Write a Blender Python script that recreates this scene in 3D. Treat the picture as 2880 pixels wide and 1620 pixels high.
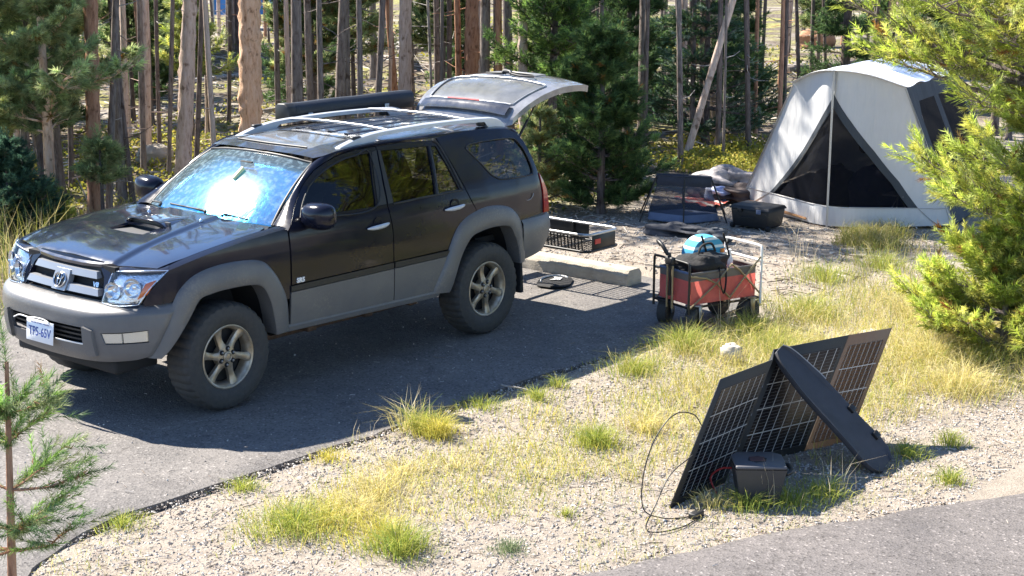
import bpy, bmesh, math, random
import numpy as np
from mathutils import Vector, Matrix

random.seed(7)
rng = np.random.default_rng(11)
PI = math.pi
for o in list(bpy.data.objects):
    bpy.data.objects.remove(o)
SC = bpy.context.scene
COL = SC.collection

# ------------------------------------------------------------ camera, sky, sun, exposure
# world frame: the front axle of the car at the origin, +x towards its nose, +y to its left side, z up
CAM_POS = Vector((7.089, 9.344, 3.390))
YAW, PITCH, ROLL = math.radians(-140.314), math.radians(12.978), math.radians(0.196)
fw = Vector((math.cos(YAW) * math.cos(PITCH), math.sin(YAW) * math.cos(PITCH), -math.sin(PITCH)))
rt = fw.cross(Vector((0, 0, 1))).normalized()
up = rt.cross(fw)
rt, up = rt * math.cos(ROLL) + up * math.sin(ROLL), up * math.cos(ROLL) - rt * math.sin(ROLL)
cam_data = bpy.data.cameras.new('camera')
cam_data.sensor_width = 36
cam_data.lens = 56.446
cam_data.clip_end = 2000
cam = bpy.data.objects.new('camera', cam_data)
COL.objects.link(cam)
cam.matrix_world = Matrix(((rt.x, up.x, -fw.x, CAM_POS.x), (rt.y, up.y, -fw.y, CAM_POS.y),
                           (rt.z, up.z, -fw.z, CAM_POS.z), (0, 0, 0, 1)))
SC.camera = cam

SUN = Vector((0.08, -0.90, 1.0)).normalized()
world = bpy.data.worlds.new('World')
SC.world = world
world.use_nodes = True
wn = world.node_tree.nodes
sky = wn.new('ShaderNodeTexSky')
sky.sky_type = 'NISHITA'
sky.sun_disc = False
sky.sun_elevation = math.asin(SUN.z)
sky.sun_rotation = math.atan2(SUN.x, SUN.y)
sky.altitude = 1800
sky.air_density = 1.0
sky.dust_density = 0.1
sky.ozone_density = 4.0
wn['Background'].inputs['Strength'].default_value = 0.095
world.node_tree.links.new(sky.outputs[0], wn['Background'].inputs['Color'])

sun_data = bpy.data.lights.new('sun', 'SUN')
sun_data.energy = 5.0
sun_data.angle = math.radians(0.53)
sun_data.color = (1.0, 0.93, 0.82)
sun = bpy.data.objects.new('sun', sun_data)
COL.objects.link(sun)
sun.rotation_euler = (-SUN).to_track_quat('-Z', 'Y').to_euler()

vs = SC.view_settings
vs.view_transform = 'Standard'
vs.look = 'None'
vs.exposure = 1.72
vs.gamma = 1.0
vs.use_curve_mapping = False
SC.cycles.max_bounces = 8
SC.cycles.transparent_max_bounces = 12
SC.cycles.sample_clamp_indirect = 6

# ------------------------------------------------------------ helpers
def mat(name, col, rough=0.6, metal=0.0, spec=0.5, noise=None, bump=None, coat=0.0, col2=None, attr=False,
        transl=0.0, extra=None):
    m = bpy.data.materials.new(name)
    m.use_nodes = True
    nt = m.node_tree
    N, L = nt.nodes, nt.links
    b = N['Principled BSDF']
    b.inputs['Base Color'].default_value = (*col, 1)
    b.inputs['Roughness'].default_value = rough
    b.inputs['Metallic'].default_value = metal
    b.inputs['Specular IOR Level'].default_value = spec
    b.inputs['Coat Weight'].default_value = coat
    b.inputs['Coat Roughness'].default_value = 0.05
    tc = N.new('ShaderNodeTexCoord')
    src = None
    if attr:
        a = N.new('ShaderNodeAttribute')
        a.attribute_name = 'col'
        src = a.outputs['Color']
    if noise:
        sc, amt = noise
        n = N.new('ShaderNodeTexNoise')
        n.inputs['Scale'].default_value = sc
        n.inputs['Detail'].default_value = 6
        n.inputs['Roughness'].default_value = 0.62
        L.new(tc.outputs['Object'], n.inputs['Vector'])
        mr = N.new('ShaderNodeMapRange')
        mr.inputs['From Min'].default_value = 0.3
        mr.inputs['From Max'].default_value = 0.7
        L.new(n.outputs['Fac'], mr.inputs['Value'])
        mix = N.new('ShaderNodeMix')
        mix.data_type = 'RGBA'
        L.new(mr.outputs['Result'], mix.inputs['Factor'])
        c2 = col2 if col2 else tuple(c * (1 - amt) for c in col)
        mix.inputs['A'].default_value = (*c2, 1)
        mix.inputs['B'].default_value = (*col, 1)
        if src is not None:
            mr.inputs['To Min'].default_value = 1 - amt
            mr.inputs['To Max'].default_value = 1.0
            vm = N.new('ShaderNodeVectorMath')
            vm.operation = 'SCALE'
            L.new(src, vm.inputs[0])
            L.new(mr.outputs['Result'], vm.inputs['Scale'])
            src = vm.outputs[0]
        else:
            src = mix.outputs['Result']
    if src is not None:
        L.new(src, b.inputs['Base Color'])
    if bump:
        sc, st = bump
        n2 = N.new('ShaderNodeTexNoise')
        n2.inputs['Scale'].default_value = sc
        n2.inputs['Detail'].default_value = 5
        L.new(tc.outputs['Object'], n2.inputs['Vector'])
        bp = N.new('ShaderNodeBump')
        bp.inputs['Strength'].default_value = st
        bp.inputs['Distance'].default_value = 0.02
        L.new(n2.outputs['Fac'], bp.inputs['Height'])
        L.new(bp.outputs['Normal'], b.inputs['Normal'])
    if transl > 0:
        tr = N.new('ShaderNodeBsdfTranslucent')
        if src is not None:
            L.new(src, tr.inputs['Color'])
        else:
            tr.inputs['Color'].default_value = (*col, 1)
        ms = N.new('ShaderNodeMixShader')
        ms.inputs[0].default_value = transl
        L.new(b.outputs[0], ms.inputs[1])
        L.new(tr.outputs[0], ms.inputs[2])
        L.new(ms.outputs[0], N['Material Output'].inputs['Surface'])
    if extra:
        extra(nt, b, tc)
    return m


def glass(name, tint, clear, rough=0.02, ior=1.5):
    """a thin pane: mirror reflection by Fresnel over a tinted see-through sheet"""
    m = bpy.data.materials.new(name)
    m.use_nodes = True
    nt = m.node_tree
    N, L = nt.nodes, nt.links
    N.remove(N['Principled BSDF'])
    tr = N.new('ShaderNodeBsdfTransparent')
    tr.inputs['Color'].default_value = (*[t * clear for t in tint], 1)
    gl = N.new('ShaderNodeBsdfGlossy')
    gl.inputs['Roughness'].default_value = rough
    lw = N.new('ShaderNodeLayerWeight')
    lw.inputs['Blend'].default_value = 0.5
    pw = N.new('ShaderNodeMath')
    pw.operation = 'POWER'
    pw.inputs[1].default_value = 5.0
    L.new(lw.outputs['Facing'], pw.inputs[0])
    mr = N.new('ShaderNodeMapRange')
    mr.inputs['To Min'].default_value = ((ior - 1) / (ior + 1)) ** 2
    L.new(pw.outputs[0], mr.inputs['Value'])
    ms = N.new('ShaderNodeMixShader')
    L.new(mr.outputs[0], ms.inputs[0])
    L.new(tr.outputs[0], ms.inputs[1])
    L.new(gl.outputs[0], ms.inputs[2])
    L.new(ms.outputs[0], N['Material Output'].inputs['Surface'])
    return m


def tag(o, label=None, cat=None, group=None, kind=None):
    if label: o['label'] = label
    if cat: o['category'] = cat
    if group: o['group'] = group
    if kind: o['kind'] = kind
    return o


def empty(name, loc=(0, 0, 0), rz=0.0):
    o = bpy.data.objects.new(name, None)
    o.empty_display_size = 0.1
    COL.objects.link(o)
    o.location = loc
    o.rotation_euler = (0, 0, rz)
    return o


def link(name, me, m=None, parent=None):
    o = bpy.data.objects.new(name, me)
    COL.objects.link(o)
    if m is not None:
        me.materials.append(m)
    if parent is not None:
        o.parent = parent
    return o


def copy_tree(o, parent=None):
    c = o.copy()
    COL.objects.link(c)
    c.parent = parent
    for ch in list(o.children):
        copy_tree(ch, c)
    return c


def np_mesh(name, V, T, cols=None, smooth=False):
    """fast mesh from numpy arrays; T is (n,3) or (n,4)"""
    V = np.asarray(V, np.float32)
    T = np.asarray(T, np.int32)
    me = bpy.data.meshes.new(name)
    me.vertices.add(len(V))
    me.vertices.foreach_set('co', V.ravel())
    k = T.shape[1]
    me.loops.add(T.size)
    me.loops.foreach_set('vertex_index', T.ravel())
    me.polygons.add(len(T))
    me.polygons.foreach_set('loop_start', np.arange(0, T.size, k, dtype=np.int32))
    me.polygons.foreach_set('use_smooth', np.full(len(T), smooth))
    if cols is not None:
        a = me.color_attributes.new('col', 'FLOAT_COLOR', 'POINT')
        c4 = np.ones((len(V), 4), np.float32)
        c4[:, :3] = cols
        a.data.foreach_set('color', c4.ravel())
    me.update()
    me.validate()
    return me


def rotm(rx=0, ry=0, rz=0):
    return (Matrix.Rotation(rz, 3, 'Z') @ Matrix.Rotation(ry, 3, 'Y') @ Matrix.Rotation(rx, 3, 'X'))


class MB:
    """collects shapes, builds one mesh object"""
    def __init__(s):
        s.v, s.f = [], []

    def add(s, V, F):
        n = len(s.v)
        s.v += [tuple(p) for p in V]
        s.f += [tuple(i + n for i in f) for f in F]
        return s

    def box(s, c, d, R=None):
        P = [Vector((x * d[0] / 2, y * d[1] / 2, z * d[2] / 2)) for x in (-1, 1) for y in (-1, 1) for z in (-1, 1)]
        if R is not None: P = [R @ p for p in P]
        c = Vector(c)
        return s.add([p + c for p in P], [(0, 1, 3, 2), (4, 6, 7, 5), (0, 4, 5, 1), (2, 3, 7, 6), (0, 2, 6, 4), (1, 5, 7, 3)])

    def hexa(s, P):
        """eight corners: bottom four then top four, both in ring order"""
        return s.add(P, [(3, 2, 1, 0), (4, 5, 6, 7), (0, 1, 5, 4), (1, 2, 6, 5), (2, 3, 7, 6), (3, 0, 4, 7)])

    def tube(s, P, r, seg=8, cap=True, flat=1.0):
        P = [Vector(p) for p in P]
        n = len(P)
        rr = [r] * n if not hasattr(r, '__len__') else list(r)
        V = []
        ref = None
        for i in range(n):
            t = (P[min(i + 1, n - 1)] - P[max(i - 1, 0)])
            t = t.normalized() if t.length > 1e-9 else Vector((0, 0, 1))
            if ref is None:
                a = Vector((0, 0, 1)) if abs(t.z) < 0.9 else Vector((1, 0, 0))
                ref = (a - t * a.dot(t)).normalized()
            else:
                ref = (ref - t * ref.dot(t)).normalized()
            b = t.cross(ref)
            for k in range(seg):
                q = 2 * PI * k / seg
                V.append(P[i] + ref * (math.cos(q) * rr[i]) + b * (math.sin(q) * rr[i] * flat))
        F = []
        for i in range(n - 1):
            for k in range(seg):
                k2 = (k + 1) % seg
                F.append((i * seg + k, i * seg + k2, (i + 1) * seg + k2, (i + 1) * seg + k))
        if cap:
            F.append(tuple(range(seg - 1, -1, -1)))
            F.append(tuple((n - 1) * seg + k for k in range(seg)))
        return s.add(V, F)

    def grid(s, G, cu=False, cv=False):
        nu, nv = len(G), len(G[0])
        V = [p for row in G for p in row]
        F = []
        for i in range(nu if cu else nu - 1):
            for j in range(nv if cv else nv - 1):
                i2, j2 = (i + 1) % nu, (j + 1) % nv
                F.append((i * nv + j, i2 * nv + j, i2 * nv + j2, i * nv + j2))
        return s.add(V, F)

    def prism(s, poly, off):
        n = len(poly)
        P = [Vector(p) for p in poly]
        off = Vector(off)
        F = [tuple(range(n - 1, -1, -1)), tuple(range(n, 2 * n))]
        F += [(i, (i + 1) % n, n + (i + 1) % n, n + i) for i in range(n)]
        return s.add(P + [p + off for p in P], F)

    def lathe(s, prof, seg=32, axis='y', c=(0, 0, 0)):
        """prof: list of (radius, along)"""
        G = []
        for r, a in prof:
            row = []
            for k in range(seg):
                q = 2 * PI * k / seg
                x, z = r * math.cos(q), r * math.sin(q)
                p = {'y': (x, a, z), 'z': (x, z, a), 'x': (a, x, z)}[axis]
                row.append((p[0] + c[0], p[1] + c[1], p[2] + c[2]))
            G.append(row)
        return s.grid(G, cv=True)

    def build(s, name, m=None, parent=None, smooth=None, bevel=0, seg=2, mirror=False, recalc=True):
        me = bpy.data.meshes.new(name)
        V = s.v
        if mirror:
            V = [(p[0], -p[1], p[2]) for p in V]
        me.from_pydata(V, [], s.f)
        bm = bmesh.new()
        bm.from_mesh(me)
        bmesh.ops.remove_doubles(bm, verts=bm.verts, dist=1e-5)
        if recalc:
            bmesh.ops.recalc_face_normals(bm, faces=bm.faces)
        if bevel:
            es = [e for e in bm.edges if len(e.link_faces) == 2 and e.calc_face_angle(0) > math.radians(35)]
            bmesh.ops.bevel(bm, geom=es, offset=bevel, segments=seg, affect='EDGES', profile=0.5, clamp_overlap=True)
        bm.to_mesh(me)
        bm.free()
        if smooth is None and bevel: smooth = 50
        if smooth:
            me.shade_smooth()
            me.set_sharp_from_angle(angle=math.radians(smooth))
        return link(name, me, m, parent)


def text_mesh(name, s, size, M4, m, parent, depth=0.001, align='CENTER', sx=1.0, bold=0.0):
    cu = bpy.data.curves.new(name, 'FONT')
    cu.body = s
    cu.size = size
    cu.align_x = align
    cu.align_y = 'CENTER'
    cu.extrude = depth
    cu.offset = bold
    t = bpy.data.objects.new(name, cu)
    COL.objects.link(t)
    bpy.context.view_layer.update()
    me = bpy.data.meshes.new_from_object(t.evaluated_get(bpy.context.evaluated_depsgraph_get()))
    bpy.data.objects.remove(t)
    me.transform(M4 @ Matrix.Diagonal((sx, 1, 1, 1)))
    me.materials.clear()
    return link(name, me, m, parent)


def frame4(o, ex, ey):
    ex = Vector(ex).normalized()
    ey = Vector(ey)
    ey = (ey - ex * ey.dot(ex)).normalized()
    ez = ex.cross(ey)
    return Matrix(((ex.x, ey.x, ez.x, o[0]), (ex.y, ey.y, ez.y, o[1]), (ex.z, ey.z, ez.z, o[2]), (0, 0, 0, 1)))


def crom(P, n):
    """Catmull-Rom resample of a polyline to n points, even in length"""
    P = np.asarray(P, float)
    Q = np.vstack([2 * P[0] - P[1], P, 2 * P[-1] - P[-2]])
    out = []
    for i in range(1, len(Q) - 2):
        for t in np.linspace(0, 1, 12, endpoint=False):
            a, b, c, d = Q[i - 1], Q[i], Q[i + 1], Q[i + 2]
            out.append(0.5 * (2 * b + (c - a) * t + (2 * a - 5 * b + 4 * c - d) * t ** 2 + (3 * b - a - 3 * c + d) * t ** 3))
    out.append(P[-1])
    out = np.array(out)
    d = np.r_[0, np.cumsum(np.linalg.norm(np.diff(out, axis=0), axis=1))]
    s = np.linspace(0, d[-1], n)
    return np.stack([np.interp(s, d, out[:, k]) for k in range(out.shape[1])], -1)


def smooth_interp(xs, ys, w=0.03):
    """linear interpolation rounded off over a width w"""
    xs, ys = np.asarray(xs, float), np.asarray(ys, float)
    lo, hi = xs[0] - 0.5, xs[-1] + 0.5
    g = np.linspace(lo, hi, 2001)
    sl0, sl1 = (ys[1] - ys[0]) / (xs[1] - xs[0]), (ys[-1] - ys[-2]) / (xs[-1] - xs[-2])
    v = np.interp(g, xs, ys)
    v = np.where(g < xs[0], ys[0] + sl0 * (g - xs[0]), v)
    v = np.where(g > xs[-1], ys[-1] + sl1 * (g - xs[-1]), v)
    k = max(1, int(w / (g[1] - g[0])))
    for _ in range(2):
        c = np.cumsum(np.r_[np.full(k, v[0]), v, np.full(k, v[-1])])
        v = (c[2 * k:] - c[:-2 * k])[:len(g)] / (2 * k)
    return lambda x: np.interp(x, g, v)


def in_poly(P, x, y):
    P = np.asarray(P)
    r = np.zeros(x.shape, bool)
    n = len(P)
    for i in range(n):
        x1, y1 = P[i]
        x2, y2 = P[(i + 1) % n]
        c = ((y1 > y) != (y2 > y))
        with np.errstate(divide='ignore', invalid='ignore'):
            xi = (x2 - x1) * (y - y1) / (y2 - y1 + 1e-30) + x1
        r ^= c & (x < xi)
    return r


def near_on(P, q):
    """nearest point on a closed outline, for each row of q"""
    P = np.asarray(P, float)
    A, B = P, np.roll(P, -1, 0)
    best = np.full(len(q), 1e9)
    out = q.copy()
    for a, b in zip(A, B):
        d = b - a
        t = np.clip(((q - a) @ d) / (d @ d + 1e-12), 0, 1)
        p = a + t[:, None] * d
        e = np.linalg.norm(p - q, axis=1)
        k = e < best
        best[k] = e[k]
        out[k] = p[k]
    return out, best


def panel(outer, holes, fn, res=0.014, rim=None, mb=None):
    """a sheet cut to an outline with openings; fn maps (u, v) arrays to xyz; rim folds the edges back by that vector"""
    outer = np.asarray(outer, float)
    holes = [np.asarray(h, float) for h in holes]
    lo, hi = outer.min(0) - res, outer.max(0) + res
    nu, nv = int((hi[0] - lo[0]) / res) + 2, int((hi[1] - lo[1]) / res) + 2
    U, Vv = np.meshgrid(lo[0] + np.arange(nu) * res, lo[1] + np.arange(nv) * res, indexing='ij')
    cu, cv = U[:-1, :-1] + res / 2, Vv[:-1, :-1] + res / 2
    keep = in_poly(outer, cu, cv)
    for h in holes:
        keep &= ~in_poly(h, cu, cv)
    idx = np.arange(nu * nv).reshape(nu, nv)
    a, b, c, d = idx[:-1, :-1][keep], idx[1:, :-1][keep], idx[1:, 1:][keep], idx[:-1, 1:][keep]
    F = np.stack([a, b, c, d], -1)
    cnt = np.zeros(nu * nv, int)
    np.add.at(cnt, F.ravel(), 1)
    q = np.stack([U.ravel(), Vv.ravel()], -1)
    bd = np.where((cnt > 0) & (cnt < 4))[0]
    if len(bd):
        pts, best = near_on(outer, q[bd])
        for h in holes:
            p2, b2 = near_on(h, q[bd])
            k = b2 < best
            pts[k] = p2[k]
            best[k] = b2[k]
        q[bd] = pts
        for o in [outer] + holes:                      # keep true corners
            for i in range(len(o)):
                e1, e2 = o[i] - o[i - 1], o[(i + 1) % len(o)] - o[i]
                cs = (e1 @ e2) / (np.linalg.norm(e1) * np.linalg.norm(e2) + 1e-9)
                if cs < 0.9:
                    dd = np.linalg.norm(q[bd] - o[i], axis=1)
                    j = dd.argmin()
                    if dd[j] < 1.5 * res: q[bd[j]] = o[i]
    used = np.where(cnt > 0)[0]
    re = np.full(nu * nv, -1)
    re[used] = np.arange(len(used))
    F = re[F]
    X = fn(q[used, 0], q[used, 1])
    V = [tuple(p) for p in X]
    FL = [tuple(f) for f in F]
    if rim is not None:
        ec = {}
        for f in FL:
            for i in range(4):
                e = (f[i], f[(i + 1) % 4])
                ec[tuple(sorted(e))] = None if tuple(sorted(e)) in ec else e
        n = len(V)
        mp = {}
        for e in ec.values():
            if e is None or e[0] == e[1]: continue
            for k in e:
                if k not in mp:
                    mp[k] = len(V)
                    V.append(tuple(np.array(V[k]) + rim))
            FL.append((e[1], e[0], mp[e[0]], mp[e[1]]))
    mb = mb or MB()
    mb.add(V, FL)
    return mb

# ------------------------------------------------------------ materials
def dust_glare_film(amount, tint=(0.13, 0.125, 0.13)):
    """patchy pale film: dust on the sides, painted glare and sky sheen on top, rougher where it lies"""
    def ex(nt, b, tc):
        N, L = nt.nodes, nt.links
        n = N.new('ShaderNodeTexNoise')
        n.inputs['Scale'].default_value = 3.2
        n.inputs['Detail'].default_value = 8
        n.inputs['Roughness'].default_value = 0.7
        L.new(tc.outputs['Object'], n.inputs['Vector'])
        mr = N.new('ShaderNodeMapRange')
        mr.inputs['From Min'].default_value = 0.30
        mr.inputs['From Max'].default_value = 0.72
        mr.inputs['To Min'].default_value = amount * .35
        mr.inputs['To Max'].default_value = amount
        L.new(n.outputs['Fac'], mr.inputs['Value'])
        mx = N.new('ShaderNodeMix')
        mx.data_type = 'RGBA'
        mx.inputs['A'].default_value = b.inputs['Base Color'].default_value
        mx.inputs['B'].default_value = (*tint, 1)
        L.new(mr.outputs[0], mx.inputs['Factor'])
        L.new(mx.outputs['Result'], b.inputs['Base Color'])
        m2 = N.new('ShaderNodeMapRange')
        m2.inputs['From Min'].default_value = 0.3
        m2.inputs['From Max'].default_value = 0.8
        m2.inputs['To Min'].default_value = 0.08
        m2.inputs['To Max'].default_value = 0.30
        L.new(n.outputs['Fac'], m2.inputs['Value'])
        L.new(m2.outputs[0], b.inputs['Roughness'])
    return ex


M = {}
M['paint'] = mat('black_paint', (0.0065, 0.0075, 0.0165), 0.2, spec=0.22, coat=0.16, extra=dust_glare_film(.025, (.11, .115, .14)))
M['paint_bonnet'] = mat('black_paint_bonnet', (0.008, 0.011, 0.026), 0.2, spec=0.9, coat=1.0, extra=dust_glare_film(.05, (.10, .13, .19)))  # bluish film paints a sky sheen onto the bonnet
M['paint_roof'] = mat('black_paint_roof', (0.006, 0.0065, 0.011), 0.2, spec=0.6, coat=0.6, extra=dust_glare_film(.16, (.30, .30, .31)))  # pale film stands in for glare on the roof
M['paint_hatch'] = mat('black_paint_hatch', (0.006, 0.0065, 0.011), 0.2, spec=0.7, coat=0.6, extra=dust_glare_film(.75, (.40, .40, .42)))  # heavy pale film stands in for sun glare on the hatch
def spatter(nt, b, tc):
    """dried mud flecks over the worn grey plastic"""
    N, L = nt.nodes, nt.links
    src = b.inputs['Base Color'].links[0].from_socket
    n = N.new('ShaderNodeTexNoise')
    n.inputs['Scale'].default_value = 70
    n.inputs['Detail'].default_value = 3
    L.new(tc.outputs['Object'], n.inputs['Vector'])
    n2 = N.new('ShaderNodeTexNoise')
    n2.inputs['Scale'].default_value = 2.2
    L.new(tc.outputs['Object'], n2.inputs['Vector'])
    ad = N.new('ShaderNodeMath')
    ad.operation = 'MULTIPLY'
    L.new(n.outputs['Fac'], ad.inputs[0])
    L.new(n2.outputs['Fac'], ad.inputs[1])
    mr = N.new('ShaderNodeMapRange')
    mr.inputs['From Min'].default_value = 0.28
    mr.inputs['From Max'].default_value = 0.40
    mr.inputs['To Max'].default_value = 0.45
    L.new(ad.outputs[0], mr.inputs['Value'])
    mx = N.new('ShaderNodeMix')
    mx.data_type = 'RGBA'
    L.new(src, mx.inputs['A'])
    mx.inputs['B'].default_value = (0.21, 0.185, 0.155, 1)
    L.new(mr.outputs[0], mx.inputs['Factor'])
    L.new(mx.outputs['Result'], b.inputs['Base Color'])


M['clad'] = mat('grey_cladding', (0.094, 0.095, 0.101), 0.42, spec=0.5, noise=(5, 0.25), col2=(.122, .120, .120), bump=(500, 0.08), extra=spatter)
M['black'] = mat('black_plastic', (0.018, 0.018, 0.019), 0.5, noise=(14, 0.4))
M['dark'] = mat('underbody_black', (0.010, 0.010, 0.011), 0.8)
M['rubber'] = mat('tyre_rubber', (0.030, 0.030, 0.031), 0.78, noise=(30, 0.35), col2=(0.05, 0.048, 0.045), bump=(120, 0.15))
M['alloy'] = mat('worn_alloy', (0.44, 0.39, 0.32), 0.40, metal=0.6, noise=(22, 0.5), col2=(0.30, 0.235, 0.16))
M['silver'] = mat('silver_rail', (0.50, 0.53, 0.58), 0.4, metal=0.25, noise=(8, 0.12))
M['grille'] = mat('grille_grey', (0.30, 0.31, 0.33), 0.33, metal=0.4)
M['chrome'] = mat('chrome', (0.75, 0.76, 0.78), 0.12, metal=1.0)
M['refl'] = mat('lamp_reflector', (0.72, 0.76, 0.82), 0.16, metal=0.9, bump=(60, 0.3))
M['amber'] = mat('amber_lens', (0.62, 0.13, 0.02), 0.15, coat=0.5)
M['red'] = mat('red_lens', (0.36, 0.018, 0.012), 0.15, coat=0.6)
M['foglens'] = mat('fog_lens', (0.60, 0.56, 0.48), 0.18, metal=0.3, coat=0.6, bump=(90, 0.2))
M['lens'] = glass('clear_lens', (1, 1, 1), 0.93, 0.03)
M['tint'] = glass('tinted_glass', (0.80, 0.9, 1.0), 0.10, 0.012, 1.62)
M['privacy'] = glass('privacy_glass', (0.80, 0.88, 1.0), 0.13, 0.012, 1.62)


def dust_sky_pane(nt, b, tc):  # dust film coloured cyan, tint blue: sky reflection put into the pane
    N, L = nt.nodes, nt.links
    b.inputs['Base Color'].default_value = (0.36, 0.54, 0.64, 1)
    b.inputs['Roughness'].default_value = 0.8
    tr = N.new('ShaderNodeBsdfTransparent')
    tr.inputs['Color'].default_value = (0.48, 0.82, 1.0, 1)
    g1 = N.new('ShaderNodeBsdfGlossy')
    g1.inputs['Roughness'].default_value = 0.16
    g2 = N.new('ShaderNodeBsdfGlossy')
    g2.inputs['Roughness'].default_value = 0.015
    n = N.new('ShaderNodeTexNoise')
    n.inputs['Scale'].default_value = 26
    n.inputs['Detail'].default_value = 5
    L.new(tc.outputs['Object'], n.inputs['Vector'])
    mr = N.new('ShaderNodeMapRange')
    mr.inputs['From Min'].default_value = 0.48
    mr.inputs['From Max'].default_value = 0.66
    mr.inputs['To Min'].default_value = 0.10
    mr.inputs['To Max'].default_value = 0.28
    L.new(n.outputs['Fac'], mr.inputs['Value'])
    m1 = N.new('ShaderNodeMixShader')
    L.new(mr.outputs[0], m1.inputs[0])
    L.new(tr.outputs[0], m1.inputs[1])
    L.new(b.outputs[0], m1.inputs[2])
    mg = N.new('ShaderNodeMixShader')
    mg.inputs[0].default_value = 0.5
    L.new(g1.outputs[0], mg.inputs[1])
    L.new(g2.outputs[0], mg.inputs[2])
    m2 = N.new('ShaderNodeMixShader')
    m2.inputs[0].default_value = 0.09
    L.new(m1.outputs[0], m2.inputs[1])
    L.new(mg.outputs[0], m2.inputs[2])
    L.new(m2.outputs[0], N['Material Output'].inputs['Surface'])


M['windscreen'] = mat('dusty_sky_windscreen', (0.4, 0.45, 0.5), 0.8, extra=dust_sky_pane)
M['foil'] = mat('sky_tinted_foil', (0.32, 0.64, 0.84), 0.11, metal=0.92, bump=(13, 0.24), noise=(10, 0.25))  # blue tone puts the reflected sky into the foil colour
M['seat'] = mat('seat_cloth', (0.05, 0.048, 0.045), 0.9)
M['hatchglass'] = mat('glare_pale_rear_glass', (0.17, 0.17, 0.165), 0.2, spec=0.7, coat=0.5, noise=(9, 0.4), bump=(25, 0.05))  # lighter glass colour stands in for glare
M['plate'] = mat('plate_white', (0.78, 0.79, 0.82), 0.4)
M['plateblue'] = mat('plate_blue', (0.03, 0.07, 0.28), 0.5)
M['white'] = mat('white_paint', (0.75, 0.75, 0.74), 0.5)
M['nut'] = mat('lug_steel', (0.35, 0.34, 0.33), 0.35, metal=0.9)
M['awning'] = mat('awning_vinyl', (0.016, 0.017, 0.022), 0.42, bump=(40, 0.15), noise=(6, 0.3))
M['rust'] = mat('rusty_frame', (0.09, 0.05, 0.03), 0.85, noise=(20, 0.6))


def ramp_mix(nt, fac, stops):
    r = nt.nodes.new('ShaderNodeValToRGB')
    e = r.color_ramp.elements
    e[0].position, e[0].color = stops[0][0], (*stops[0][1], 1)
    e[1].position, e[1].color = stops[-1][0], (*stops[-1][1], 1)
    for p, c in stops[1:-1]:
        k = e.new(p)
        k.color = (*c, 1)
    nt.links.new(fac, r.inputs['Fac'])
    return r.outputs['Color']


def tnoise(nt, vec, scale, detail=5, rough=.6):
    n = nt.nodes.new('ShaderNodeTexNoise')
    n.inputs['Scale'].default_value = scale
    n.inputs['Detail'].default_value = detail
    n.inputs['Roughness'].default_value = rough
    nt.links.new(vec, n.inputs['Vector'])
    return n.outputs['Fac']


def mixc(nt, f, a, b, mode='MIX'):
    m = nt.nodes.new('ShaderNodeMix')
    m.data_type = 'RGBA'
    m.blend_type = mode
    if isinstance(f, (int, float)): m.inputs['Factor'].default_value = f
    else: nt.links.new(f, m.inputs['Factor'])
    for k, c in (('A', a), ('B', b)):
        if isinstance(c, tuple): m.inputs[k].default_value = (*c, 1)
        else: nt.links.new(c, m.inputs[k])
    return m.outputs['Result']


def bump_to(nt, b, h, st, dist):
    bp_ = nt.nodes.new('ShaderNodeBump')
    bp_.inputs['Strength'].default_value = st
    bp_.inputs['Distance'].default_value = dist
    nt.links.new(h, bp_.inputs['Height'])
    nt.links.new(bp_.outputs[0], b.inputs['Normal'])


def asphalt_nodes(base, dark, light):
    def ex(nt, b, tc):
        v = tc.outputs['Object']
        vo = nt.nodes.new('ShaderNodeTexVoronoi')
        vo.inputs['Scale'].default_value = 75
        nt.links.new(v, vo.inputs['Vector'])
        sp = ramp_mix(nt, vo.outputs['Color'], [(.0, dark), (.45, base), (.8, base), (1., light)])
        big = ramp_mix(nt, tnoise(nt, v, 1.3, 6, .7), [(.3, (.62, .62, .63)), (.7, (1.1, 1.08, 1.05))])
        c1 = mixc(nt, 1.0, sp, big, 'MULTIPLY')
        st_ = ramp_mix(nt, tnoise(nt, v, 2.6, 3, .5), [(.60, (1, 1, 1)), (.68, (.72, .72, .73))])
        c1 = mixc(nt, 1.0, c1, st_, 'MULTIPLY')
        vc = nt.nodes.new('ShaderNodeTexVoronoi')
        vc.feature = 'DISTANCE_TO_EDGE'
        vc.inputs['Scale'].default_value = .55
        wv = nt.nodes.new('ShaderNodeVectorMath')
        wv.operation = 'ADD'
        nz = nt.nodes.new('ShaderNodeTexNoise')
        nz.inputs['Scale'].default_value = 3.0
        nt.links.new(v, nz.inputs['Vector'])
        sc3 = nt.nodes.new('ShaderNodeVectorMath')
        sc3.operation = 'SCALE'
        sc3.inputs['Scale'].default_value = .35
        nt.links.new(nz.outputs['Color'], sc3.inputs[0])
        nt.links.new(v, wv.inputs[0])
        nt.links.new(sc3.outputs[0], wv.inputs[1])
        nt.links.new(wv.outputs[0], vc.inputs['Vector'])
        ck = ramp_mix(nt, vc.outputs['Distance'], [(.0, (.72, .71, .70)), (.004, (1, 1, 1))])
        c1 = mixc(nt, 1.0, c1, ck, 'MULTIPLY')
        nt.links.new(c1, b.inputs['Base Color'])
        bump_to(nt, b, vo.outputs['Distance'], .55, .006)
    return ex


M['asphalt'] = mat('asphalt', (.1, .1, .1), .85, spec=.3, extra=asphalt_nodes((.180, .168, .160), (.075, .071, .069), (.38, .355, .335)))
M['road'] = mat('road_asphalt', (.1, .1, .1), .85, spec=.3, extra=asphalt_nodes((.150, .138, .136), (.06, .056, .056), (.36, .33, .32)))


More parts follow.
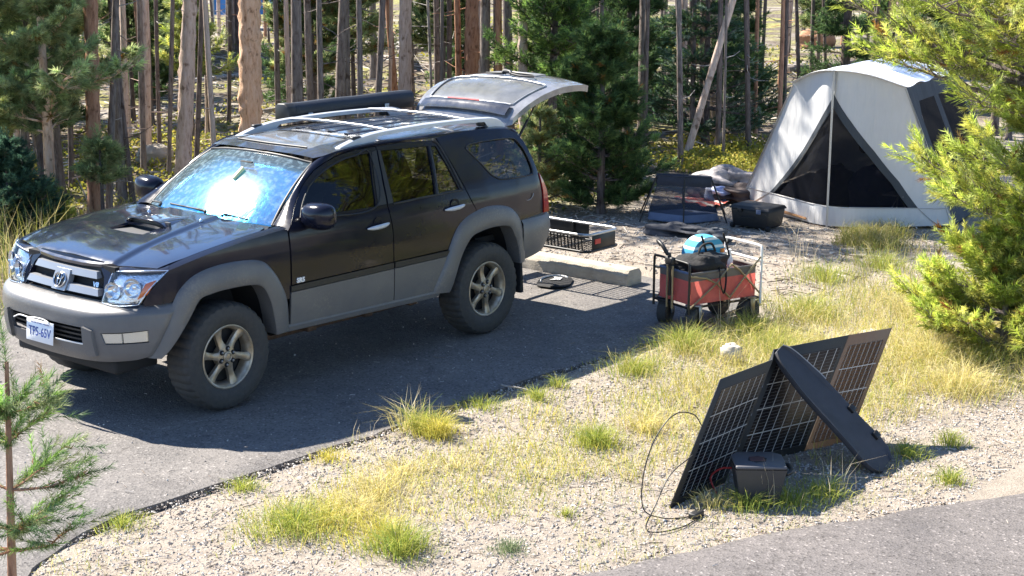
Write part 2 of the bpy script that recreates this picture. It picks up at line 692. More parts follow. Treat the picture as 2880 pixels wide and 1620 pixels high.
def ground_nodes(nt, b, tc):
    v = tc.outputs['Object']
    sx = nt.nodes.new('ShaderNodeSeparateXYZ')
    nt.links.new(v, sx.inputs[0])
    n1 = tnoise(nt, v, .55, 6, .65)
    n2 = tnoise(nt, v, 9, 6, .7)
    n3 = tnoise(nt, v, 60, 4, .7)
    duff = ramp_mix(nt, n2, [(.30, (.045, .036, .028)), (.5, (.115, .09, .068)), (.68, (.26, .22, .18))])
    moss = ramp_mix(nt, n2, [(.3, (.10, .10, .03)), (.65, (.32, .30, .10))])
    pale = ramp_mix(nt, n3, [(.3, (.18, .155, .13)), (.55, (.30, .265, .225)), (.75, (.42, .38, .335))])
    f1 = nt.nodes.new('ShaderNodeMapRange')
    f1.inputs['From Min'].default_value, f1.inputs['From Max'].default_value = .46, .60
    nt.links.new(n1, f1.inputs['Value'])
    forest = mixc(nt, f1.outputs[0], duff, moss)
    n4 = tnoise(nt, v, .22, 4, .6)
    f4 = nt.nodes.new('ShaderNodeMapRange')
    f4.inputs['From Min'].default_value, f4.inputs['From Max'].default_value = .54, .62
    nt.links.new(n4, f4.inputs['Value'])
    forest = mixc(nt, f4.outputs[0], forest, pale)
    # gravelly clearing round the pad and site: y above a wandering line
    ln = nt.nodes.new('ShaderNodeMath')
    ln.operation = 'MULTIPLY_ADD'
    ln.inputs[1].default_value = 2.4
    nt.links.new(n1, ln.inputs[0])
    nt.links.new(sx.outputs['Y'], ln.inputs[2])
    f2 = nt.nodes.new('ShaderNodeMapRange')
    f2.inputs['From Min'].default_value, f2.inputs['From Max'].default_value = -1.6, -.5
    nt.links.new(ln.outputs[0], f2.inputs['Value'])
    soil = ramp_mix(nt, n2, [(.25, (.17, .135, .10)), (.5, (.28, .235, .19)), (.75, (.38, .335, .28))])
    nt.links.new(mixc(nt, f2.outputs[0], forest, mixc(nt, .5, pale, soil)), b.inputs['Base Color'])
    bump_to(nt, b, n3, .8, .015)


M['ground'] = mat('ground', (.3, .27, .23), .95, spec=.2, extra=ground_nodes)


def bark_mat(name, c_lo, c_hi, c_crack):
    def ex(nt, b, tc):
        mp_ = nt.nodes.new('ShaderNodeMapping')
        mp_.inputs['Scale'].default_value = (1, 1, .22)
        nt.links.new(tc.outputs['Object'], mp_.inputs['Vector'])
        n = tnoise(nt, mp_.outputs[0], 26, 7, .7)
        base = ramp_mix(nt, n, [(.32, c_crack), (.45, c_lo), (.68, c_hi)])
        k = tnoise(nt, tc.outputs['Object'], 7, 3, .5)
        sp = ramp_mix(nt, k, [(.62, (1, 1, 1)), (.70, (.45, .40, .36))])
        nt.links.new(mixc(nt, 1.0, base, sp, 'MULTIPLY'), b.inputs['Base Color'])
        bump_to(nt, b, n, .9, .03)
    return mat(name, c_lo, .95, spec=.15, extra=ex)


M['bark_orange'] = bark_mat('bark_orange', (.68, .43, .28), (.80, .58, .42), (.32, .18, .11))
M['bark_pale'] = bark_mat('bark_pale', (.52, .39, .32), (.66, .54, .47), (.22, .16, .13))
M['bark_red'] = bark_mat('bark_red', (.36, .19, .12), (.50, .30, .20), (.12, .06, .04))
M['bark_dark'] = bark_mat('bark_dark', (.125, .098, .088), (.22, .185, .17), (.045, .034, .03))
M['bark_grey'] = bark_mat('bark_grey', (.17, .14, .125), (.29, .25, .225), (.06, .048, .042))
M['deadwood'] = bark_mat('deadwood', (.30, .275, .25), (.52, .49, .46), (.12, .10, .09))
M['needle'] = mat('pine_needles', (.1, .2, .05), .55, spec=.3, attr=True, transl=.48)
M['grass'] = mat('grass_blades', (.3, .3, .1), .6, spec=.25, attr=True, transl=.42)
M['leaf'] = mat('low_leaves', (.3, .3, .1), .55, spec=.3, attr=True, transl=.45)
M['pebble'] = mat('pebbles', (.4, .4, .4), .85, spec=.3, attr=True)
M['twig'] = mat('twigs', (.25, .2, .16), .9, attr=True)
M['concrete'] = mat('concrete', (.44, .39, .32), .9, noise=(7, .3), col2=(.31, .27, .215), bump=(70, .4))
M['rock'] = mat('pale_rock', (.62, .57, .50), .9, noise=(9, .3), col2=(.42, .36, .30), bump=(14, .5))
M['redrock'] = mat('red_boulder', (.42, .22, .12), .9, noise=(3, .4), bump=(6, .5))
M['blackmetal'] = mat('black_steel', (.022, .022, .023), .45, metal=.3, noise=(20, .3))
M['steel'] = mat('bare_steel', (.48, .48, .48), .4, metal=.8)
M['bronze'] = mat('tan_tube', (.30, .24, .15), .4, metal=.5)
M['redcloth'] = mat('red_canvas', (.78, .19, .16), .85, noise=(9, .25), bump=(220, .3), transl=.28)
M['greycloth'] = mat('grey_canvas', (.17, .15, .14), .85, noise=(9, .2), bump=(220, .3))
M['blackcloth'] = mat('black_cloth', (.011, .011, .013), .85, noise=(9, .4), bump=(40, .4))
M['navycloth'] = mat('navy_cloth', (.030, .038, .060), .8, noise=(9, .3), bump=(60, .3))
M['bluecloth'] = mat('blue_grey_cloth', (.13, .17, .27), .8, noise=(6, .3), bump=(40, .3))
M['tote'] = mat('tote_plastic', (.016, .016, .017), .5, noise=(18, .4), bump=(200, .1))


def canvas_nodes(nt, b, tc):
    v = tc.outputs['Object']
    mp_ = nt.nodes.new('ShaderNodeMapping')
    mp_.inputs['Scale'].default_value = (3.5, 3.5, .7)
    mp_.inputs['Rotation'].default_value = (.25, .1, 0)
    nt.links.new(v, mp_.inputs['Vector'])
    bump_to(nt, b, tnoise(nt, mp_.outputs[0], 1.3, 3, .5), .55, .07)


M['canvas'] = mat('tent_canvas', (.62, .62, .62), .9, spec=.2, noise=(2.2, .10), transl=.05, extra=canvas_nodes)
M['tentroof'] = mat('tent_roof', (.74, .78, .86), .55, spec=.4, noise=(2.5, .1), extra=canvas_nodes)
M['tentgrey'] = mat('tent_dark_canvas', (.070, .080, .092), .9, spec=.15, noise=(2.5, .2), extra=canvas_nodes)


def mesh_mat(name, col, op):
    def ex(nt, b, tc):
        tr = nt.nodes.new('ShaderNodeBsdfTransparent')
        ms = nt.nodes.new('ShaderNodeMixShader')
        ms.inputs[0].default_value = op
        nt.links.new(tr.outputs[0], ms.inputs[1])
        nt.links.new(b.outputs[0], ms.inputs[2])
        nt.links.new(ms.outputs[0], nt.nodes['Material Output'].inputs['Surface'])
    return mat(name, col, .9, spec=.05, extra=ex)


M['screen'] = mesh_mat('insect_screen', (.007, .008, .012), .86)
M['playmesh'] = mesh_mat('playpen_mesh', (.05, .06, .085), .55)


def stripes(name, ca, cb, freq, axis=2):
    def ex(nt, b, tc):
        sx = nt.nodes.new('ShaderNodeSeparateXYZ')
        nt.links.new(tc.outputs['Object'], sx.inputs[0])
        m_ = nt.nodes.new('ShaderNodeMath')
        m_.operation = 'SINE'
        m2 = nt.nodes.new('ShaderNodeMath')
        m2.operation = 'MULTIPLY'
        m2.inputs[1].default_value = freq
        nt.links.new(sx.outputs[axis], m2.inputs[0])
        nt.links.new(m2.outputs[0], m_.inputs[0])
        c = ramp_mix(nt, m_.outputs[0], [(.45, ca), (.55, cb)])
        nt.links.new(c, b.inputs['Base Color'])
    return mat(name, ca, .8, extra=ex)


M['bluestripe'] = stripes('blue_striped_cloth', (.05, .30, .50), (.62, .74, .78), 88)
M['redstripe'] = stripes('red_striped_cloth', (.50, .10, .07), (.72, .68, .63), 42, 0)

# ------------------------------------------------------------ ground, pad, road
GZ = -.028
def axis(fine0, fine1, step, lo, hi):
    a = list(np.arange(fine0, fine1, step))
    x, s = fine1, step
    while x < hi:
        a.append(x); s *= 1.25; x += s
    a.append(hi)
    x, s = fine0, step
    while x > lo:
        s *= 1.25; x -= s; a.append(max(x, lo))
    return np.array(sorted(set(np.round(a, 4))))


gx, gy = axis(-16, 6, .22, -260, 200), axis(-10, 8, .22, -260, 200)


def vnoise(x, y, s, seed):
    x, y = np.asarray(x) / s, np.asarray(y) / s
    xi, yi = np.floor(x).astype(int), np.floor(y).astype(int)
    fx, fy = x - xi, y - yi
    fx, fy = fx * fx * (3 - 2 * fx), fy * fy * (3 - 2 * fy)
    h = lambda a, b: (np.sin(a * 127.1 + b * 311.7 + seed * 74.7) * 43758.5453) % 1.0
    return (h(xi, yi) * (1 - fx) + h(xi + 1, yi) * fx) * (1 - fy) + (h(xi, yi + 1) * (1 - fx) + h(xi + 1, yi + 1) * fx) * fy


pad_edge = [(-5.55, -2.5), (-5.50, 1.90), (-4.6, 1.98), (-3.6, 2.06), (-2.6, 2.0), (-1.6, 1.93), (-.9, 1.98), (-.3, 2.0), (.4, 1.97), (1.0, 1.95), (1.6, 1.92), (2.05, 1.99), (2.5, 2.22), (3.0, 2.62), (3.6, 3.2), (4.4, 3.9),
            (6.5, 4.6), (9.5, 2.0), (9.0, -6.0), (4.0, -5.2), (2.0, -4.2), (.8, -3.4), (-.6, -2.80), (-2.5, -2.62)]
road_edge = [(6.5, 4.61), (4.4, 4.0), (2.9, 3.95), (1.6, 4.20), (.83, 4.50), (.1, 4.78), (-.63, 5.09), (-1.4, 5.48), (-2.06, 5.86), (-3.2, 6.6), (-5.5, 8.4), (-9, 11.5), (-30, 30), (-60, 60), (60, 60), (60, 4.0), (9.5, 2.0)]


def jag(poly, amp, step, keep=60):
    out = []
    n = len(poly)
    for i in range(n):
        a, b = np.array(poly[i], float), np.array(poly[(i + 1) % n], float)
        l = np.linalg.norm(b - a)
        k = max(1, int(l / step)) if l < keep and max(abs(a).max(), abs(b).max()) < 12 else 1
        nrm = np.array((-(b - a)[1], (b - a)[0])) / (l + 1e-9)
        for j in range(k):
            p = a + (b - a) * j / k
            out.append(p + nrm * (amp * (vnoise(p[0], p[1], .25, 3) - .5) * 2 + amp * .8 * (vnoise(p[0], p[1], .07, 5) - .5)) if k > 1 else p)
    return np.array(out)


def gheight(x, y):
    x, y = np.asarray(x, float), np.asarray(y, float)
    h = GZ + .022 * (vnoise(x, y, 1.3, 1) - .5) + .016 * (vnoise(x, y, .45, 2) - .5)
    far = np.clip((np.hypot(x + 2, y - 2) - 9) / 12, 0, 1)
    h = h + far * (.30 * (vnoise(x, y, 4.5, 4) - .5) + .10 * (vnoise(x, y, 1.6, 8) - .5))
    inside = ((x > -5.8) & (x < 7) & (y > -2.9) & (y < 1.9))
    inr = y > 6.2 + .0 * x
    h = np.where(inside, -.09, h)
    return h


XX, YY = np.meshgrid(gx, gy, indexing='ij')
inp = in_poly(pad_edge, XX, YY) | in_poly(road_edge, XX, YY)
ZZ = gheight(XX, YY)
pad_in = np.array(pad_edge)
ZZ = np.where(inp, np.minimum(ZZ, -.05), ZZ)
nx_, ny_ = len(gx), len(gy)
I_ = np.arange(nx_ * ny_).reshape(nx_, ny_)
T_ = np.stack([I_[:-1, :-1].ravel(), I_[1:, :-1].ravel(), I_[1:, 1:].ravel(), I_[:-1, 1:].ravel()], -1)
g_ = link('ground', np_mesh('ground', np.stack([XX.ravel(), YY.ravel(), ZZ.ravel()], -1), T_, smooth=True), M['ground'])
tag(g_, kind='structure')


def slab(name, poly, m, z, res=.12):
    def fn(u, v):
        d = near_on(poly, np.stack([u, v], -1))[1]
        return np.stack([u, v, z - .022 * np.exp(-d / .05)], -1)
    P = np.asarray(poly)
    clip = np.clip(P, (-14, -8), (12, 14))
    o = panel(clip, [], fn, res=res, rim=np.array((0, 0, -.10))).build(name, m, None, smooth=50)
    return tag(o, kind='structure')


slab('parking_pad', jag(pad_edge, .022, .06), M['asphalt'], 0.0, .10)
slab('road', jag(road_edge, .03, .07), M['road'], .004, .14)

# ------------------------------------------------------------ the car
car = empty('sport_utility_vehicle')
tag(car, 'black sport utility vehicle with grey lower cladding and its rear hatch raised', 'car')

zprof = smooth_interp([.38, .50, .62, .75, .85, .95, 1.05, 1.13, 1.19, 1.24, 1.30, 1.66, 1.73],
                      [.850, .872, .884, .891, .895, .897, .894, .887, .877, .864, .838, .660, .615], .02)
plan = smooth_interp([-4.0, -3.85, -3.7, -3.5, -3.2, -2.8, .05, .30, .42, .52, .60, .68, .78],
                     [-.30, -.16, -.085, -.035, -.008, 0, 0, -.006, -.018, -.045, -.10, -.17, -.30], .03)


gtap = smooth_interp([-1.75, -1.5, -1.2, -.9, -.6, -.4], [0, .010, .045, .095, .130, .14], .05)


def ys(x, z):
    return zprof(z) + plan(x) - gtap(x) * np.clip((np.asarray(z) - 1.225) / .22, 0, 1)


def side(off=0.0):
    def fn(u, v):
        return np.stack([u, ys(u, v) + off, v], -1)
    return fn


def both(name, mb, m, parent=car, smooth=40, label=None):
    """the piece on the left side and its mirror on the right"""
    a = mb.build(name, m, parent, smooth=smooth)
    b = mb.build(name, m, parent, smooth=smooth, mirror=True)
    return a, b


RIM = np.array((0, -.018, 0))
# --- doors
f_win = [(-.755, 1.262), (-.83, 1.330), (-.93, 1.405), (-1.02, 1.470), (-1.12, 1.525), (-1.24, 1.572), (-1.37, 1.606), (-1.50, 1.622),
         (-1.642, 1.626), (-1.512, 1.246)]
f_door = [(-.605, .800), (-.605, 1.19), (-.640, 1.232), (-.76, 1.330), (-.88, 1.412), (-.98, 1.490), (-1.08, 1.552), (-1.21, 1.602), (-1.35, 1.640),
          (-1.52, 1.660), (-1.722, 1.664), (-1.630, 1.235), (-1.655, 1.05), (-1.660, .800)]
r_win = [(-1.708, 1.248), (-1.762, 1.632), (-2.268, 1.616), (-2.182, 1.254)]
r_vent = [(-2.222, 1.256), (-2.306, 1.612), (-2.362, 1.606), (-2.470, 1.258)]
r_door = [(-1.670, .800), (-1.665, 1.05), (-1.640, 1.235), (-1.735, 1.665), (-2.05, 1.668), (-2.345, 1.652), (-2.40, 1.626), (-2.545, 1.235), (-2.585, 1.15),
          (-2.650, 1.055), (-2.50, 1.01), (-2.39, .92), (-2.30, .800)]
q_win = [(-2.69, 1.556), (-2.74, 1.50), (-2.81, 1.425), (-2.88, 1.34), (-2.95, 1.295), (-3.04, 1.274), (-3.40, 1.264), (-3.45, 1.284), (-3.452, 1.35),
         (-3.43, 1.44), (-3.39, 1.52), (-3.31, 1.575), (-3.0, 1.588), (-2.75, 1.582)]
q_pan = [(-2.555, 1.235), (-2.412, 1.624), (-2.40, 1.668), (-2.6, 1.680), (-3.0, 1.672), (-3.28, 1.655), (-3.40, 1.612), (-3.465, 1.53), (-3.505, 1.41), (-3.535, 1.27),
         (-3.560, 1.10), (-3.568, .918), (-3.20, .908), (-3.10, 1.0), (-2.95, 1.045), (-2.77, 1.062), (-2.66, 1.045), (-2.598, 1.15)]
for sgn in (1, -1):
    mir = sgn < 0
    d = panel(f_door, [f_win], side(), rim=RIM).build('front_door', M['paint'], car, smooth=35, mirror=mir)
    panel(f_win, [], side(-.012), res=.05).build('window', M['tint'], d, smooth=60, mirror=mir)
    mb = MB()
    mb.tube([(x, ys(x, z) + .002, z) for x, z in crom(f_win + [f_win[0]], 60)], .007, 6, cap=False)
    mb.build('window_seal', M['black'], d, smooth=60, mirror=mir)
    e = panel(r_door, [r_win, r_vent], side(), rim=RIM).build('rear_door', M['paint'], car, smooth=35, mirror=mir)
    panel(r_win, [], side(-.012), res=.05).build('window', M['privacy'], e, smooth=60, mirror=mir)
    panel(r_vent, [], side(-.012), res=.05).build('vent_window', M['privacy'], e, smooth=60, mirror=mir)
    # matt black pillar covers on the door frames
    mb = MB()
    panel([(-1.535, 1.252), (-1.662, 1.630), (-1.716, 1.640), (-1.626, 1.252)], [], side(.004), res=.03, mb=mb)
    panel([(-1.645, 1.252), (-1.732, 1.640), (-1.756, 1.636), (-1.700, 1.252)], [], side(.004), res=.03, mb=mb)
    mb.build('pillar_cover', M['black'], car, smooth=60, mirror=mir)
    mb = MB()
    mb.tube([(x, ys(x, z) + .003, z) for x, z in crom([(-1.70, 1.243), (-2.0, 1.25), (-2.49, 1.252)], 20)], .007, 6)
    mb.tube([(x, ys(x, z) + .003, z) for x, z in crom([(-2.345, 1.645), (-2.40, 1.60), (-2.505, 1.258)], 20)], .008, 6)
    mb.tube([(x, ys(x, z) + .000, z) for x, z in crom([(-2.205, 1.25), (-2.287, 1.615)], 12)], .012, 6)
    mb.build('window_seal', M['black'], e, smooth=60, mirror=mir)
    for dr, hx, hz in ((d, -1.495, 1.104), (e, -2.372, 1.130)):
        mb = MB()
        P = [(hx + t * .118, ys(hx, hz) + .012 + .028 * (1 - t * t), hz - t * .006) for t in np.linspace(-1, 1, 13)]
        mb.tube(P, [.006 + .012 * (1 - abs(t) ** 3) for t in np.linspace(-1, 1, 13)], 8, flat=.7)
        mb.build('handle', M['silver'], dr, smooth=60, mirror=mir)
        mb = MB()
        mb.lathe([(.001, -.012), (.03, -.010), (.047, .0015), (.052, .003)], 20, 'y', (hx - .01, ys(hx, hz + .012), hz + .016))
        mb.build('handle_cup', M['dark'], dr, smooth=60, mirror=mir)
    g = panel(q_pan, [q_win], side(), rim=RIM).build('quarter_panel', M['paint'], car, smooth=35, mirror=mir)
    panel(q_win, [], side(-.008), res=.05).build('quarter_window', M['privacy'], g, smooth=60, mirror=mir)
    mb = MB()
    mb.tube([(x, ys(x, z) + .001, z) for x, z in crom(q_win + [q_win[0]], 70)], .007, 6, cap=False)
    mb.build('window_seal', M['black'], g, smooth=60, mirror=mir)
    if sgn > 0:                                         # fuel flap outline on the left rear
        mb = MB()
        P = [(-3.33 + .075 * math.cos(a), ys(-3.33, 1.1) + .003, 1.12 + .06 * math.sin(a)) for a in np.linspace(PI * 1.05, PI * 1.95, 14)]
        mb.tube(P, .003, 5).build('fuel_flap_edge', M['grille'], g, smooth=60)
    # door mouldings and lower cladding
    panel([(-.590, .752), (-.590, .792), (-1.655, .795), (-1.655, .750)], [], side(.012), rim=RIM, res=.02).build('side_moulding', M['black'], d, smooth=40, mirror=mir)
    panel([(-1.672, .750), (-1.672, .795), (-2.30, .790), (-2.272, .750)], [], side(.012), rim=RIM, res=.02).build('side_moulding', M['black'], e, smooth=40, mirror=mir)
    panel([(-.590, .505), (-.590, .745), (-1.658, .744), (-1.668, .485)], [], side(.010), rim=RIM, res=.03).build('door_cladding', M['clad'], d, smooth=40, mirror=mir)
    panel([(-1.678, .485), (-1.668, .744), (-2.272, .744), (-2.135, .475)], [], side(.010), rim=RIM, res=.03).build('door_cladding', M['clad'], e, smooth=40, mirror=mir)
    mb = MB()
    G = []
    for x in np.linspace(-.45, -2.20, 16):
        zt = .512 + (-.45 - x) * -.018
        G.append([(x, ys(x, .5) + .004, zt), (x, ys(x, .5) + .012, zt - .02), (x, ys(x, .5) + .004, zt - .055), (x, ys(x, .5) - .05, zt - .075), (x, .3, zt - .075)])
    mb.grid(G).build('rocker_panel', M['clad'], car, smooth=30, mirror=mir)
    # frame rail, rusty, glimpsed under the sill
    mb = MB()
    mb.box((-1.35, .55, .375), (2.2, .09, .10))
    for x in (-.9, -1.5, -2.0): mb.box((x, .68, .40), (.09, .2, .05))
    mb.build('frame_rail', M['rust'], car, bevel=.01, mirror=mir)

# --- fender, flares
f_out = [(.605, .485), (.535, .66), (.445, .872), (.386, .953), (.273, 1.022), (.076, 1.056), (-.153, 1.053), (-.328, 1.019), (-.43, .927), (-.502, .821), (-.552, .706), (-.572, .55), (-.578, .468)]
f_in = [(.545, .478), (.475, .56), (.357, .726), (.268, .850), (.170, .874), (.056, .884), (-.174, .878), (-.291, .846), (-.362, .741), (-.402, .616), (-.438, .462)]
b_out = [(-2.120, .462), (-2.149, .537), (-2.269, .742), (-2.377, .934), (-2.485, 1.018), (-2.614, 1.059), (-2.773, 1.083), (-2.956, 1.068), (-3.099, 1.020), (-3.205, .905), (-3.262, .75), (-3.29, .545)]
b_in = [(-2.305, .445), (-2.336, .506), (-2.418, .72), (-2.527, .858), (-2.643, .896), (-2.831, .910), (-3.016, .888), (-3.088, .812), (-3.147, .699), (-3.190, .540)]
zsh = smooth_interp([-.62, -.45, -.2, .1, .3, .42, .50], [1.215, 1.203, 1.183, 1.150, 1.118, 1.092, 1.070], .05)
fend = [(-.590, .70), (-.590, 1.205)] + [(x, float(zsh(x))) for x in np.linspace(-.55, .47, 16)] + [(.515, 1.035), (.560, .985), (.600, .93), (.625, .870), (.615, .845),
        (.46, .862), (.40, .93), (.29, 1.0), (.09, 1.03), (-.15, 1.03), (-.31, 1.0), (-.41, .92), (-.49, .81), (-.54, .70)]


def flare(o, i, n=54):
    A, B = crom(o, n), crom(i, n)
    G = []
    for (xa, za), (xb, zb) in zip(A, B):
        row = [(xa, float(ys(xa, za)) + .000, za)]
        for t, of in ((.06, .016), (.25, .030), (.6, .040), (.93, .043), (1.0, .036)):
            x, z = xa + (xb - xa) * t, za + (zb - za) * t
            row.append((x, float(ys(x, z)) + of, z))
        row.append((xb, float(ys(xb, zb)) - .02, zb))
        row.append((xb, float(ys(xb, zb)) - .10, zb))
        G.append(row)
    return MB().grid(G)


both('front_flare', flare(f_out, f_in), M['clad'])
both('rear_flare', flare(b_out, b_in), M['clad'])


def liner(ic, cx):
    G = []
    for x, z in crom(ic, 30):
        dx, dz = x - cx, z - .385
        l = math.hypot(dx, dz)
        x2, z2 = cx + dx * (l + .015) / l, .385 + dz * (l + .015) / l
        G.append([(x2, float(ys(x, z)) - .03, z2), (x2, .60, z2), (x2, .48, z2), (cx + dx * .3, .45, .385 + dz * .3)])
    return MB().grid(G)


both('wheel_housing', liner(f_in, 0), M['dark'])
both('wheel_housing', liner(b_in, -2.789), M['dark'])

# --- bonnet and fender tops: one skin over (x, y)
zc = smooth_interp([-.60, -.45, -.2, .1, .3, .5, .60, .68], [1.262, 1.250, 1.232, 1.198, 1.168, 1.128, 1.104, 1.078], .06)


def sstep(t):
    t = np.clip(t, 0, 1)
    return t * t * (3 - 2 * t)


def skin(u, v):
    a = np.abs(v)
    ye = ys(u, zsh(u))
    t = np.clip(a / ye, 0, 1.05)
    z = zc(u) - .012 + (zsh(u) - zc(u) + .012) * (0.35 * t ** 2 + 0.65 * t ** 7)
    yc = .445 + (u - .66) * .16
    z = z + .020 * (1 - sstep((a - yc) / .05)) * sstep((.68 - u) / .10)
    return np.stack([u, v, z], -1)


hood_side = [(.475, .862 - .055), (.30, .812), (.10, .815), (-.20, .808), (-.40, .795)]
hood = [(.668, 0), (.664, .17), (.645, .345), (.612, .455), (.545, .66), (.500, .775)] + hood_side[1:] + [(-.475, .76), (-.485, .66), (-.452, .40), (-.435, 0)]
hood = hood + [(x, -y) for x, y in hood[-2::-1]][:-1]
sc_c = (.055, 0.0)
scoop_hole = [(.165, -.195), (.175, -.10), (.178, 0), (.175, .10), (.165, .195), (-.005, .180), (-.02, .10), (-.024, 0), (-.02, -.10), (-.005, -.180)]
hd = panel(hood, [scoop_hole], skin, res=.016, rim=np.array((0, 0, -.02))).build('bonnet', M['paint_bonnet'], car, smooth=40)
# scoop: a hood over the opening with its mouth to the front
G = []
for t in np.linspace(0, 1, 14):
    row = []
    for y in np.linspace(-1, 1, 21):
        w = .225 * (1 - .42 * t)
        x = .015 - .30 * t - .03 * y * y
        z0 = float(skin(np.array([x]), np.array([y * w]))[0, 2])
        h = .046 * (1 - t) ** 0.9 * max(0, 1 - abs(y) ** 5) + .001
        row.append((x, y * w, z0 + h))
    G.append(row)
scp = MB().grid(G).build('bonnet_scoop', M['paint_bonnet'], hd, smooth=50)
mb = MB()
lip = [(.016 - .03 * y * y, y * .225, float(skin(np.array([.015]), np.array([y * .225]))[0, 2]) + .046 * max(0, 1 - abs(y) ** 5)) for y in np.linspace(-1, 1, 25)]
mb.tube(lip, .008, 8).build('scoop_lip', M['paint'], hd, smooth=60)
mb = MB()
G = []
for t in np.linspace(0, 1, 6):
    G.append([(.17 - .23 * t, y * (.205 + .02 * t), float(skin(np.array([.16]), np.array([0.]))[0, 2]) - .012 - .005 * t) for y in np.linspace(-1, 1, 8)])
mb.grid(G)
mb.box((-.06, 0, 1.20), (.02, .44, .10))
mb.build('scoop_mouth', mat('scoop_grey', (.07, .07, .072), .6), hd, smooth=30)
for y in (-.30, .30):
    mb = MB()
    z = float(skin(np.array([-.28]), np.array([y]))[0, 2])
    mb.lathe([(.014, -.002), (.012, .008), (.006, .014), (.001, .015)], 10, 'z', (-.28, y, z)).build('washer_jet', M['chrome'], hd, smooth=60)
for sgn in (1, -1):
    mb = panel(fend, [], side(), res=.014)
    xs = np.linspace(-.59, .49, 28)
    G = []
    for x in xs:
        yo = float(ys(x, zsh(x)))
        yi = min(float(np.interp(x, [-.59, -.40, -.20, .10, .30, .475], [.79, .799, .812, .819, .816, .812])), yo - .01)
        G.append([tuple(skin(np.array([x]), np.array([yi + (yo - yi) * t]))[0]) for t in np.linspace(0, 1, 6)])
    mb.grid(G)
    mb.build('front_fender', M['paint'], car, smooth=50, mirror=sgn < 0)

# --- nose: grille, lamps, bumper
def xg(y, z):
    return .745 - .41 * (z - .83) - .12 * np.square(y)


def nose(off):
    def fn(u, v):
        return np.stack([xg(u, v) + off, u, v], -1)
    return fn


BK = np.array((-.03, 0, 0))
lipo = [(-.455, 1.035), (-.36, 1.095), (0, 1.102), (.36, 1.095), (.455, 1.035), (.478, .84), (.478, .812), (-.478, .812), (-.478, .84)]
open_ = [(-.34, 1.064), (0, 1.070), (.34, 1.064), (.405, 1.00), (.437, .90), (.437, .826), (-.437, .826), (-.437, .90), (-.405, 1.00)]
gr = panel(lipo, [open_], nose(.004), res=.012, rim=BK * 2).build('grille', M['paint'], car, smooth=40)
panel([(-.46, .815), (-.46, 1.09), (.46, 1.09), (.46, .815)], [], nose(-.05), res=.05).build('grille_mesh', M['dark'], gr)
for y0, y1, z0, z1 in ((-.36, .36, .985, 1.030), (-.415, .415, .878, .922)):
    panel([(y0, z0), (y0 - (-.02), z1), (y1 - .02, z1), (y1, z0)], [], nose(.022), res=.015, rim=BK * 1.5).build('grille_bar', M['grille'], gr, smooth=40)
panel([(-.43, .838), (-.43, .850), (.43, .850), (.43, .838)], [], nose(.0), res=.01, rim=BK).build('grille_bar', M['black'], gr, smooth=40)
em = panel([(-.075, .872), (-.088, .94), (-.08, 1.012), (.08, 1.012), (.088, .94), (.075, .872)], [], nose(.032), res=.012, rim=BK * 1.5).build('emblem_block', M['grille'], gr, smooth=40)


def ring(c, ry, rz, r, n=36):
    mb = MB()
    P = [(float(xg(c[0] + ry * math.cos(a), c[1] + rz * math.sin(a))) + c[2], c[0] + ry * math.cos(a), c[1] + rz * math.sin(a)) for a in np.linspace(0, 2 * PI, n)]
    return mb.tube(P, r, 6, cap=False)


panel([(math.cos(a) * .062, .942 + math.sin(a) * .050) for a in np.linspace(0, 2 * PI, 28, endpoint=False)], [], nose(.036), res=.01).build('emblem_disc', M['black'], em)
ring((0, .942, .040), .064, .050, .0055).build('emblem', M['chrome'], em, smooth=60)
ring((0, .964, .041), .036, .020, .0045).build('emblem', M['chrome'], em, smooth=60)
ring((0, .942, .041), .017, .044, .0045).build('emblem', M['chrome'], em, smooth=60)
text_mesh('lettering', 'V8', .046, frame4((float(xg(.345, .942)) + .006, .350, .944), (-.06, 1, 0), (-.4, 0, 1)), M['chrome'], gr, .002, sx=1.15, bold=.001)

A_, B_, C_, D_ = [np.array(p) for p in ((.735, .468, .846), (.630, .470, 1.046), (.478, .868, 1.082), (.610, .788, .868))]
Em = np.array((.700, .468, .96))


def lampfn(off, u, v):
    """u across from inner to outer, v up"""
    lo = A_ * (1 - u) + D_ * u + np.array((.045, .02, -.012)) * 4 * u * (1 - u)
    hi = B_ * (1 - u) + C_ * u + np.array((.055, .02, .010)) * 4 * u * (1 - u)
    p = lo * (1 - v) + hi * v
    p = p + np.array((.75, .62, .2)) * (.020 * 4 * v * (1 - v) + off)
    return p


def lamp_outline(u, v):
    """tapers the lens to its pointed upper outer tip"""
    v2 = v
    u2 = u * (.86 + .14 * v ** 1.5) if True else u
    return u2, v2


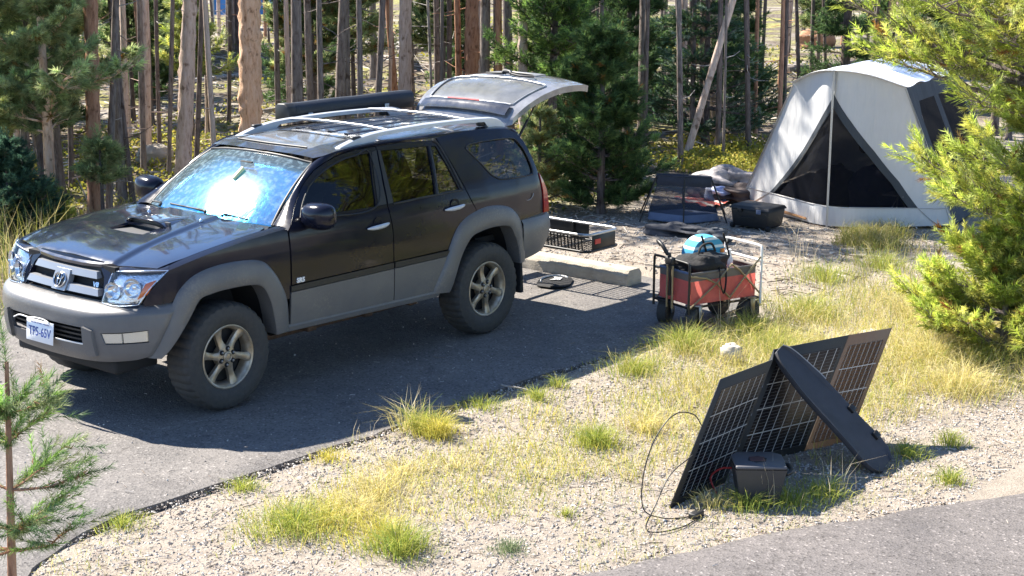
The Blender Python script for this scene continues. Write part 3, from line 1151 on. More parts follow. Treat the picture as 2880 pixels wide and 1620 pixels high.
for sgn in (1, -1):
    mir = sgn < 0
    mb = MB()
    mb.grid([[tuple(lampfn(-.045, *lamp_outline(u, v))) for v in np.linspace(0, 1, 12)] for u in np.linspace(0, 1, 20)])
    hl = mb.build('headlight', M['refl'], car, smooth=60, mirror=mir)
    for u0, v0, r in ((.20, .42, .062), (.60, .52, .068)):
        mb = MB()
        c = Vector(lampfn(-.028, u0, v0))
        ax = Vector((.93, .33, .05)).normalized()
        e1 = Vector((0, 0, 1)) - ax * ax.z
        e1.normalize()
        e2 = ax.cross(e1)
        G = []
        for rr, dd in ((r, .022), (r * .97, .016), (r * .8, -.006), (r * .5, -.022), (r * .2, -.028), (r * .18, .0), (.001, .002)):
            G.append([tuple(c + ax * dd + e1 * rr * math.cos(q) + e2 * rr * math.sin(q)) for q in np.linspace(0, 2 * PI, 25)])
        mb.grid(G).build('lamp_bowl', M['chrome'], hl, smooth=60, mirror=mir)
    mb = MB()
    mb.grid([[tuple(lampfn(-.012, u, v)) for v in np.linspace(.16 + (u - .78) * .9, .62 + (u - .78) * .7, 6)] for u in np.linspace(.78, .92, 6)])
    mb.build('turn_signal', M['amber'], hl, smooth=60, mirror=mir)
    mb = MB()
    mb.grid([[tuple(lampfn(.0, *lamp_outline(u, v))) for v in np.linspace(0, 1, 12)] for u in np.linspace(0, 1, 20)])
    mb.build('lens', M['lens'], hl, smooth=60, mirror=mir)
    mb = MB()
    edge = [lampfn(-.002, *lamp_outline(u, 0)) for u in np.linspace(0, 1, 12)] + [lampfn(-.002, *lamp_outline(1, v)) for v in np.linspace(0, 1, 8)] + \
           [lampfn(-.002, *lamp_outline(u, 1)) for u in np.linspace(1, 0, 12)] + [lampfn(-.002, *lamp_outline(0, v)) for v in np.linspace(1, 0, 8)]
    mb.tube([tuple(p) for p in edge], .003, 6, cap=False).build('lens_edge', M['refl'], hl, smooth=60, mirror=mir)
    # body skin below and around the lamp
    mb = MB()
    G = []
    for u in np.linspace(-.06, 1.0, 14):
        p = lampfn(-.02, *lamp_outline(max(u, 0), 0))
        if u < 0: p = p + np.array((.01, -.03, 0))
        G.append([tuple(p + np.array((0, 0, .012))), tuple(p + np.array((.006, .004, -.012))), tuple(p + np.array((-.03, -.02, -.045)))])
    mb.grid(G).build('lamp_surround', M['paint'], car, smooth=60, mirror=mir)
    mb = MB()
    G = []
    for v in np.linspace(0, 1, 8):
        p = lampfn(-.02, *lamp_outline(0, v))
        G.append([tuple(p + np.array((-.0, .01, 0))), (float(xg(.455, p[2])) + .006, .455, p[2]), (float(xg(.43, p[2])) - .01, .43, p[2])])
    mb.grid(G).build('lamp_surround', M['paint'], car, smooth=60, mirror=mir)
    mb = MB()
    G = []
    for u in np.linspace(0, 1, 12):
        p = lampfn(-.01, *lamp_outline(u, 1))
        q = np.array(skin(np.array([p[0] - .05]), np.array([min(p[1] - .004, .80)]))[0])
        q[2] = q[2] - .004
        G.append([tuple(p + np.array((.01, .005, -.01))), tuple(p * .5 + q * .5 + np.array((0, 0, .006))), tuple(q)])
    mb.grid(G).build('lamp_surround', M['paint'], car, smooth=60, mirror=mir)

# bumper: plan curve swept with a profile; u is arc length from the middle, v is height
bp = crom([(.872, 0), (.868, .2), (.850, .4), (.808, .55), (.735, .68), (.640, .78), (.545, .842), (.455, .882), (.40, .896)], 90)
bs = np.r_[0, np.cumsum(np.linalg.norm(np.diff(bp, axis=0), axis=1))]
btan = np.gradient(bp, axis=0)
btan /= np.linalg.norm(btan, axis=1)[:, None]
bprof = smooth_interp([.42, .46, .50, .60, .70, .775, .805, .822, .840, .86], [-.06, -.022, .0, .018, .024, .020, .004, -.03, -.095, -.14], .012)


def bump(off=0.0):
    def fn(u, v):
        a = np.abs(u)
        x, y = np.interp(a, bs, bp[:, 0]), np.interp(a, bs, bp[:, 1])
        tx, ty = np.interp(a, bs, btan[:, 0]), np.interp(a, bs, btan[:, 1])
        o = bprof(v - .022 * np.clip((a - .5) / .5, 0, 1) * (v > .78) - .02 * np.clip((a - .5) / .5, 0, 1) * (v < .52)) + off
        o = np.where(v > .8, o * np.clip(1 - (a - .75) / .5, .25, 1), o)
        nx, ny = ty, -tx
        return np.stack([x + nx * o, np.sign(u) * (y + ny * o), v], -1)
    return fn


S_ = float(np.interp(.882, bp[:, 1], bs))
Sl = float(np.interp(.80, bp[:, 1], bs))
sy = lambda y: float(np.interp(y, bp[:, 1], bs))
bo = [(-S_, .866), (-S_ * .75, .850), (-.45, .842), (.45, .842), (S_ * .75, .850), (S_, .866), (Sl, .50), (Sl * .9, .475), (sy(.6), .455), (.3, .440), (0, .436)]
bo += [(-.3, .440), (-sy(.6), .455), (-Sl * .9, .475), (-Sl, .50)]
intake = [(-.425, .690), (.425, .690), (.412, .565), (-.412, .565)]
fogs = [[(s * sy(.548), .664), (s * sy(.80), .690), (s * sy(.80), .604), (s * sy(.575), .586)] for s in (1, -1)]
fb = panel(bo, [intake] + fogs, bump(), res=.013, rim=BK).build('front_bumper', M['clad'], car, smooth=40)
panel([(-.44, .70), (.44, .70), (.44, .555), (-.44, .555)], [], bump(-.07), res=.05).build('intake_recess', M['dark'], fb)
for z in (.660, .628, .596):
    panel([(-.42, z - .006), (-.42, z + .006), (.42, z + .006), (.42, z - .006)], [], bump(-.020), res=.012, rim=BK).build('intake_slat', M['black'], fb, smooth=40)
panel([(.13, .566), (.13, .575), (.415, .578), (.415, .569)], [], bump(.008), res=.006, rim=BK * .3).build('trim_strip', M['white'], fb, smooth=40)
for s in (1, -1):
    panel([(s * .425, .545), (s * .425, .700), (s * .500, .680), (s * .515, .500), (s * .44, .480)], [], bump(.022), res=.012, rim=BK * 1.2).build('bumper_guard', M['clad'], fb, smooth=40)
    ys0, ys1 = sy(.548), sy(.80)
    panel([(s * (ys0 - .008), .672), (s * (ys1 + .008), .698), (s * (ys1 + .008), .596), (s * (ys0 + .02), .578)], [], bump(-.022), res=.03).build('fog_recess', M['black'], fb)
    mid = ys0 + (ys1 - ys0) * .47
    panel([(s * (ys0 + .010), .658), (s * (mid - .006), .667), (s * (mid - .004), .600), (s * (ys0 + .032), .594)], [], bump(-.008), res=.012, rim=BK * .4).build('fog_light', M['foglens'], fb, smooth=40)
    panel([(s * (mid + .006), .668), (s * (ys1 - .006), .684), (s * (ys1 - .006), .611), (s * (mid + .008), .601)], [], bump(-.008), res=.012, rim=BK * .4).build('fog_light', M['foglens'], fb, smooth=40)
mb = MB()
mb.box((.55, 0, .40), (.36, 1.15, .10))
mb.box((.1, 0, .42), (.7, .8, .16))
mb.build('skid_plate', M['dark'], car, bevel=.02)
# number plate, slightly loose, tied on with a wire
pc = Vector((.918, -.005, .602))
pm = frame4(pc, (-.03, 1, -.01), (-.10, 0, 1))
mb = MB()
mb.box((0, 0, 0), (.300, .152, .004))
for p in range(len(mb.v)): mb.v[p] = tuple(pm @ Vector(mb.v[p]))
pl = mb.build('number_plate', M['plate'], fb, bevel=.001, seg=1)
text_mesh('lettering', 'TP5-65V', .088, pm @ Matrix.Translation((0, -.008, .0032)), M['plateblue'], pl, .0006, sx=.80, bold=.001)
text_mesh('lettering', 'Beautiful British Columbia', .021, pm @ Matrix.Translation((0, .058, .0032)), M['plateblue'], pl, .0005, sx=.95)
mb = MB()
mb.tube([tuple(pm @ Vector(p)) for p in crom([(-.30, .055, .0), (-.22, .083, .01), (-.12, .082, .012), (-.06, .09, .012), (.05, .092, .012), (.11, .075, .010), (.115, .06, .006)], 26)], .005, 6)
mb.build('wire', M['white'], pl, smooth=60)

# --- windscreen, pillars, roof
wb = crom([(-.600, -.700, 1.212), (-.525, -.46, 1.228), (-.480, 0, 1.240), (-.525, .46, 1.228), (-.600, .700, 1.212)], 25)
wt = crom([(-1.128, -.575, 1.596), (-1.085, -.32, 1.626), (-1.065, 0, 1.638), (-1.085, .32, 1.626), (-1.128, .575, 1.596)], 25)


def screen(n=16, off=0.0, t0=0., t1=1., s0=0., s1=1., tilt=0.):
    G = []
    for i in np.linspace(s0 * 24, s1 * 24, 25):
        a = np.array([np.interp(i, range(25), wb[:, k]) for k in range(3)])
        b = np.array([np.interp(i, range(25), wt[:, k]) for k in range(3)])
        nrm = np.cross(b - a, (0, 1, 0))
        nrm = nrm / np.linalg.norm(nrm)
        if nrm[2] < 0: nrm = -nrm
        G.append([tuple(a + (b - a) * t + nrm * (.030 * 4 * t * (1 - t) + off + tilt * t)) for t in np.linspace(t0, t1, n)])
    return G


ws = MB().grid(screen()).build('windscreen', M['windscreen'], car, smooth=80)
ssm = MB().grid(screen(40, -.030, .02, .97, .02, .98, -.030))
sun_sh = ssm.build('sunshade', M['foil'], ws, smooth=80)
mb = MB()
mb.tube([tuple(p + np.array((0, 0, .003))) for p in wt], .010, 6)
mb.tube([tuple(r[-1 if False else k]) for k, r in ((0, screen()[0]),)] if False else [tuple(p) for p in screen()[0]], .009, 6)
mb.tube([tuple(p) for p in screen()[-1]], .009, 6)
mb.build('windscreen_trim', M['black'], ws, smooth=60)
mb = MB()                                                # mirror and toll tag behind the glass
mp = np.array(screen(16, -.02)[13][12])
mb.box(tuple(mp), (.03, .14, .05))
mb.build('rear_view_mirror', M['dark'], ws, bevel=.01)
mb = MB()
mp = np.array(screen(16, -.022)[14][9])
mb.box(tuple(mp), (.12, .022, .09), rotm(0, math.radians(36), 0))
mb.build('paper_tag', mat('paper_tag', (.75, .72, .35), .7), ws)
mb = MB()                                                # cowl
G = []
for i, p in enumerate(wb):
    y = p[1]
    G.append([tuple(p + np.array((-.02, 0, -.012))), tuple(p + np.array((.03, 0, -.006))), (min(p[0] + .14, -.40), y * 1.1, 1.200 - .03 * (abs(y) / .67) ** 3)])
mb.grid(G).build('cowl', M['black'], car, smooth=50)
for P in ([(-.47, -.42, 1.245), (-.50, -.44, 1.262), (-.545, -.60, 1.255)], [(-.46, .12, 1.252), (-.475, .10, 1.268), (-.53, -.36, 1.262)], [(-.47, .30, 1.248), (-.49, .32, 1.262), (-.53, .52, 1.245)]):
    mb = MB()
    mb.tube(crom(P, 14), [.011] * 5 + [.007] * 9, 6).build('wiper', M['black'], ws, smooth=60)

redge = smooth_interp([-3.45, -3.28, -2.6, -1.9, -1.33, -1.10], [1.632, 1.664, 1.690, 1.690, 1.668, 1.622], .05)
ryy = smooth_interp([-3.45, -3.28, -2.6, -1.9, -1.33, -1.10], [.615, .632, .648, .648, .625, .585], .05)


def roof(u, v):
    e = redge(u)
    t = np.clip(np.abs(v) / ryy(u), 0, 1.2)
    return np.stack([u, v, e + .040 * (1 - t ** 3.0)], -1)


rpoly = [(x, float(ryy(x))) for x in np.linspace(-1.13, -3.44, 30)]
rfront = [(p[0] - .012, p[1]) for p in wt]
ro = rfront + [(x, y) for x, y in rpoly[1:]] + [(-3.46, .45), (-3.475, 0), (-3.46, -.45)] + [(x, -y) for x, y in rpoly[:0:-1]]
sroof = [(-1.235, -.40), (-1.205, -.2), (-1.195, 0), (-1.205, .2), (-1.235, .40), (-1.27, .425), (-1.62, .425), (-1.66, .40), (-1.66, -.40), (-1.62, -.425), (-1.27, -.425)]
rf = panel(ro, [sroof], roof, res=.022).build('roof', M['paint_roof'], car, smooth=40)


def roof_off(o):
    return lambda u, v: roof(u, v) + np.array((0, 0, o))


panel([(-1.65 + (x + 1.65) * .985, y * .985) for x, y in sroof], [], roof_off(-.004), res=.03).build('sunroof', M['hatchglass'], rf, smooth=50)
mb = MB()
mb.tube([tuple(roof(np.array([x]), np.array([y]))[0] + np.array((0, 0, .004))) for x, y in [(-1.248, -.395), (-1.22, -.2), (-1.212, 0), (-1.22, .2), (-1.248, .395)]], .007, 6)
mb.build('wind_deflector', M['black'], rf, smooth=60)
for y in np.linspace(-.28, .28, 4):                      # pressed ribs
    mb = MB()
    G = [[tuple(roof(np.array([x]), np.array([y + w]))[0] + np.array((0, 0, h))) for w, h in ((-.03, .0), (-.018, .007), (.018, .007), (.03, .0))] for x in np.linspace(-1.78, -3.25, 20)]
    mb.grid(G).build('roof_rib', M['paint'], rf, smooth=50)
for sgn in (1, -1):
    # cant rail between roof edge and door tops, running down as the windscreen pillar
    topl = [(-2.42, 1.664), (-2.2, 1.668), (-1.9, 1.672), (-1.70, 1.670), (-1.52, 1.664), (-1.35, 1.646), (-1.21, 1.608), (-1.08, 1.558), (-.98, 1.496), (-.88, 1.418), (-.76, 1.336), (-.640, 1.236), (-.595, 1.195)]
    inner = [(-2.42, .648, 1.690), (-2.2, .648, 1.690), (-1.9, .648, 1.690), (-1.70, .645, 1.688), (-1.52, .638, 1.680), (-1.36, .627, 1.668), (-1.22, .606, 1.643), (-1.130, .580, 1.604), (-1.02, .603, 1.540), (-.90, .630, 1.452), (-.78, .658, 1.362), (-.67, .684, 1.272), (-.600, .702, 1.214)]
    A, B = crom(topl, 50), crom(inner, 50)
    G = []
    for (x, z), b in zip(A, B):
        a = np.array((x, float(ys(x, z)), z))
        m_ = (a + b) / 2 + np.array((.004, .010, .010))
        G.append([tuple(a), tuple(a * .6 + b * .4 + np.array((.003, .010, .008))), tuple(m_ * .3 + b * .7 + np.array((.002, .004, .006))), tuple(b)])
    mb = MB().grid(G)
    # over the quarter panel
    G = []
    for x in np.linspace(-2.40, -3.44, 24):
        zt = float(np.interp(x, [-3.44, -3.40, -3.28, -3.0, -2.6, -2.40], [1.575, 1.612, 1.655, 1.672, 1.680, 1.668]))
        a = np.array((x, float(ys(x, zt)), zt))
        b = np.array((x, float(ryy(x)), float(redge(x))))
        G.append([tuple(a), tuple((a + b) / 2 + np.array((0, .006, .006))), tuple(b)])
    mb.grid(G)
    mb.build('roof_pillar', M['paint'], car, smooth=50, mirror=sgn < 0)
    # roof rails
    mb = MB()
    yr = .565
    P = [(-1.36, 1.674), (-1.46, 1.704), (-1.60, 1.738), (-1.78, 1.762), (-2.0, 1.772), (-2.4, 1.778), (-2.8, 1.772), (-3.05, 1.762), (-3.20, 1.752), (-3.30, 1.722), (-3.35, 1.684)]
    P = crom(P, 44)
    G = []
    for x, z in P:
        zr = float(roof(np.array([x]), np.array([yr]))[0, 2])
        fr = np.clip(min((-1.36 - x) / .45, (x + 3.35) / .22), 0, 1)
        w = .030
        bot = zr - .004 if fr < 1 else z - .036
        c = .5
        G.append([(x, yr - w, max(bot, zr - .004) if fr < 1 else bot), (x, yr - w * .9, z - .006), (x, yr - w * .4, z), (x, yr + w * .4, z), (x, yr + w * .9, z - .008), (x, yr + w, max(bot, zr - .006) if fr < 1 else bot)])
    mb.grid(G, cv=True)
    mb.build('roof_rail', M['silver'], car, smooth=40, mirror=sgn < 0)
    mb = MB()
    for x in (-1.60, -3.08):
        mb.box((x, yr, 1.72), (.10, .045, .06))
    mb.build('rail_foot', M['black'], car, bevel=.012, mirror=sgn < 0)
    # tail lamp
    tl = [(-3.540, 1.262), (-3.585, 1.20), (-3.640, 1.10), (-3.665, 1.0), (-3.668, .915), (-3.572, .918), (-3.566, 1.10)]
    t = panel(tl, [], side(.010), res=.014, rim=RIM * 3).build('tail_light', M['red'], car, smooth=50, mirror=sgn < 0)
    # mirrors
    mb = MB()
    G = []
    for a in np.linspace(-PI / 2, PI / 2, 14):
        row = []
        for b in np.linspace(0, 2 * PI, 24, endpoint=False):
            cb, sb = math.cos(b), math.sin(b)
            e = .62
            px = math.sin(a)
            rr = math.cos(a) ** .75
            yy = math.copysign(abs(cb) ** e, cb) * .128 * rr
            zz = math.copysign(abs(sb) ** e, sb) * .088 * rr
            row.append((-.805 + .098 * px - .02 * (yy > 0) * abs(yy) * 4, .972 + yy * 1.12 - .02 * zz, 1.285 + zz * 1.13 + .05 * yy))
        G.append(row)
    mb.grid(G, cv=True)
    mr_ = mb.build('door_mirror', M['paint'], car, smooth=60, mirror=sgn < 0)
    mb = MB()
    mb.hexa([(-.78, .82, 1.205), (-.90, .82, 1.205), (-.87, .90, 1.225), (-.80, .90, 1.225), (-.78, .80, 1.26), (-.90, .80, 1.26), (-.87, .90, 1.27), (-.80, .90, 1.27)])
    mb.build('mirror_arm', M['black'], mr_, bevel=.01, mirror=sgn < 0)

# --- rear bumper
rp = crom([(-3.215, .905), (-3.40, .890), (-3.55, .862), (-3.68, .805), (-3.78, .70), (-3.85, .5), (-3.885, 0)], 60)
G = []
for x, y in list(rp) + [(x, -y) for x, y in rp[-2::-1]]:
    t = np.clip((-3.215 - x) / .67, 0, 1)
    zt, zb = .905 - .012 * t, .548 + .06 * t
    sgn = 1 if y >= 0 else -1
    ay = abs(y)
    def pt(dx, dy, z): return (x + dx, sgn * max(ay + dy, 0) if ay > 1e-6 else 0, z)
    k = t
    G.append([pt(.05 * k, -.07, zt - .005), pt(.0, -.012, zt), pt(-.018 * k, .012, zt - .03), pt(-.025 * k, .018, zt - .12), pt(-.01 * k, .006, zb + .10), pt(.03 * k, -.03, zb), pt(.10 * k, -.10, zb + .01)])
MB().grid(G).build('rear_bumper', M['clad'], car, smooth=50)
mb = MB()                                                # load floor, bulkheads and underside
mb.box((-1.8, 0, .50), (2.9, 1.40, .06))
mb.box((-3.35, 0, .74), (.9, 1.30, .05))
mb.box((-3.74, 0, .74), (.06, 1.35, .30))
mb.box((-.50, 0, .82), (.06, 1.55, .70))
mb.box((.62, 0, .90), (.04, 1.0, .35))
mb.build('floor_pan', M['dark'], car)
mb = MB()
for sy_ in (1, -1):
    for x in (0, -2.789): mb.tube([(x, sy_ * .45, .385), (x, sy_ * .80, .385)], .05, 10)
    mb.box((-3.0, sy_ * .5, .46), (.9, .1, .12))
    mb.hexa([(-3.20, sy_ * .74, .28), (-3.24, sy_ * .74, .28), (-3.24, sy_ * .90, .28), (-3.20, sy_ * .90, .28), (-3.20, sy_ * .74, .56), (-3.22, sy_ * .74, .56), (-3.22, sy_ * .90, .56), (-3.20, sy_ * .90, .56)])
mb.tube([(-2.789, -.6, .385), (-2.789, 0, .385), (-2.789, .6, .385)], [.06, .13, .06], 12)
mb.tube([(.0, 0, .36), (-2.789, 0, .40)], .05, 8)
mb.build('drivetrain', M['dark'], car, smooth=40)
# --- seats
def seat(x, y, w, parent=car):
    mb = MB()
    mb.hexa([(x + .25, y - w, .62), (x + .25, y + w, .62), (x - .25, y + w, .60), (x - .25, y - w, .60), (x + .27, y - w, .80), (x + .27, y + w, .80), (x - .25, y + w, .74), (x - .25, y - w, .74)])
    mb.hexa([(x - .18, y - w, .72), (x - .18, y + w, .72), (x - .30, y + w, .72), (x - .30, y - w, .72), (x - .36, y - w * .8, 1.28), (x - .36, y + w * .8, 1.28), (x - .46, y + w * .8, 1.26), (x - .46, y - w * .8, 1.26)])
    s_ = mb.build('seat', M['seat'], parent, bevel=.05, seg=3)
    for hy in ([y] if w < .4 else [y - .35, y + .35]):
        mb = MB()
        mb.hexa([(x - .38, hy - .12, 1.31), (x - .38, hy + .12, 1.31), (x - .46, hy + .12, 1.31), (x - .46, hy - .12, 1.31), (x - .40, hy - .11, 1.49), (x - .40, hy + .11, 1.49), (x - .48, hy + .11, 1.48), (x - .48, hy - .11, 1.48)])
        mb.build('headrest', M['seat'], s_, bevel=.04, seg=3)


seat(-1.25, .38, .26)
seat(-1.25, -.38, .26)
seat(-2.20, 0, .62)
mb = MB()
mb.hexa([(-.45, -.72, .70), (-.45, .72, .70), (-.85, .72, .72), (-.85, -.72, .72), (-.50, -.72, 1.16), (-.50, .72, 1.16), (-.85, .70, 1.10), (-.85, -.70, 1.10)])
mb.build('dashboard', M['black'], car, bevel=.04)
mb = MB()
mb.tube([(-.98 - .07 * math.sin(a), .38 + .18 * math.cos(a), 1.05 + .17 * math.sin(a)) for a in np.linspace(0, 2 * PI, 25)], .014, 8, cap=False)
mb.tube([(-.85, .38, 1.0), (-.98, .38, 1.05)], .03, 8)
mb.build('steering_wheel', M['black'], car, smooth=60)

# --- hatch, raised
hs = crom([(-3.440, 1.728), (-3.52, 1.800), (-3.64, 1.880), (-3.82, 1.955), (-4.02, 1.998), (-4.20, 2.010), (-4.36, 2.002), (-4.47, 1.984), (-4.53, 1.966)], 60)
hl_ = np.r_[0, np.cumsum(np.linalg.norm(np.diff(hs, axis=0), axis=1))]
HL = float(hl_[-1])


def hatch(off):
    def fn(u, v):
        x, z = np.interp(u, hl_, hs[:, 0]), np.interp(u, hl_, hs[:, 1])
        dx, dz = np.interp(u + .01, hl_, hs[:, 0]) - np.interp(u - .01, hl_, hs[:, 0]), np.interp(u + .01, hl_, hs[:, 1]) - np.interp(u - .01, hl_, hs[:, 1])
        l = np.hypot(dx, dz)
        nx, nz = dz / l, -dx / l
        sag = -.055 * (np.abs(v) / .62) ** 2.4 + off
        return np.stack([x + nx * sag, v, z + nz * sag], -1)
    return fn


ho = [(.0, -.52), (.03, -.57), (.25, -.615), (.50, -.645), (.85, -.655), (HL - .04, -.63), (HL, -.58), (HL, .58), (HL - .04, .63), (.85, .655), (.50, .645), (.25, .615), (.03, .57), (.0, .52)]
hg = [(.20, -.49), (.17, -.44), (.155, 0), (.17, .44), (.20, .49), (.45, .535), (.57, .545), (.61, .50), (.625, 0), (.61, -.50), (.57, -.545), (.45, -.535)]
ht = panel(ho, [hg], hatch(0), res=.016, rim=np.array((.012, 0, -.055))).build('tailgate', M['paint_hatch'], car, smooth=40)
panel(hg, [], hatch(-.006), res=.03).build('rear_window', M['hatchglass'], ht, smooth=60)
panel([(u, v * .97) for u, v in ho], [], hatch(-.058), res=.05).build('inner_trim', M['clad'], ht, smooth=50)
mb = MB()
F_ = hatch(.004)
mb.tube([tuple(F_(np.array([u]), np.array([v]))[0]) for u, v in crom(hg + [hg[0]], 80)], .008, 6, cap=False)
mb.build('window_seal', M['grille'], ht, smooth=60)
mb = MB()                                                # spoiler with brake lamp strip
G = []
for v in np.linspace(-.50, .50, 24):
    G.append([tuple(hatch(o)(np.array([u]), np.array([v]))[0]) for u, o in ((-.03, .012), (.02, .030), (.09, .034), (.135, .026), (.145, .006))])
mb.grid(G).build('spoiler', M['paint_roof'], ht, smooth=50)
panel([(.128, -.22), (.142, -.22), (.142, .16), (.128, .16)], [], hatch(.032), res=.014).build('brake_light', M['red'], ht)
mb = MB()
H1 = hatch(.028)
P = lambda u, v, o=0: tuple(hatch(.020 + o)(np.array([u]), np.array([v]))[0])
mb.tube([P(.70, -.02), P(.71, -.01, .02), P(.70, .06, .02), P(.665, .10, .01)], [.026, .022, .016, .014], 8)
mb.tube([P(.665, .10, .01), P(.64, .22, .006), P(.69, .34, .006), P(.72, .30, .01), P(.71, .05, .015)], .010, 6)
mb.tube([P(.70, -.02), P(.69, -.22, .0)], [.014, .006], 6)
mb.build('rear_wiper', M['black'], ht, smooth=50)
panel([(.80, -.27), (.80, .27), (.97, .25), (.97, -.25)], [], hatch(.012), res=.03, rim=np.array((0, 0, -.01))).build('plate_recess', M['grille'], ht, smooth=40)
for y in (-.56, .56):
    mb = MB()
    mb.tube([(-3.50, y, 1.45), (-3.70, y, 1.68)], .012, 8)
    mb.tube([(-3.70, y, 1.68), (-3.88, y, 1.90)], .006, 8)
    mb.build('gas_strut', M['black'], ht, smooth=50)

# badge on the front door
for sgn in (1,):
    y0 = float(ys(-.69, .82)) + .003
    text_mesh('badge', 'SR5', .047, frame4((-.688, y0, .822), (-1, 0, -.02), (0, .06, 1)), M['white'], car, .003, sx=1.05, bold=.0022)

# --- wheels
def make_wheel(x, sgn):
    R, W2 = .388, .128
    mb = MB()                                            # barrel of the rim, dark inside
    mb.lathe([(.222, -W2 + .01), (.200, -.06), (.196, .05), (.206, .078), (.214, .086), (.224, .096), (.230, .100), (.231, .107), (.224, .110), (.214, .104)], 48, 'y')
    w = mb.build('wheel', M['alloy'], car, smooth=40)
    mb = MB()
    prof = [(.229, -.10), (.30, -W2), (.355, -W2 + .006), (.378, -.10), (R, -.07), (R, .07), (.380, .098), (.366, .118), (.335, W2 + .002), (.295, W2 + .004), (.262, W2 - .004), (.240, .112), (.230, .103)]
    G = []
    seg = 108
    for i, (r, a) in enumerate(prof):
        row = []
        for k in range(seg):
            q = 2 * PI * k / seg
            rr = r
            if 3 <= i <= 7 and k % 3 == 0: rr = r - (.010 if i in (4, 5) else .009)
            row.append((rr * math.cos(q), a, rr * math.sin(q)))
        G.append(row)
    for j in range(6): pass
    mb.grid(G, cv=True).build('tyre', M['rubber'], w, smooth=28)
    for gy in (-.035, .0, .035):
        pass
    mb = MB()
    mb.lathe([(.19, .02), (.19, .005), (.07, .0), (.05, .02)], 32, 'y').build('brake_disc', M['dark'], w, smooth=40)
    for k in range(6):
        q = 2 * PI * (k + .12) / 6
        mb = MB()
        G = []
        for t in np.linspace(0, 1, 9):
            r = .060 + .158 * t
            hw = .021 + .021 * t ** 1.8 - .004 * math.sin(PI * t) + (.014 * (1 - t) ** 3)
            hw *= 1.0
            sw = .10 * t * t                              # spokes sweep a little
            c, s_ = math.cos(q), math.sin(q)
            y0 = .088 - .016 * math.sin(PI * t * .9) + .006 * t
            row = []
            for wv, dy in ((-1, -.030), (-.94, -.004), (-.55, .003), (0, .004), (.55, .003), (.94, -.004), (1, -.030)):
                lx, lz = r, wv * hw + sw * .25
                row.append((lx * c - lz * s_, y0 + dy, lx * s_ + lz * c))
            G.append(row)
        mb.grid(G).build('spoke', M['alloy'], w, smooth=50)
    mb = MB()
    mb.lathe([(.001, .106), (.030, .106), (.038, .102), (.040, .094), (.074, .090), (.080, .082), (.080, .03)], 36, 'y')
    hb = mb.build('hub_cap', M['alloy'], w, smooth=35)
    mb = MB()
    mb.tube([(.026 * math.cos(a), .107, .026 * math.sin(a)) for a in np.linspace(0, 2 * PI, 25)], .0025, 5, cap=False)
    mb.build('hub_ring', M['nut'], w, smooth=60)
    for k in range(6):
        q = 2 * PI * (k + .62) / 6
        c = (.058 * math.cos(q), 0, .058 * math.sin(q))
        mb = MB()
        mb.lathe([(.0185, .075), (.0185, .0960), (.001, .0955)], 12, 'y', c).build('lug_hole', M['dark'], w, smooth=40)
        mb = MB()
        mb.lathe([(.0095, .075), (.0095, .104), (.006, .108), (.001, .109)], 6, 'y', c).build('lug_nut', M['nut'], w, smooth=30)
    w.location = (x, sgn * .775, .385)
    return w


w0 = make_wheel(0, 1)
w1 = copy_tree(w0, car)
w1.location = (-2.789, .775, .385)
w1.rotation_euler = (0, math.radians(-8), 0)
for x in (0, -2.789):
    w2 = copy_tree(w0, car)
    w2.location = (x, -.775, .385)
    w2.rotation_euler = (0, 0, PI)

# ------------------------------------------------------------ things on and round the car
def loc_frame(o, ex, ez=(0, 0, 1)):
    """4x4 with local x along ex (level), z up"""
    ex = Vector((ex[0], ex[1], 0)).normalized()
    ey = Vector((0, 0, 1)).cross(ex)
    return Matrix(((ex.x, ey.x, 0, o[0]), (ex.y, ey.y, 0, o[1]), (0, 0, 1, o[2]), (0, 0, 0, 1)))


# cross bars are part of the car
for x in (-1.96, -2.88):
    mb = MB()
    mb.tube([(x, -.565, 1.760), (x + .01, -.3, 1.776), (x + .015, 0, 1.780), (x + .01, .3, 1.776), (x, .565, 1.760)], .011, 8, flat=.7)
    mb.build('cross_bar', M['grille'], car, smooth=60)

# rolled awning along the far roof rail
aw = empty('awning', (-2.75, -.70, 1.78))
tag(aw, 'rolled-up awning in a long black case along the far edge of the car roof', 'awning')
mb = MB()
G = []
prof = [(-.080, -.050), (-.080, .050), (-.052, .086), (.034, .090), (.074, .058), (.080, -.010), (.066, -.060), (.0, -.072), (-.055, -.068)]
for x in np.linspace(-.78, .66, 30):
    k = 1 + .02 * math.sin(x * 9)
    G.append([(x, y * k, z * k) for y, z in prof])
mb.grid(G, cv=True)
mb.add(G[0], [tuple(range(len(prof)))])
mb.add(G[-1], [tuple(range(len(prof)))])
mb.build('case', M['awning'], aw, smooth=50)
mb = MB()
mb.prism([(.66, y * 1.06, z * 1.06) for y, z in prof], (.10, 0, 0))
mb.build('end_cap', M['black'], aw, bevel=.012)
mb = MB()
mb.box((.715, .078, .02), (.05, .004, .012)).build('zip_tag', M['white'], aw)
for x in (-.40, .52):
    mb = MB()
    mb.box((x, .05, -.062), (.05, .20, .012))
    mb.box((x, .10, -.03), (.05, .012, .07))
    mb.build('bracket', M['steel'], aw, bevel=.003, seg=1)
mb = MB()
mb.tube([(-.7, .074, .0), (0, .078, .003), (.64, .075, .0)], .004, 5).build('zip', M['blackmetal'], aw)

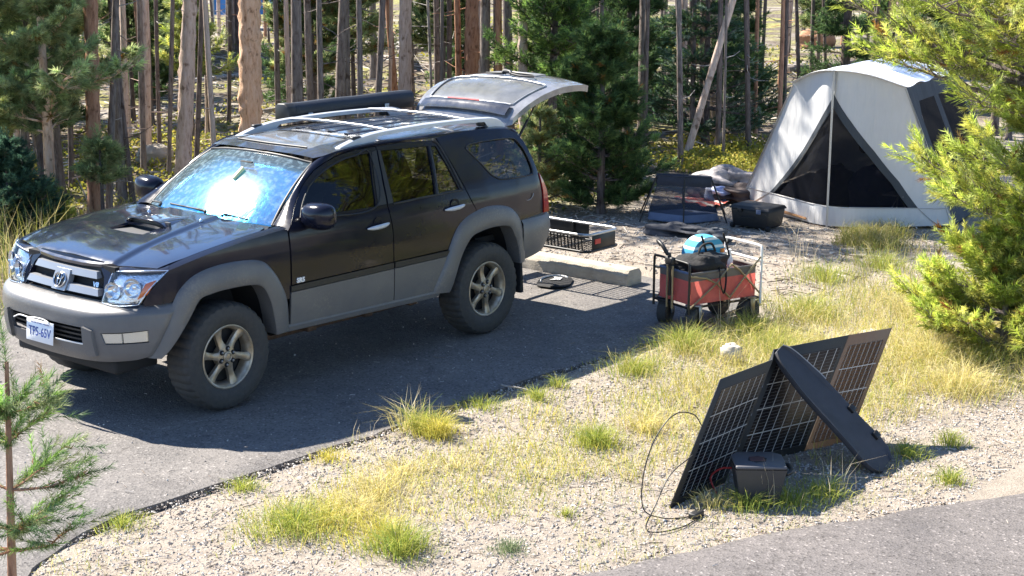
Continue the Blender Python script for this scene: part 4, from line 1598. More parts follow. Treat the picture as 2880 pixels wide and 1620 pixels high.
# hitch basket
bk = empty('cargo_basket', (-4.70, 0, .40))
tag(bk, 'black steel hitch cargo basket behind the rear bumper, over the concrete wheel stop', 'cargo basket')
X0, X1, YB, HT = -.25, .25, .66, .155
def rrect(x0, x1, y0, y1, z, r, n=5):
    P = []
    for cx, cy, a in ((x1 - r, y1 - r, 0), (x0 + r, y1 - r, 1), (x0 + r, y0 + r, 2), (x1 - r, y0 + r, 3)):
        for k in range(n + 1):
            q = (a + k / n) * PI / 2
            P.append((cx + r * math.cos(q), cy + r * math.sin(q), z))
    return P + [P[0]]
mb = MB()
mb.tube(rrect(X0, X1, -YB, YB, HT, .09), .014, 8, cap=False).build('top_rail', M['steel'], bk, smooth=60)
mb = MB()
mb.tube(rrect(X0, X1, -YB, YB, 0, .07), .014, 8, cap=False)
for y in (-.33, 0, .33): mb.tube([(X0, y, 0), (X1, y, 0)], .012, 6)
mb.build('floor_frame', M['blackmetal'], bk, smooth=60)
mb = MB()
for x in np.arange(X0 + .03, X1 - .02, .032): mb.box((x, 0, .004), (.005, 2 * YB - .04, .004))
for y in np.arange(-YB + .03, YB - .02, .05): mb.box((0, y, .0085), (2 * X1 - .04, .005, .004))
tag(mb.build('floor_mesh', M['blackmetal'], bk), kind='stuff')
slat_me = None
for y in np.arange(-.60, .605, .040):
    for x in (X1,):
        mb = MB()
        mb.box((x, y, HT / 2), (.006, .013, HT - .02), rotm(.12 if y > .2 else -.12))
        mb.build('slat', M['blackmetal'], bk)
for x in (X0 + .02, X1 - .004):
    for y in (-.45, .12):
        mb = MB()
        mb.box((x, y, HT / 2), (.014, .035, HT)).build('post', M['steel'] if x > 0 else M['blackmetal'], bk)
for s in (1, -1):
    mb = MB()
    mb.box((0, s * (YB + .004), HT / 2), (.36, .006, HT - .012))
    ep = mb.build('end_panel', M['blackmetal'], bk, bevel=.002, seg=1)
    mb = MB()
    mb.box((.10, s * (YB + .011), HT * .55), (.085, .006, .045)).build('reflector', mat('red_reflector', (.55, .02, .03), .3), ep)
mb = MB()
mb.box((X0 + .006, .0, HT / 2), (.006, .62, HT - .012)).build('back_panel', M['blackmetal'], bk)
mb = MB()
mb.tube([(.25, 0, -.03), (.95, 0, .02)], .03, 4).build('hitch_bar', M['blackmetal'], bk)

# concrete wheel stop
st = empty('wheel_stop', (-5.10, -.10, 0))
tag(st, 'long chamfered concrete wheel stop at the end of the parking pad', 'wheel stop')
mb = MB()
pr = [(.118, 0), (.120, .095), (.078, .150), (-.078, .150), (-.120, .095), (-.118, 0)]
G = []
for y in np.linspace(-.92, .84, 40):
    jx = .003 * math.sin(y * 37)
    G.append([(x + jx, y, z) for x, z in pr])
mb.grid(G)
mb.add(G[0], [tuple(range(6))])
mb.add(G[-1], [tuple(range(6))])
mb.build('block', M['concrete'], st, bevel=.008, smooth=30)
for y in (-.55, .55):
    mb = MB()
    mb.lathe([(.018, .140), (.018, .150), (.012, .153), (.001, .153)], 10, 'z', (0, y, 0)).build('anchor_pin', M['rust'], st, smooth=40)
# black and white folded thing on the asphalt
fm = empty('folded_sunshade', (-4.64, .14, .008), math.radians(-150))
tag(fm, 'flat black bag with white print lying on the asphalt before the wheel stop', 'bag')
mb = MB()
G = []
for u in np.linspace(0, 1, 14):
    w = .16 * math.sqrt(max(1e-3, 1 - (2 * u - 1) ** 4))
    G.append([(-.26 + .52 * u, w * v, .012 + .018 * (1 - v * v) * (1 - u * .6)) for v in np.linspace(-1, 1, 9)])
mb.grid(G)
mb.grid([[(p[0], p[1], 0) for p in r] for r in G])
mb.build('body', M['blackcloth'], fm, smooth=60)
mb = MB()
mb.tube([(.02 + .20 * math.cos(a), .135 * math.sin(a), .022) for a in np.linspace(-.9, 2.0, 18)], .010, 6, flat=.5)
mb.build('piping', M['white'], fm, smooth=60)
mb = MB()
mb.prism([(.0, -.05, .031), (.10, -.06, .029), (.13, .03, .028), (.05, .0, .030), (-.02, .05, .031)], (0, 0, .003))
mb.build('print', M['white'], fm)

# ------------------------------------------------------------ folding wagon and what it carries
WM = loc_frame((-4.36, 2.03, GZ + .005), (-.955, .295))
wg = empty('folding_wagon')
wg.matrix_world = WM
tag(wg, 'red and grey folding utility wagon loaded with bags beside the parking pad', 'wagon')
# local frame: x towards its rear end (right in view), -y towards the camera
LX, LY, Z0, Z1 = .385, .225, .245, .60
mb = MB()
for s in (1, -1):
    mb.tube([(-LX, s * LY, Z0 - .02), (LX, s * LY, Z0 - .02)], .011, 6)
for x in (-LX, 0, LX): mb.tube([(x, -LY, Z0 - .02), (x, LY, Z0 - .02)], .011, 6)
mb.build('base_frame', M['blackmetal'], wg, smooth=60)
def sheet(P4, n=8, sag=0.0, axis=(0, 0, 0)):
    a, b, c, d = [np.array(p, float) for p in P4]
    G = []
    for u in np.linspace(0, 1, n):
        row = []
        for v in np.linspace(0, 1, n):
            p = a * (1 - u) * (1 - v) + b * u * (1 - v) + c * u * v + d * (1 - u) * v
            row.append(tuple(p + np.array(axis) * sag * (16 * u * (1 - u) * v * (1 - v) + .25 * math.sin(u * 17 + v * 5))))
        G.append(row)
    return G
ix, iy = LX - .03, LY - .015
fabric = []
for nm, P, ax in (('front_cloth', [(-ix, -iy, Z0), (-ix, iy, Z0), (-ix, iy, Z0 + .20), (-ix, -iy, Z0 + .20)], (-1, 0, 0)), ('rear_cloth', [(ix, -iy, Z0), (ix, iy, Z0), (ix, iy, Z0 + .20), (ix, -iy, Z0 + .20)], (1, 0, 0)),
                  ('side_cloth', [(-ix, -iy, Z0), (ix, -iy, Z0), (ix, -iy, Z0 + .20), (-ix, -iy, Z0 + .20)], (0, -1, 0)), ('side_cloth', [(-ix, iy, Z0), (ix, iy, Z0), (ix, iy, Z0 + .20), (-ix, iy, Z0 + .20)], (0, 1, 0))):
    o = MB().grid(sheet(P, 14, .008, ax)).build(nm, M['redcloth'], wg, smooth=60)
    up_ = [(p[0], p[1], p[2] + (.20 if p[2] == Z0 else .065)) for p in P]
    MB().grid(sheet(up_, 10, .004, ax)).build('cloth_top', M['greycloth'], o, smooth=60)
    mb = MB()
    mb.tube([up_[3], up_[2]], .012, 6).build('cloth_hem', M['bluecloth'] if nm == 'front_cloth' else M['greycloth'], o, smooth=60)
MB().grid(sheet([(-ix, -iy, Z0), (ix, -iy, Z0), (ix, iy, Z0), (-ix, iy, Z0)], 6)).build('bottom_cloth', M['redcloth'], wg)
def hoop(x, z, r=.05):
    y = LY + .012
    return crom([(x, -y, Z0 - .07), (x, -y, z - r), (x, -y + .015, z - .012), (x, -y + r, z), (x, y - r, z), (x, y - .015, z - .012), (x, y, z - r), (x, y, Z0 - .07)], 40)
for x, z, m_ in ((-LX - .012, .61, M['blackmetal']), (LX + .012, .68, M['steel'])):
    mb = MB()
    mb.tube(hoop(x, z), .011, 8).build('end_hoop', m_ if x < 0 else M['white'], wg, smooth=60)
mb = MB()
mb.tube([(LX, -LY, .555), (LX, LY, .555)], .012, 6).build('rear_bar', M['white'], wg, smooth=60)
for s in (-1, 1):
    y = s * (LY + .012)
    for P in ([(-LX, y, Z0 - .02), (-.10, y, .41), (.06, y, .56), (.16, y, .49), (LX, y, .27)], [(-LX, y, .50), (-.22, y, .47), (-.10, y, .41), (.05, y, .27), (.20, y, .42), (LX, y, .585)]):
        mb = MB()
        for a, b in zip(P[:-1], P[1:]): mb.tube([a, b], .0085, 6)
        mb.build('side_strut', M['bronze'], wg, smooth=60)
for y in (-.035, .035):
    mb = MB()
    mb.tube([(-LX - .03, y, Z0 - .05), (-LX - .03, y, .56)], .010, 8).build('handle_sleeve', M['bronze'], wg, smooth=60)
mb = MB()
mb.tube(crom([(-LX - .03, 0, .30), (-LX - .03, 0, .62), (-LX - .05, .02, .66), (-LX - .06, .07, .72), (-LX - .04, .16, .745), (-LX + .02, .20, .70)], 30), [.012] * 16 + [.017] * 14, 8).build('pull_handle', M['blackmetal'], wg, smooth=60)
mb = MB()
mb.box((-LX - .03, 0, .60), (.05, .10, .07)).build('handle_hub', M['black'], wg, bevel=.015)
def wagon_wheel(x, y, yaw):
    w = MB()
    w.lathe([(.05, -.045), (.085, -.05), (.105, -.040), (.112, 0), (.105, .040), (.085, .05), (.05, .045)], 28, 'y')
    o = w.build('wheel', M['rubber'], wg, smooth=40)
    mb = MB()
    mb.lathe([(.052, -.047), (.03, -.05), (.012, -.058), (.001, -.058)], 20, 'y')
    mb.lathe([(.052, .047), (.03, .05), (.012, .058), (.001, .058)], 20, 'y')
    mb.build('hub', M['black'], o, smooth=40)
    mb = MB()
    for s in (1, -1): mb.hexa([(-.02, s * .056, -.01), (.02, s * .056, -.01), (.02, s * .066, -.01), (-.02, s * .066, -.01), (-.035, s * .056, .12), (.025, s * .056, .12), (.025, s * .066, .12), (-.035, s * .066, .12)])
    mb.box((0, 0, .125), (.07, .135, .012))
    mb.build('fork', M['bronze'] if x > 0 else M['grille'], o, bevel=.003, seg=1)
    o.location = (x, y, .112)
    o.rotation_euler = (0, 0, yaw)
for x in (-.30, .30):
    for y in (-.19, .19): wagon_wheel(x, y, .5 if x < 0 else 0.1)

def blob(c, r, seed, e=.7, amp=.12, nu=18, nv=28, squash=None, M4=None):
    """a soft lumpy bundle"""
    rs = np.random.default_rng(seed)
    ph = rs.uniform(0, 6.28, 8)
    G = []
    for a in np.linspace(-PI / 2, PI / 2, nu):
        row = []
        for b in np.linspace(0, 2 * PI, nv, endpoint=False):
            ca, sa, cb, sb = math.cos(a), math.sin(a), math.cos(b), math.sin(b)
            k = 1 + amp * (math.sin(3 * b + ph[0]) * ca + .6 * math.sin(5 * b + 4 * a + ph[1]) * ca + .5 * math.sin(7 * a + 2 * b + ph[2]))
            p = Vector((math.copysign(abs(ca) ** e * abs(cb) ** e, cb) * r[0] * k, math.copysign(abs(ca) ** e * abs(sb) ** e, sb) * r[1] * k, math.copysign(abs(sa) ** e, sa) * r[2] * k))
            p = p + Vector(c)
            row.append(tuple(M4 @ p if M4 else p))
        G.append(row)
    return MB().grid(G, cv=True)


def in_wagon(p): return WM @ Vector(p)
bg = empty('duffel_bag', in_wagon((-.09, -.04, .545)), math.atan2(.295, -.955))
tag(bg, 'black duffel bag with a dangling strap lying on the folding wagon', 'bag')
blob((0, 0, 0), (.25, .15, .092), 3, .85, .16).build('body', M['blackcloth'], bg, smooth=70)
mb = MB()
mb.tube(crom([(.05, -.16, .0), (.02, -.20, -.04), (.0, -.235, -.12), (.03, -.245, -.22), (.06, -.235, -.12), (.10, -.18, -.02)], 24), .012, 6, flat=.4).build('strap', M['blackcloth'], bg, smooth=60)
mb = MB()
mb.tube(crom([(-.10, -.05, .10), (-.06, -.05, .17), (.04, -.05, .18), (.09, -.05, .11)], 20), .011, 6).build('grab_handle', M['blackcloth'], bg, smooth=60)
cu_ = empty('beach_bag', in_wagon((.03, .10, .575)), math.atan2(.295, -.955))
tag(cu_, 'blue and white striped rounded bag standing behind the black duffel on the wagon', 'bag')
mb = MB()
G = []
for a in np.linspace(0, PI, 22):
    x, z = .175 * math.cos(a) * (1 if a < PI / 2 else 1.05), .185 * math.sin(a) ** .8
    G.append([(x, -.075, z * .96), (x * 1.03, -.03, z * 1.01), (x * 1.03, .03, z * 1.01), (x, .075, z * .96)])
mb.grid(G)
for s in (0, 3):
    c0 = len(mb.v)
    mb.add([g[s] for g in G], [tuple(range(len(G)))])
mb.build('body', M['bluestripe'], cu_, smooth=50)
for x in (-.10, .14):
    mb = MB()
    mb.tube(crom([(x, -.085, .20), (x + .04, -.088, .10), (x + .08, -.086, -.02)], 10), .011, 6, flat=.5).build('strap', M['blackcloth'], cu_, smooth=60)
for i, (p, h, cap, lb) in enumerate((((.17, .02, .44), .17, (.80, .25, .04), 'white bottle with orange cap among the wagon load'), ((.26, .03, .44), .15, (.8, .8, .8), 'plain white bottle nearest the rear bar of the wagon'))):
    b_ = empty('bottle', in_wagon(p))
    tag(b_, lb, 'bottle')
    MB().lathe([(.001, 0), (.032, 0), (.036, .01), (.036, h * .65), (.018, h * .85), (.016, h)], 16, 'z').build('body', M['white'], b_, smooth=40)
    MB().lathe([(.019, h - .004), (.019, h + .03), (.001, h + .03)], 14, 'z').build('cap', mat('bottle_cap', cap, .5), b_, smooth=40)

# ------------------------------------------------------------ solar panel, power station, cable
sp = empty('solar_panel', (-1.3, 4.45, GZ))
tag(sp, 'black folding solar panel propped open on the gravel with a flap kickstand', 'solar panel')
tops = [(-.83, 4.40), (-1.42, 4.41), (-1.64, 4.29), (-2.28, 4.48), (-2.64, 4.61)]
PH = .70
slope = np.array((-.39, .08, PH - GZ))
def panel_pt(i, u, v, off=0.0):
    a, b = np.array((*tops[i], PH)), np.array((*tops[i + 1], PH))
    t = a + (b - a) * u
    n = np.cross(b - a, slope)
    n = n / np.linalg.norm(n)
    if n[1] < 0: n = -n
    return t - slope * (1 - v) + n * off
M['pvframe'] = mat('panel_fabric', (.020, .019, .018), .6, bump=(150, .2))
def pv_see(nt, b, tc):
    tr = nt.nodes.new('ShaderNodeBsdfTranslucent')
    tr.inputs['Color'].default_value = (.30, .26, .23, 1)
    ms = nt.nodes.new('ShaderNodeMixShader')
    ms.inputs[0].default_value = .55
    nt.links.new(b.outputs[0], ms.inputs[1])
    nt.links.new(tr.outputs[0], ms.inputs[2])
    nt.links.new(ms.outputs[0], nt.nodes['Material Output'].inputs['Surface'])
M['pvfilm'] = mat('lit_panel_film', (.055, .045, .04), .35, extra=pv_see)  # warm copy for the end panel, with light from behind put into it
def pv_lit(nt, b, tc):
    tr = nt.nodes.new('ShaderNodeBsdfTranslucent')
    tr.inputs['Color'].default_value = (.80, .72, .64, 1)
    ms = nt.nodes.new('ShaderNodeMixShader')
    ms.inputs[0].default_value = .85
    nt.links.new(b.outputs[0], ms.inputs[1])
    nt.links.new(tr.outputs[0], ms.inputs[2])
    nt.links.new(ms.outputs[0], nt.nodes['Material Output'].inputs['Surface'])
M['pvlit'] = mat('lit_cell', (.05, .045, .04), .4, extra=pv_lit)  # brighter copy of the cell, drawn as lit from behind
M['pvcell'] = mat('solar_cell', (.006, .006, .009), .22, spec=.5)
M['pvline'] = mat('busbar', (.42, .41, .39), .4, metal=.3)
def org(p): return tuple(np.array(p) - np.array((-1.3, 4.45, GZ)))
for i, nm in enumerate(('panel', 'hinge_flap', 'panel', 'panel')):
    mb = MB()
    P = [panel_pt(i, u, v) for u, v in ((0, 0), (1, 0), (1, 1), (0, 1))]
    Q = [panel_pt(i, u, v, -.008) for u, v in ((0, 0), (1, 0), (1, 1), (0, 1))]
    mb.hexa([org(p) for p in P] + [org(p) for p in Q])
    po = mb.build(nm, M['pvfilm'] if i == 3 else M['pvframe'] if nm == 'panel' else M['black'], sp, bevel=.002, seg=1)
    if nm != 'panel':
        continue
    nc = 6
    a0, a1 = (.10, .95) if i != 3 else (.08, .90)
    for r in range(4):
        v0, v1 = .06 + r * .212, .06 + (r + 1) * .212
        for c in range(2):
            u0, u1 = a0 + (a1 - a0) * c / 2, a0 + (a1 - a0) * (c + 1) / 2
            mb = MB()
            f = lambda u, v, o: org(panel_pt(i, u0 + (u1 - u0) * u, v0 + (v1 - v0) * v, o))
            e = .012
            pts = [(e, 0 + e), (1 - e, e), (1 - e, 1 - e), (e, 1 - e)]
            mb.hexa([f(u, v, .0005) for u, v in pts] + [f(u, v, .0022) for u, v in pts])
            mb.build('solar_cell', M['pvcell'] if i != 3 else M['pvlit'], po)
        mb = MB()                                        # bright cross ribbon between cell rows
        mb.hexa([org(panel_pt(i, u, v, o)) for o in (.0026, .0036) for u, v in ((a0 - .02, v1 - .004), (a1 + .02, v1 - .004), (a1 + .02, v1 + .004), (a0 - .02, v1 + .004))])
        if r < 3: mb.build('ribbon', M['pvline'], po)
    mb = MB()
    for k in range(7):
        u = a0 + (a1 - a0) * (k + .5) / 7
        mb.hexa([org(panel_pt(i, uu, vv, o)) for o in (.0026, .0034) for uu, vv in ((u - .0045, .07), (u + .0045, .07), (u + .0045, .90), (u - .0045, .90))])
    tag(mb.build('busbars', M['pvline'], po), kind='stuff')
    mb = MB()
    for k in range(30):
        v = .07 + .83 * k / 29
        mb.hexa([org(panel_pt(i, uu, vv, o)) for o in (.0024, .0028) for uu, vv in ((a0, v - .0012), (a1, v - .0012), (a1, v + .0012), (a0, v + .0012))])
    tag(mb.build('cell_fingers', mat('cell_fingers', (.10, .10, .10), .5), po), kind='stuff')
# kickstand flap
K0, K1 = np.array((-1.61, 4.34, .715)), np.array((-1.90, 4.985, GZ + .03))
ax_ = (K1 - K0)
ln_ = np.linalg.norm(ax_)
ax_ /= ln_
wd_ = np.cross(ax_, (0.25, .35, .9))
wd_ /= np.linalg.norm(wd_)
if wd_[0] > 0: wd_ = -wd_
nm_ = np.cross(wd_, ax_)
if nm_[2] < 0: nm_ = -nm_
hwid = lambda t: np.interp(t, [0, .04, .12, .3, .45, .7, .85, .95, 1.0], [.045, .078, .100, .125, .130, .130, .142, .126, .075])
mb = MB()
top_, bot_ = [], []
for t in np.linspace(0, 1, 30):
    c = K0 + ax_ * ln_ * t
    h = float(hwid(t))
    row = []
    for w, o in ((-1, -.026), (-1.04, -.004), (-1.0, .012), (-.90, .010), (-.80, -.004), (0, -.008), (.80, -.004), (.90, .010), (1.0, .012), (1.04, -.004), (1, -.026), (0, -.028)):
        row.append(org(c + wd_ * h * w + nm_ * o))
    top_.append(row)
mb.grid(top_, cv=True)
mb.add(top_[0], [tuple(range(12))])
mb.add(top_[-1], [tuple(range(12))])
ks = mb.build('kickstand', mat('case_fabric', (.050, .050, .058), .7, noise=(10, .3), bump=(180, .2)), sp, smooth=45)
for t in (.60, .83):
    c = K0 + ax_ * ln_ * t + wd_ * .128 + nm_ * .004
    mb = MB()
    mb.box(org(c), (.05, .05, .03), Matrix((Vector(ax_), Vector(wd_), Vector(nm_))).transposed())
    mb.build('clip', M['blackmetal'], ks, bevel=.004)
mb = MB()
mb.tube([org(K0 + ax_ * ln_ * t + wd_ * s * float(hwid(t)) * 1.03 + nm_ * .012) for s in (1,) for t in np.linspace(0, .35, 14)], .004, 5)
mb.build('zip', M['grille'], ks, smooth=60)
# zig-zag guy strings between panel and flap
mb = MB()
for a, b in (((0, .98, .30), (1, .95, .45)), ((0, .98, .55), (1, .95, .70)), ((0, .98, .78), (1, .95, .92))):
    mb.tube([org(panel_pt(*a, .004)), org(panel_pt(*b, .006))], .0025, 4)
tag(mb.build('lacing', mat('lace', (.25, .25, .25), .6), sp), kind='stuff')
cb = empty('power_cable', (-.4, 4.35, GZ))
tag(cb, 'thin black cable looping from the left edge of the solar panel to the gravel', 'cable')
mb = MB()
mb.tube(crom([(-.29, .02, .46), (-.22, .0, .55), (-.06, -.03, .58), (.09, -.06, .46), (.17, -.08, .25), (.19, -.06, .06), (.14, .03, .012), (.06, .12, .01), (-.05, .16, .012)], 60), .0038, 6).build('loop', M['blackmetal'], cb, smooth=60)
mb = MB()
mb.tube(crom([(-.21, .01, .30), (-.02, -.02, .22), (.16, .0, .08), (.32, .05, .01), (.34, .14, .01), (.18, .20, .008), (.0, .20, .01)], 50), .0038, 6).build('loop', M['blackmetal'], cb, smooth=60)
mb = MB()
mb.box((-.02, .17, .02), (.10, .05, .035)).build('connector', M['black'], cb, bevel=.006)
ps = empty('power_station', (-.905, 4.64, GZ), math.atan2(.77, -.64))
tag(ps, 'small dark grey portable power station standing before the solar panel', 'power station')
mb = MB()
b_ = [(-.11, -.10), (.10, -.10), (.10, .11), (-.11, .11)]
t_ = [(-.155, -.13), (.15, -.135), (.155, .10), (.10, .15), (-.12, .15), (-.16, .08)]
bq = [(-.115, -.10), (.11, -.10), (.115, .07), (.075, .11), (-.085, .11), (-.12, .06)]
mb.grid([[(x, y, 0) for x, y in bq], [(x * 1.02, y * 1.02, .02) for x, y in bq], [(x, y, .235) for x, y in t_]], cv=True)
mb.add([(x, y, 0) for x, y in bq], [tuple(range(6))])
psb = mb.build('body', mat('station_grey', (.040, .040, .045), .5, noise=(30, .15)), ps, bevel=.006)
mb = MB()
mb.prism([(x * .99, y * .99, .2355) for x, y in t_], (0, 0, .022))
psl = mb.build('top', mat('station_top', (.075, .075, .085), .45), ps, bevel=.008)
mb = MB()
mb.prism([(-.01 + .062 * math.cos(a), .0 + .058 * math.sin(a), .2575) for a in np.arange(6) * PI / 3 + .3], (0, 0, .003)).build('fan_grille', M['dark'], psl)
for k in range(4):
    mb = MB()
    mb.box((-.01, -.033 + k * .022, .2620), (.09, .004, .003)).build('grille_slat', mat('slat_red', (.12, .05, .05), .6), psl)
mb = MB()
mb.tube(crom([(.152, .06, .20), (.185, .03, .21), (.185, -.07, .21), (.150, -.10, .20)], 16), .014, 8).build('carry_handle', M['black'], ps, smooth=60)
mb = MB()
mb.tube(crom([(-.12, .12, .16), (-.20, .17, .14), (-.27, .12, .10), (-.24, .05, .02)], 20), .006, 6).build('lead', mat('red_lead', (.35, .02, .02), .5), ps, smooth=60)

# ------------------------------------------------------------ camp: tote, playpen, bedding, tent
tt = empty('storage_tote', (-8.46, .05, GZ))
tag(tt, 'black plastic storage tote on wheels in front of the tent', 'storage tote')
mb = MB()
mb.hexa([(.16, -.225, .03), (.16, .225, .03), (-.17, .225, .03), (-.17, -.225, .03), (.18, -.25, .235), (.18, .25, .235), (-.19, .25, .235), (-.19, -.25, .235)])
mb.build('tub', M['tote'], tt, bevel=.02, seg=3)
mb = MB()
mb.hexa([(.195, -.27, .232), (.195, .27, .232), (-.205, .27, .232), (-.205, -.27, .232), (.17, -.245, .272), (.17, .245, .272), (-.18, .245, .272), (-.18, -.245, .272)])
ld = mb.build('lid', M['tote'], tt, bevel=.012, seg=2)
for y in (-.12, .13):
    mb = MB()
    mb.box((.20, y, .225), (.014, .06, .05)).build('latch', M['bluecloth'] if y > 0 else M['black'], ld, bevel=.004)
mb = MB()
mb.tube([(.188, -.10, .15), (.198, -.09, .15), (.198, .05, .15), (.188, .06, .15)], .008, 6).build('grip', M['black'], tt, smooth=50)
for y in (-.23, .23):
    mb = MB()
    mb.lathe([(.001, -.02), (.03, -.02), (.035, 0), (.03, .02), (.001, .02)], 16, 'y', (.15, y, .035)).build('wheel', M['dark'], tt, smooth=40)

pp = empty('playpen', (-8.42, -.93, GZ), .35)
tag(pp, 'dark blue hexagonal mesh playpen standing beside the bedding near the tent', 'playpen')
hx = [(math.cos(a), math.sin(a)) for a in np.arange(6) * PI / 3 + .25]
RB, RT, HP = .47, .36, .50
tiltz = lambda x, y: HP + .05 * x
for k in range(6):
    a, b = hx[k], hx[(k + 1) % 6]
    A0, B0 = (a[0] * RB, a[1] * RB, .03), (b[0] * RB, b[1] * RB, .03)
    A1, B1 = (a[0] * RT, a[1] * RT, tiltz(*a) - .115), (b[0] * RT, b[1] * RT, tiltz(*b) - .115)
    A2, B2 = (a[0] * RT, a[1] * RT, tiltz(*a)), (b[0] * RT, b[1] * RT, tiltz(*b))
    MB().grid(sheet([A0, B0, B1, A1], 6)).build('mesh_side', M['playmesh'], pp)
    MB().grid(sheet([A1, B1, B2, A2], 6, .01, (a[0] + b[0], a[1] + b[1], 0))).build('top_band', M['navycloth'], pp, smooth=60)
    lo_ = [(p[0] * 1.002, p[1] * 1.002, p[2]) for p in (A0, B0)]
    up2 = [(A0[i] * .80 + A1[i] * .20) * 1.002 if i < 2 else A0[i] * .80 + A1[i] * .20 for i in range(3)], [(B0[i] * .80 + B1[i] * .20) * 1.002 if i < 2 else B0[i] * .80 + B1[i] * .20 for i in range(3)]
    MB().grid(sheet([lo_[0], lo_[1], tuple(up2[1]), tuple(up2[0])], 5)).build('lower_band', M['bluecloth'], pp)
    mb = MB()
    mb.tube([(a[0] * (RB + .11), a[1] * (RB + .11), .0), (a[0] * RT * 1.03, a[1] * RT * 1.03, tiltz(*a) - .03)], .009, 6).build('leg', M['blackmetal'], pp, smooth=50)
    mb = MB()
    mb.tube([A2, B2], .012, 6).build('rim', M['navycloth'], pp, smooth=50)
mb = MB()
mb.prism([(x * RB * .99, y * RB * .99, .02) for x, y in hx], (0, 0, .012)).build('floor_mat', M['bluecloth'], pp)

bl = empty('striped_blanket', (-9.55, -1.2, GZ))
tag(bl, 'red and white striped blanket spread on the ground between playpen and tent', 'blanket')
def cloth_patch(P4, n, amp, seed, z=.02):
    G = sheet([(*p, z) for p in P4], n)
    return [[(p[0], p[1], p[2] + amp * (float(vnoise(p[0] * 1.0, p[1] * 1.0, .13, seed)) + .6 * float(vnoise(p[0], p[1], .05, seed + 1)))) for p in r] for r in G]
mb = MB().grid(cloth_patch([(.52, .28), (.35, -.42), (-.42, -.40), (-.55, .12)], 30, .045, 4, .015))
mb.build('cloth', M['redstripe'], bl, smooth=60)
for nm, lb, loc, r, m_, sd in (
    ('bedding', 'crumpled pale grey sleeping bag heaped at the tent corner', (-9.92, -1.28, .22), (.42, .30, .17), mat('pale_quilt', (.50, .46, .45), .9, noise=(6, .6), col2=(.12, .11, .12), bump=(14, 1.0)), 5),
    ('bedding', 'dark brown blanket bunched under the pale sleeping bag', (-9.80, -1.05, .12), (.36, .26, .12), mat('brown_quilt', (.065, .05, .05), .9, noise=(7, .4), bump=(18, .8)), 6),
    ('cushion', 'colourful blue white and red cushion in front of the sleeping bag', (-9.55, -1.22, .13), (.17, .13, .09), mat('print_cushion', (.62, .62, .66), .8, noise=(11, .5), col2=(.10, .20, .55)), 7),
    ('jacket', 'dark grey jacket dropped on the gravel behind the wagon', (-7.55, -.38, .05), (.36, .20, .065), mat('dark_jacket', (.045, .048, .06), .85, noise=(9, .4), bump=(20, .8)), 8),
    ('cloth_heap', 'small slate grey cloth heaped on the gravel near the tote', (-7.45, .12, .06), (.17, .13, .085), mat('slate_cloth', (.085, .095, .11), .85, noise=(9, .4), bump=(20, .8)), 9)):
    o = blob((0, 0, 0), r, sd, .9, .30, 34, 52).build(nm, m_, None, smooth=70)
    o.location = (loc[0], loc[1], GZ + loc[2] * .92)
    o.rotation_euler = (0, 0, sd)
    tag(o, lb, 'bedding' if nm == 'bedding' else 'clothes' if nm in ('jacket', 'cloth_heap') else 'cushion')

# tent
tn = empty('canvas_tent', (-9.9, .4, GZ))
tag(tn, 'large pale canvas cabin tent with a triangular screened door and dark side wall', 'tent')
TO = np.array((-9.9, .4, GZ))
ta = np.array((-.98, -.20, 0))
BL, BM, BR = np.array((-9.75, -.98, 0)), np.array((-8.98, .66, 0)), np.array((-9.95, 1.74, 0))
TL, TM, TR = np.array((-9.17, .03, 1.555)), np.array((-8.93, .69, 1.750)), np.array((-9.30, 1.37, 1.585))
botc = crom([BL, BL * .48 + BM * .52 + np.array((.06, .0, 0)), BM, BM * .5 + BR * .5 + np.array((.05, .06, 0)), BR], 41)
topc = crom([TL, TL * .5 + TM * .5 + np.array((0, 0, .040)), TM, TM * .5 + TR * .5 + np.array((.02, 0, .042)), TR], 41)
def front(off=0.0):
    def fn(u, v):
        k = (np.asarray(u) + 1) * 20
        b = np.stack([np.interp(k, range(41), botc[:, i]) for i in range(3)], -1)
        t = np.stack([np.interp(k, range(41), topc[:, i]) for i in range(3)], -1)
        vv = np.asarray(v)[..., None]
        p = b * (1 - vv) + t * vv
        sag = -.05 * np.sin(PI * np.asarray(v)) * np.abs(np.asarray(u)) * .6 + off
        p = p + np.stack([sag, sag * 0, sag * 0], -1)
        return p - TO
    return fn
door = [(0.0, .850), (-.64, .130), (.76, .130), (.645, .31), (.46, .50), (.235, .68)]
def shrink(P, k):
    c = np.mean(P, 0)
    return [tuple(c + (np.array(p) - c) * k) for p in P]
fr_ = panel([(-1, 0), (-1, 1), (0, 1), (1, 1), (1, 0), (0, 0)], [door], front(), res=.035).build('front_wall', M['canvas'], tn, smooth=60)
inner_d = [(0.005, .775), (-.585, .136), (.685, .136), (.575, .30), (.40, .47), (.20, .63)]
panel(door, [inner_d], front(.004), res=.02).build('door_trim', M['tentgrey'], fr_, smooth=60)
panel(inner_d, [], front(-.02), res=.05).build('screen_door', M['screen'], fr_, smooth=60)
mb = MB()
mb.tube([tuple(np.array((-8.90, .69, 0)) - TO + np.array((0, 0, z))) for z in (0.0, .9, 1.77)], .013, 8).build('pole', M['steel'], tn, smooth=60)
DEP = 2.75
mb = MB()
for u0, v0, u1, v1 in ((-.98, .99, -.98, .0), (.98, .99, .98, .0), (-.64, .13, -.86, .0), (.76, .13, .88, .0), (-1, .125, 1, .125), (0, .85, 0, .99)):
    mb.tube([tuple(front(.004)(np.array([u0 + (u1 - u0) * t]), np.array([v0 + (v1 - v0) * t]))[0]) for t in np.linspace(0, 1, 16)], .006, 5)
tag(mb.build('seams', mat('tent_seam', (.42, .41, .40), .9), fr_, smooth=60), kind='stuff')
bL, bR = BL + ta * DEP, BR + ta * DEP
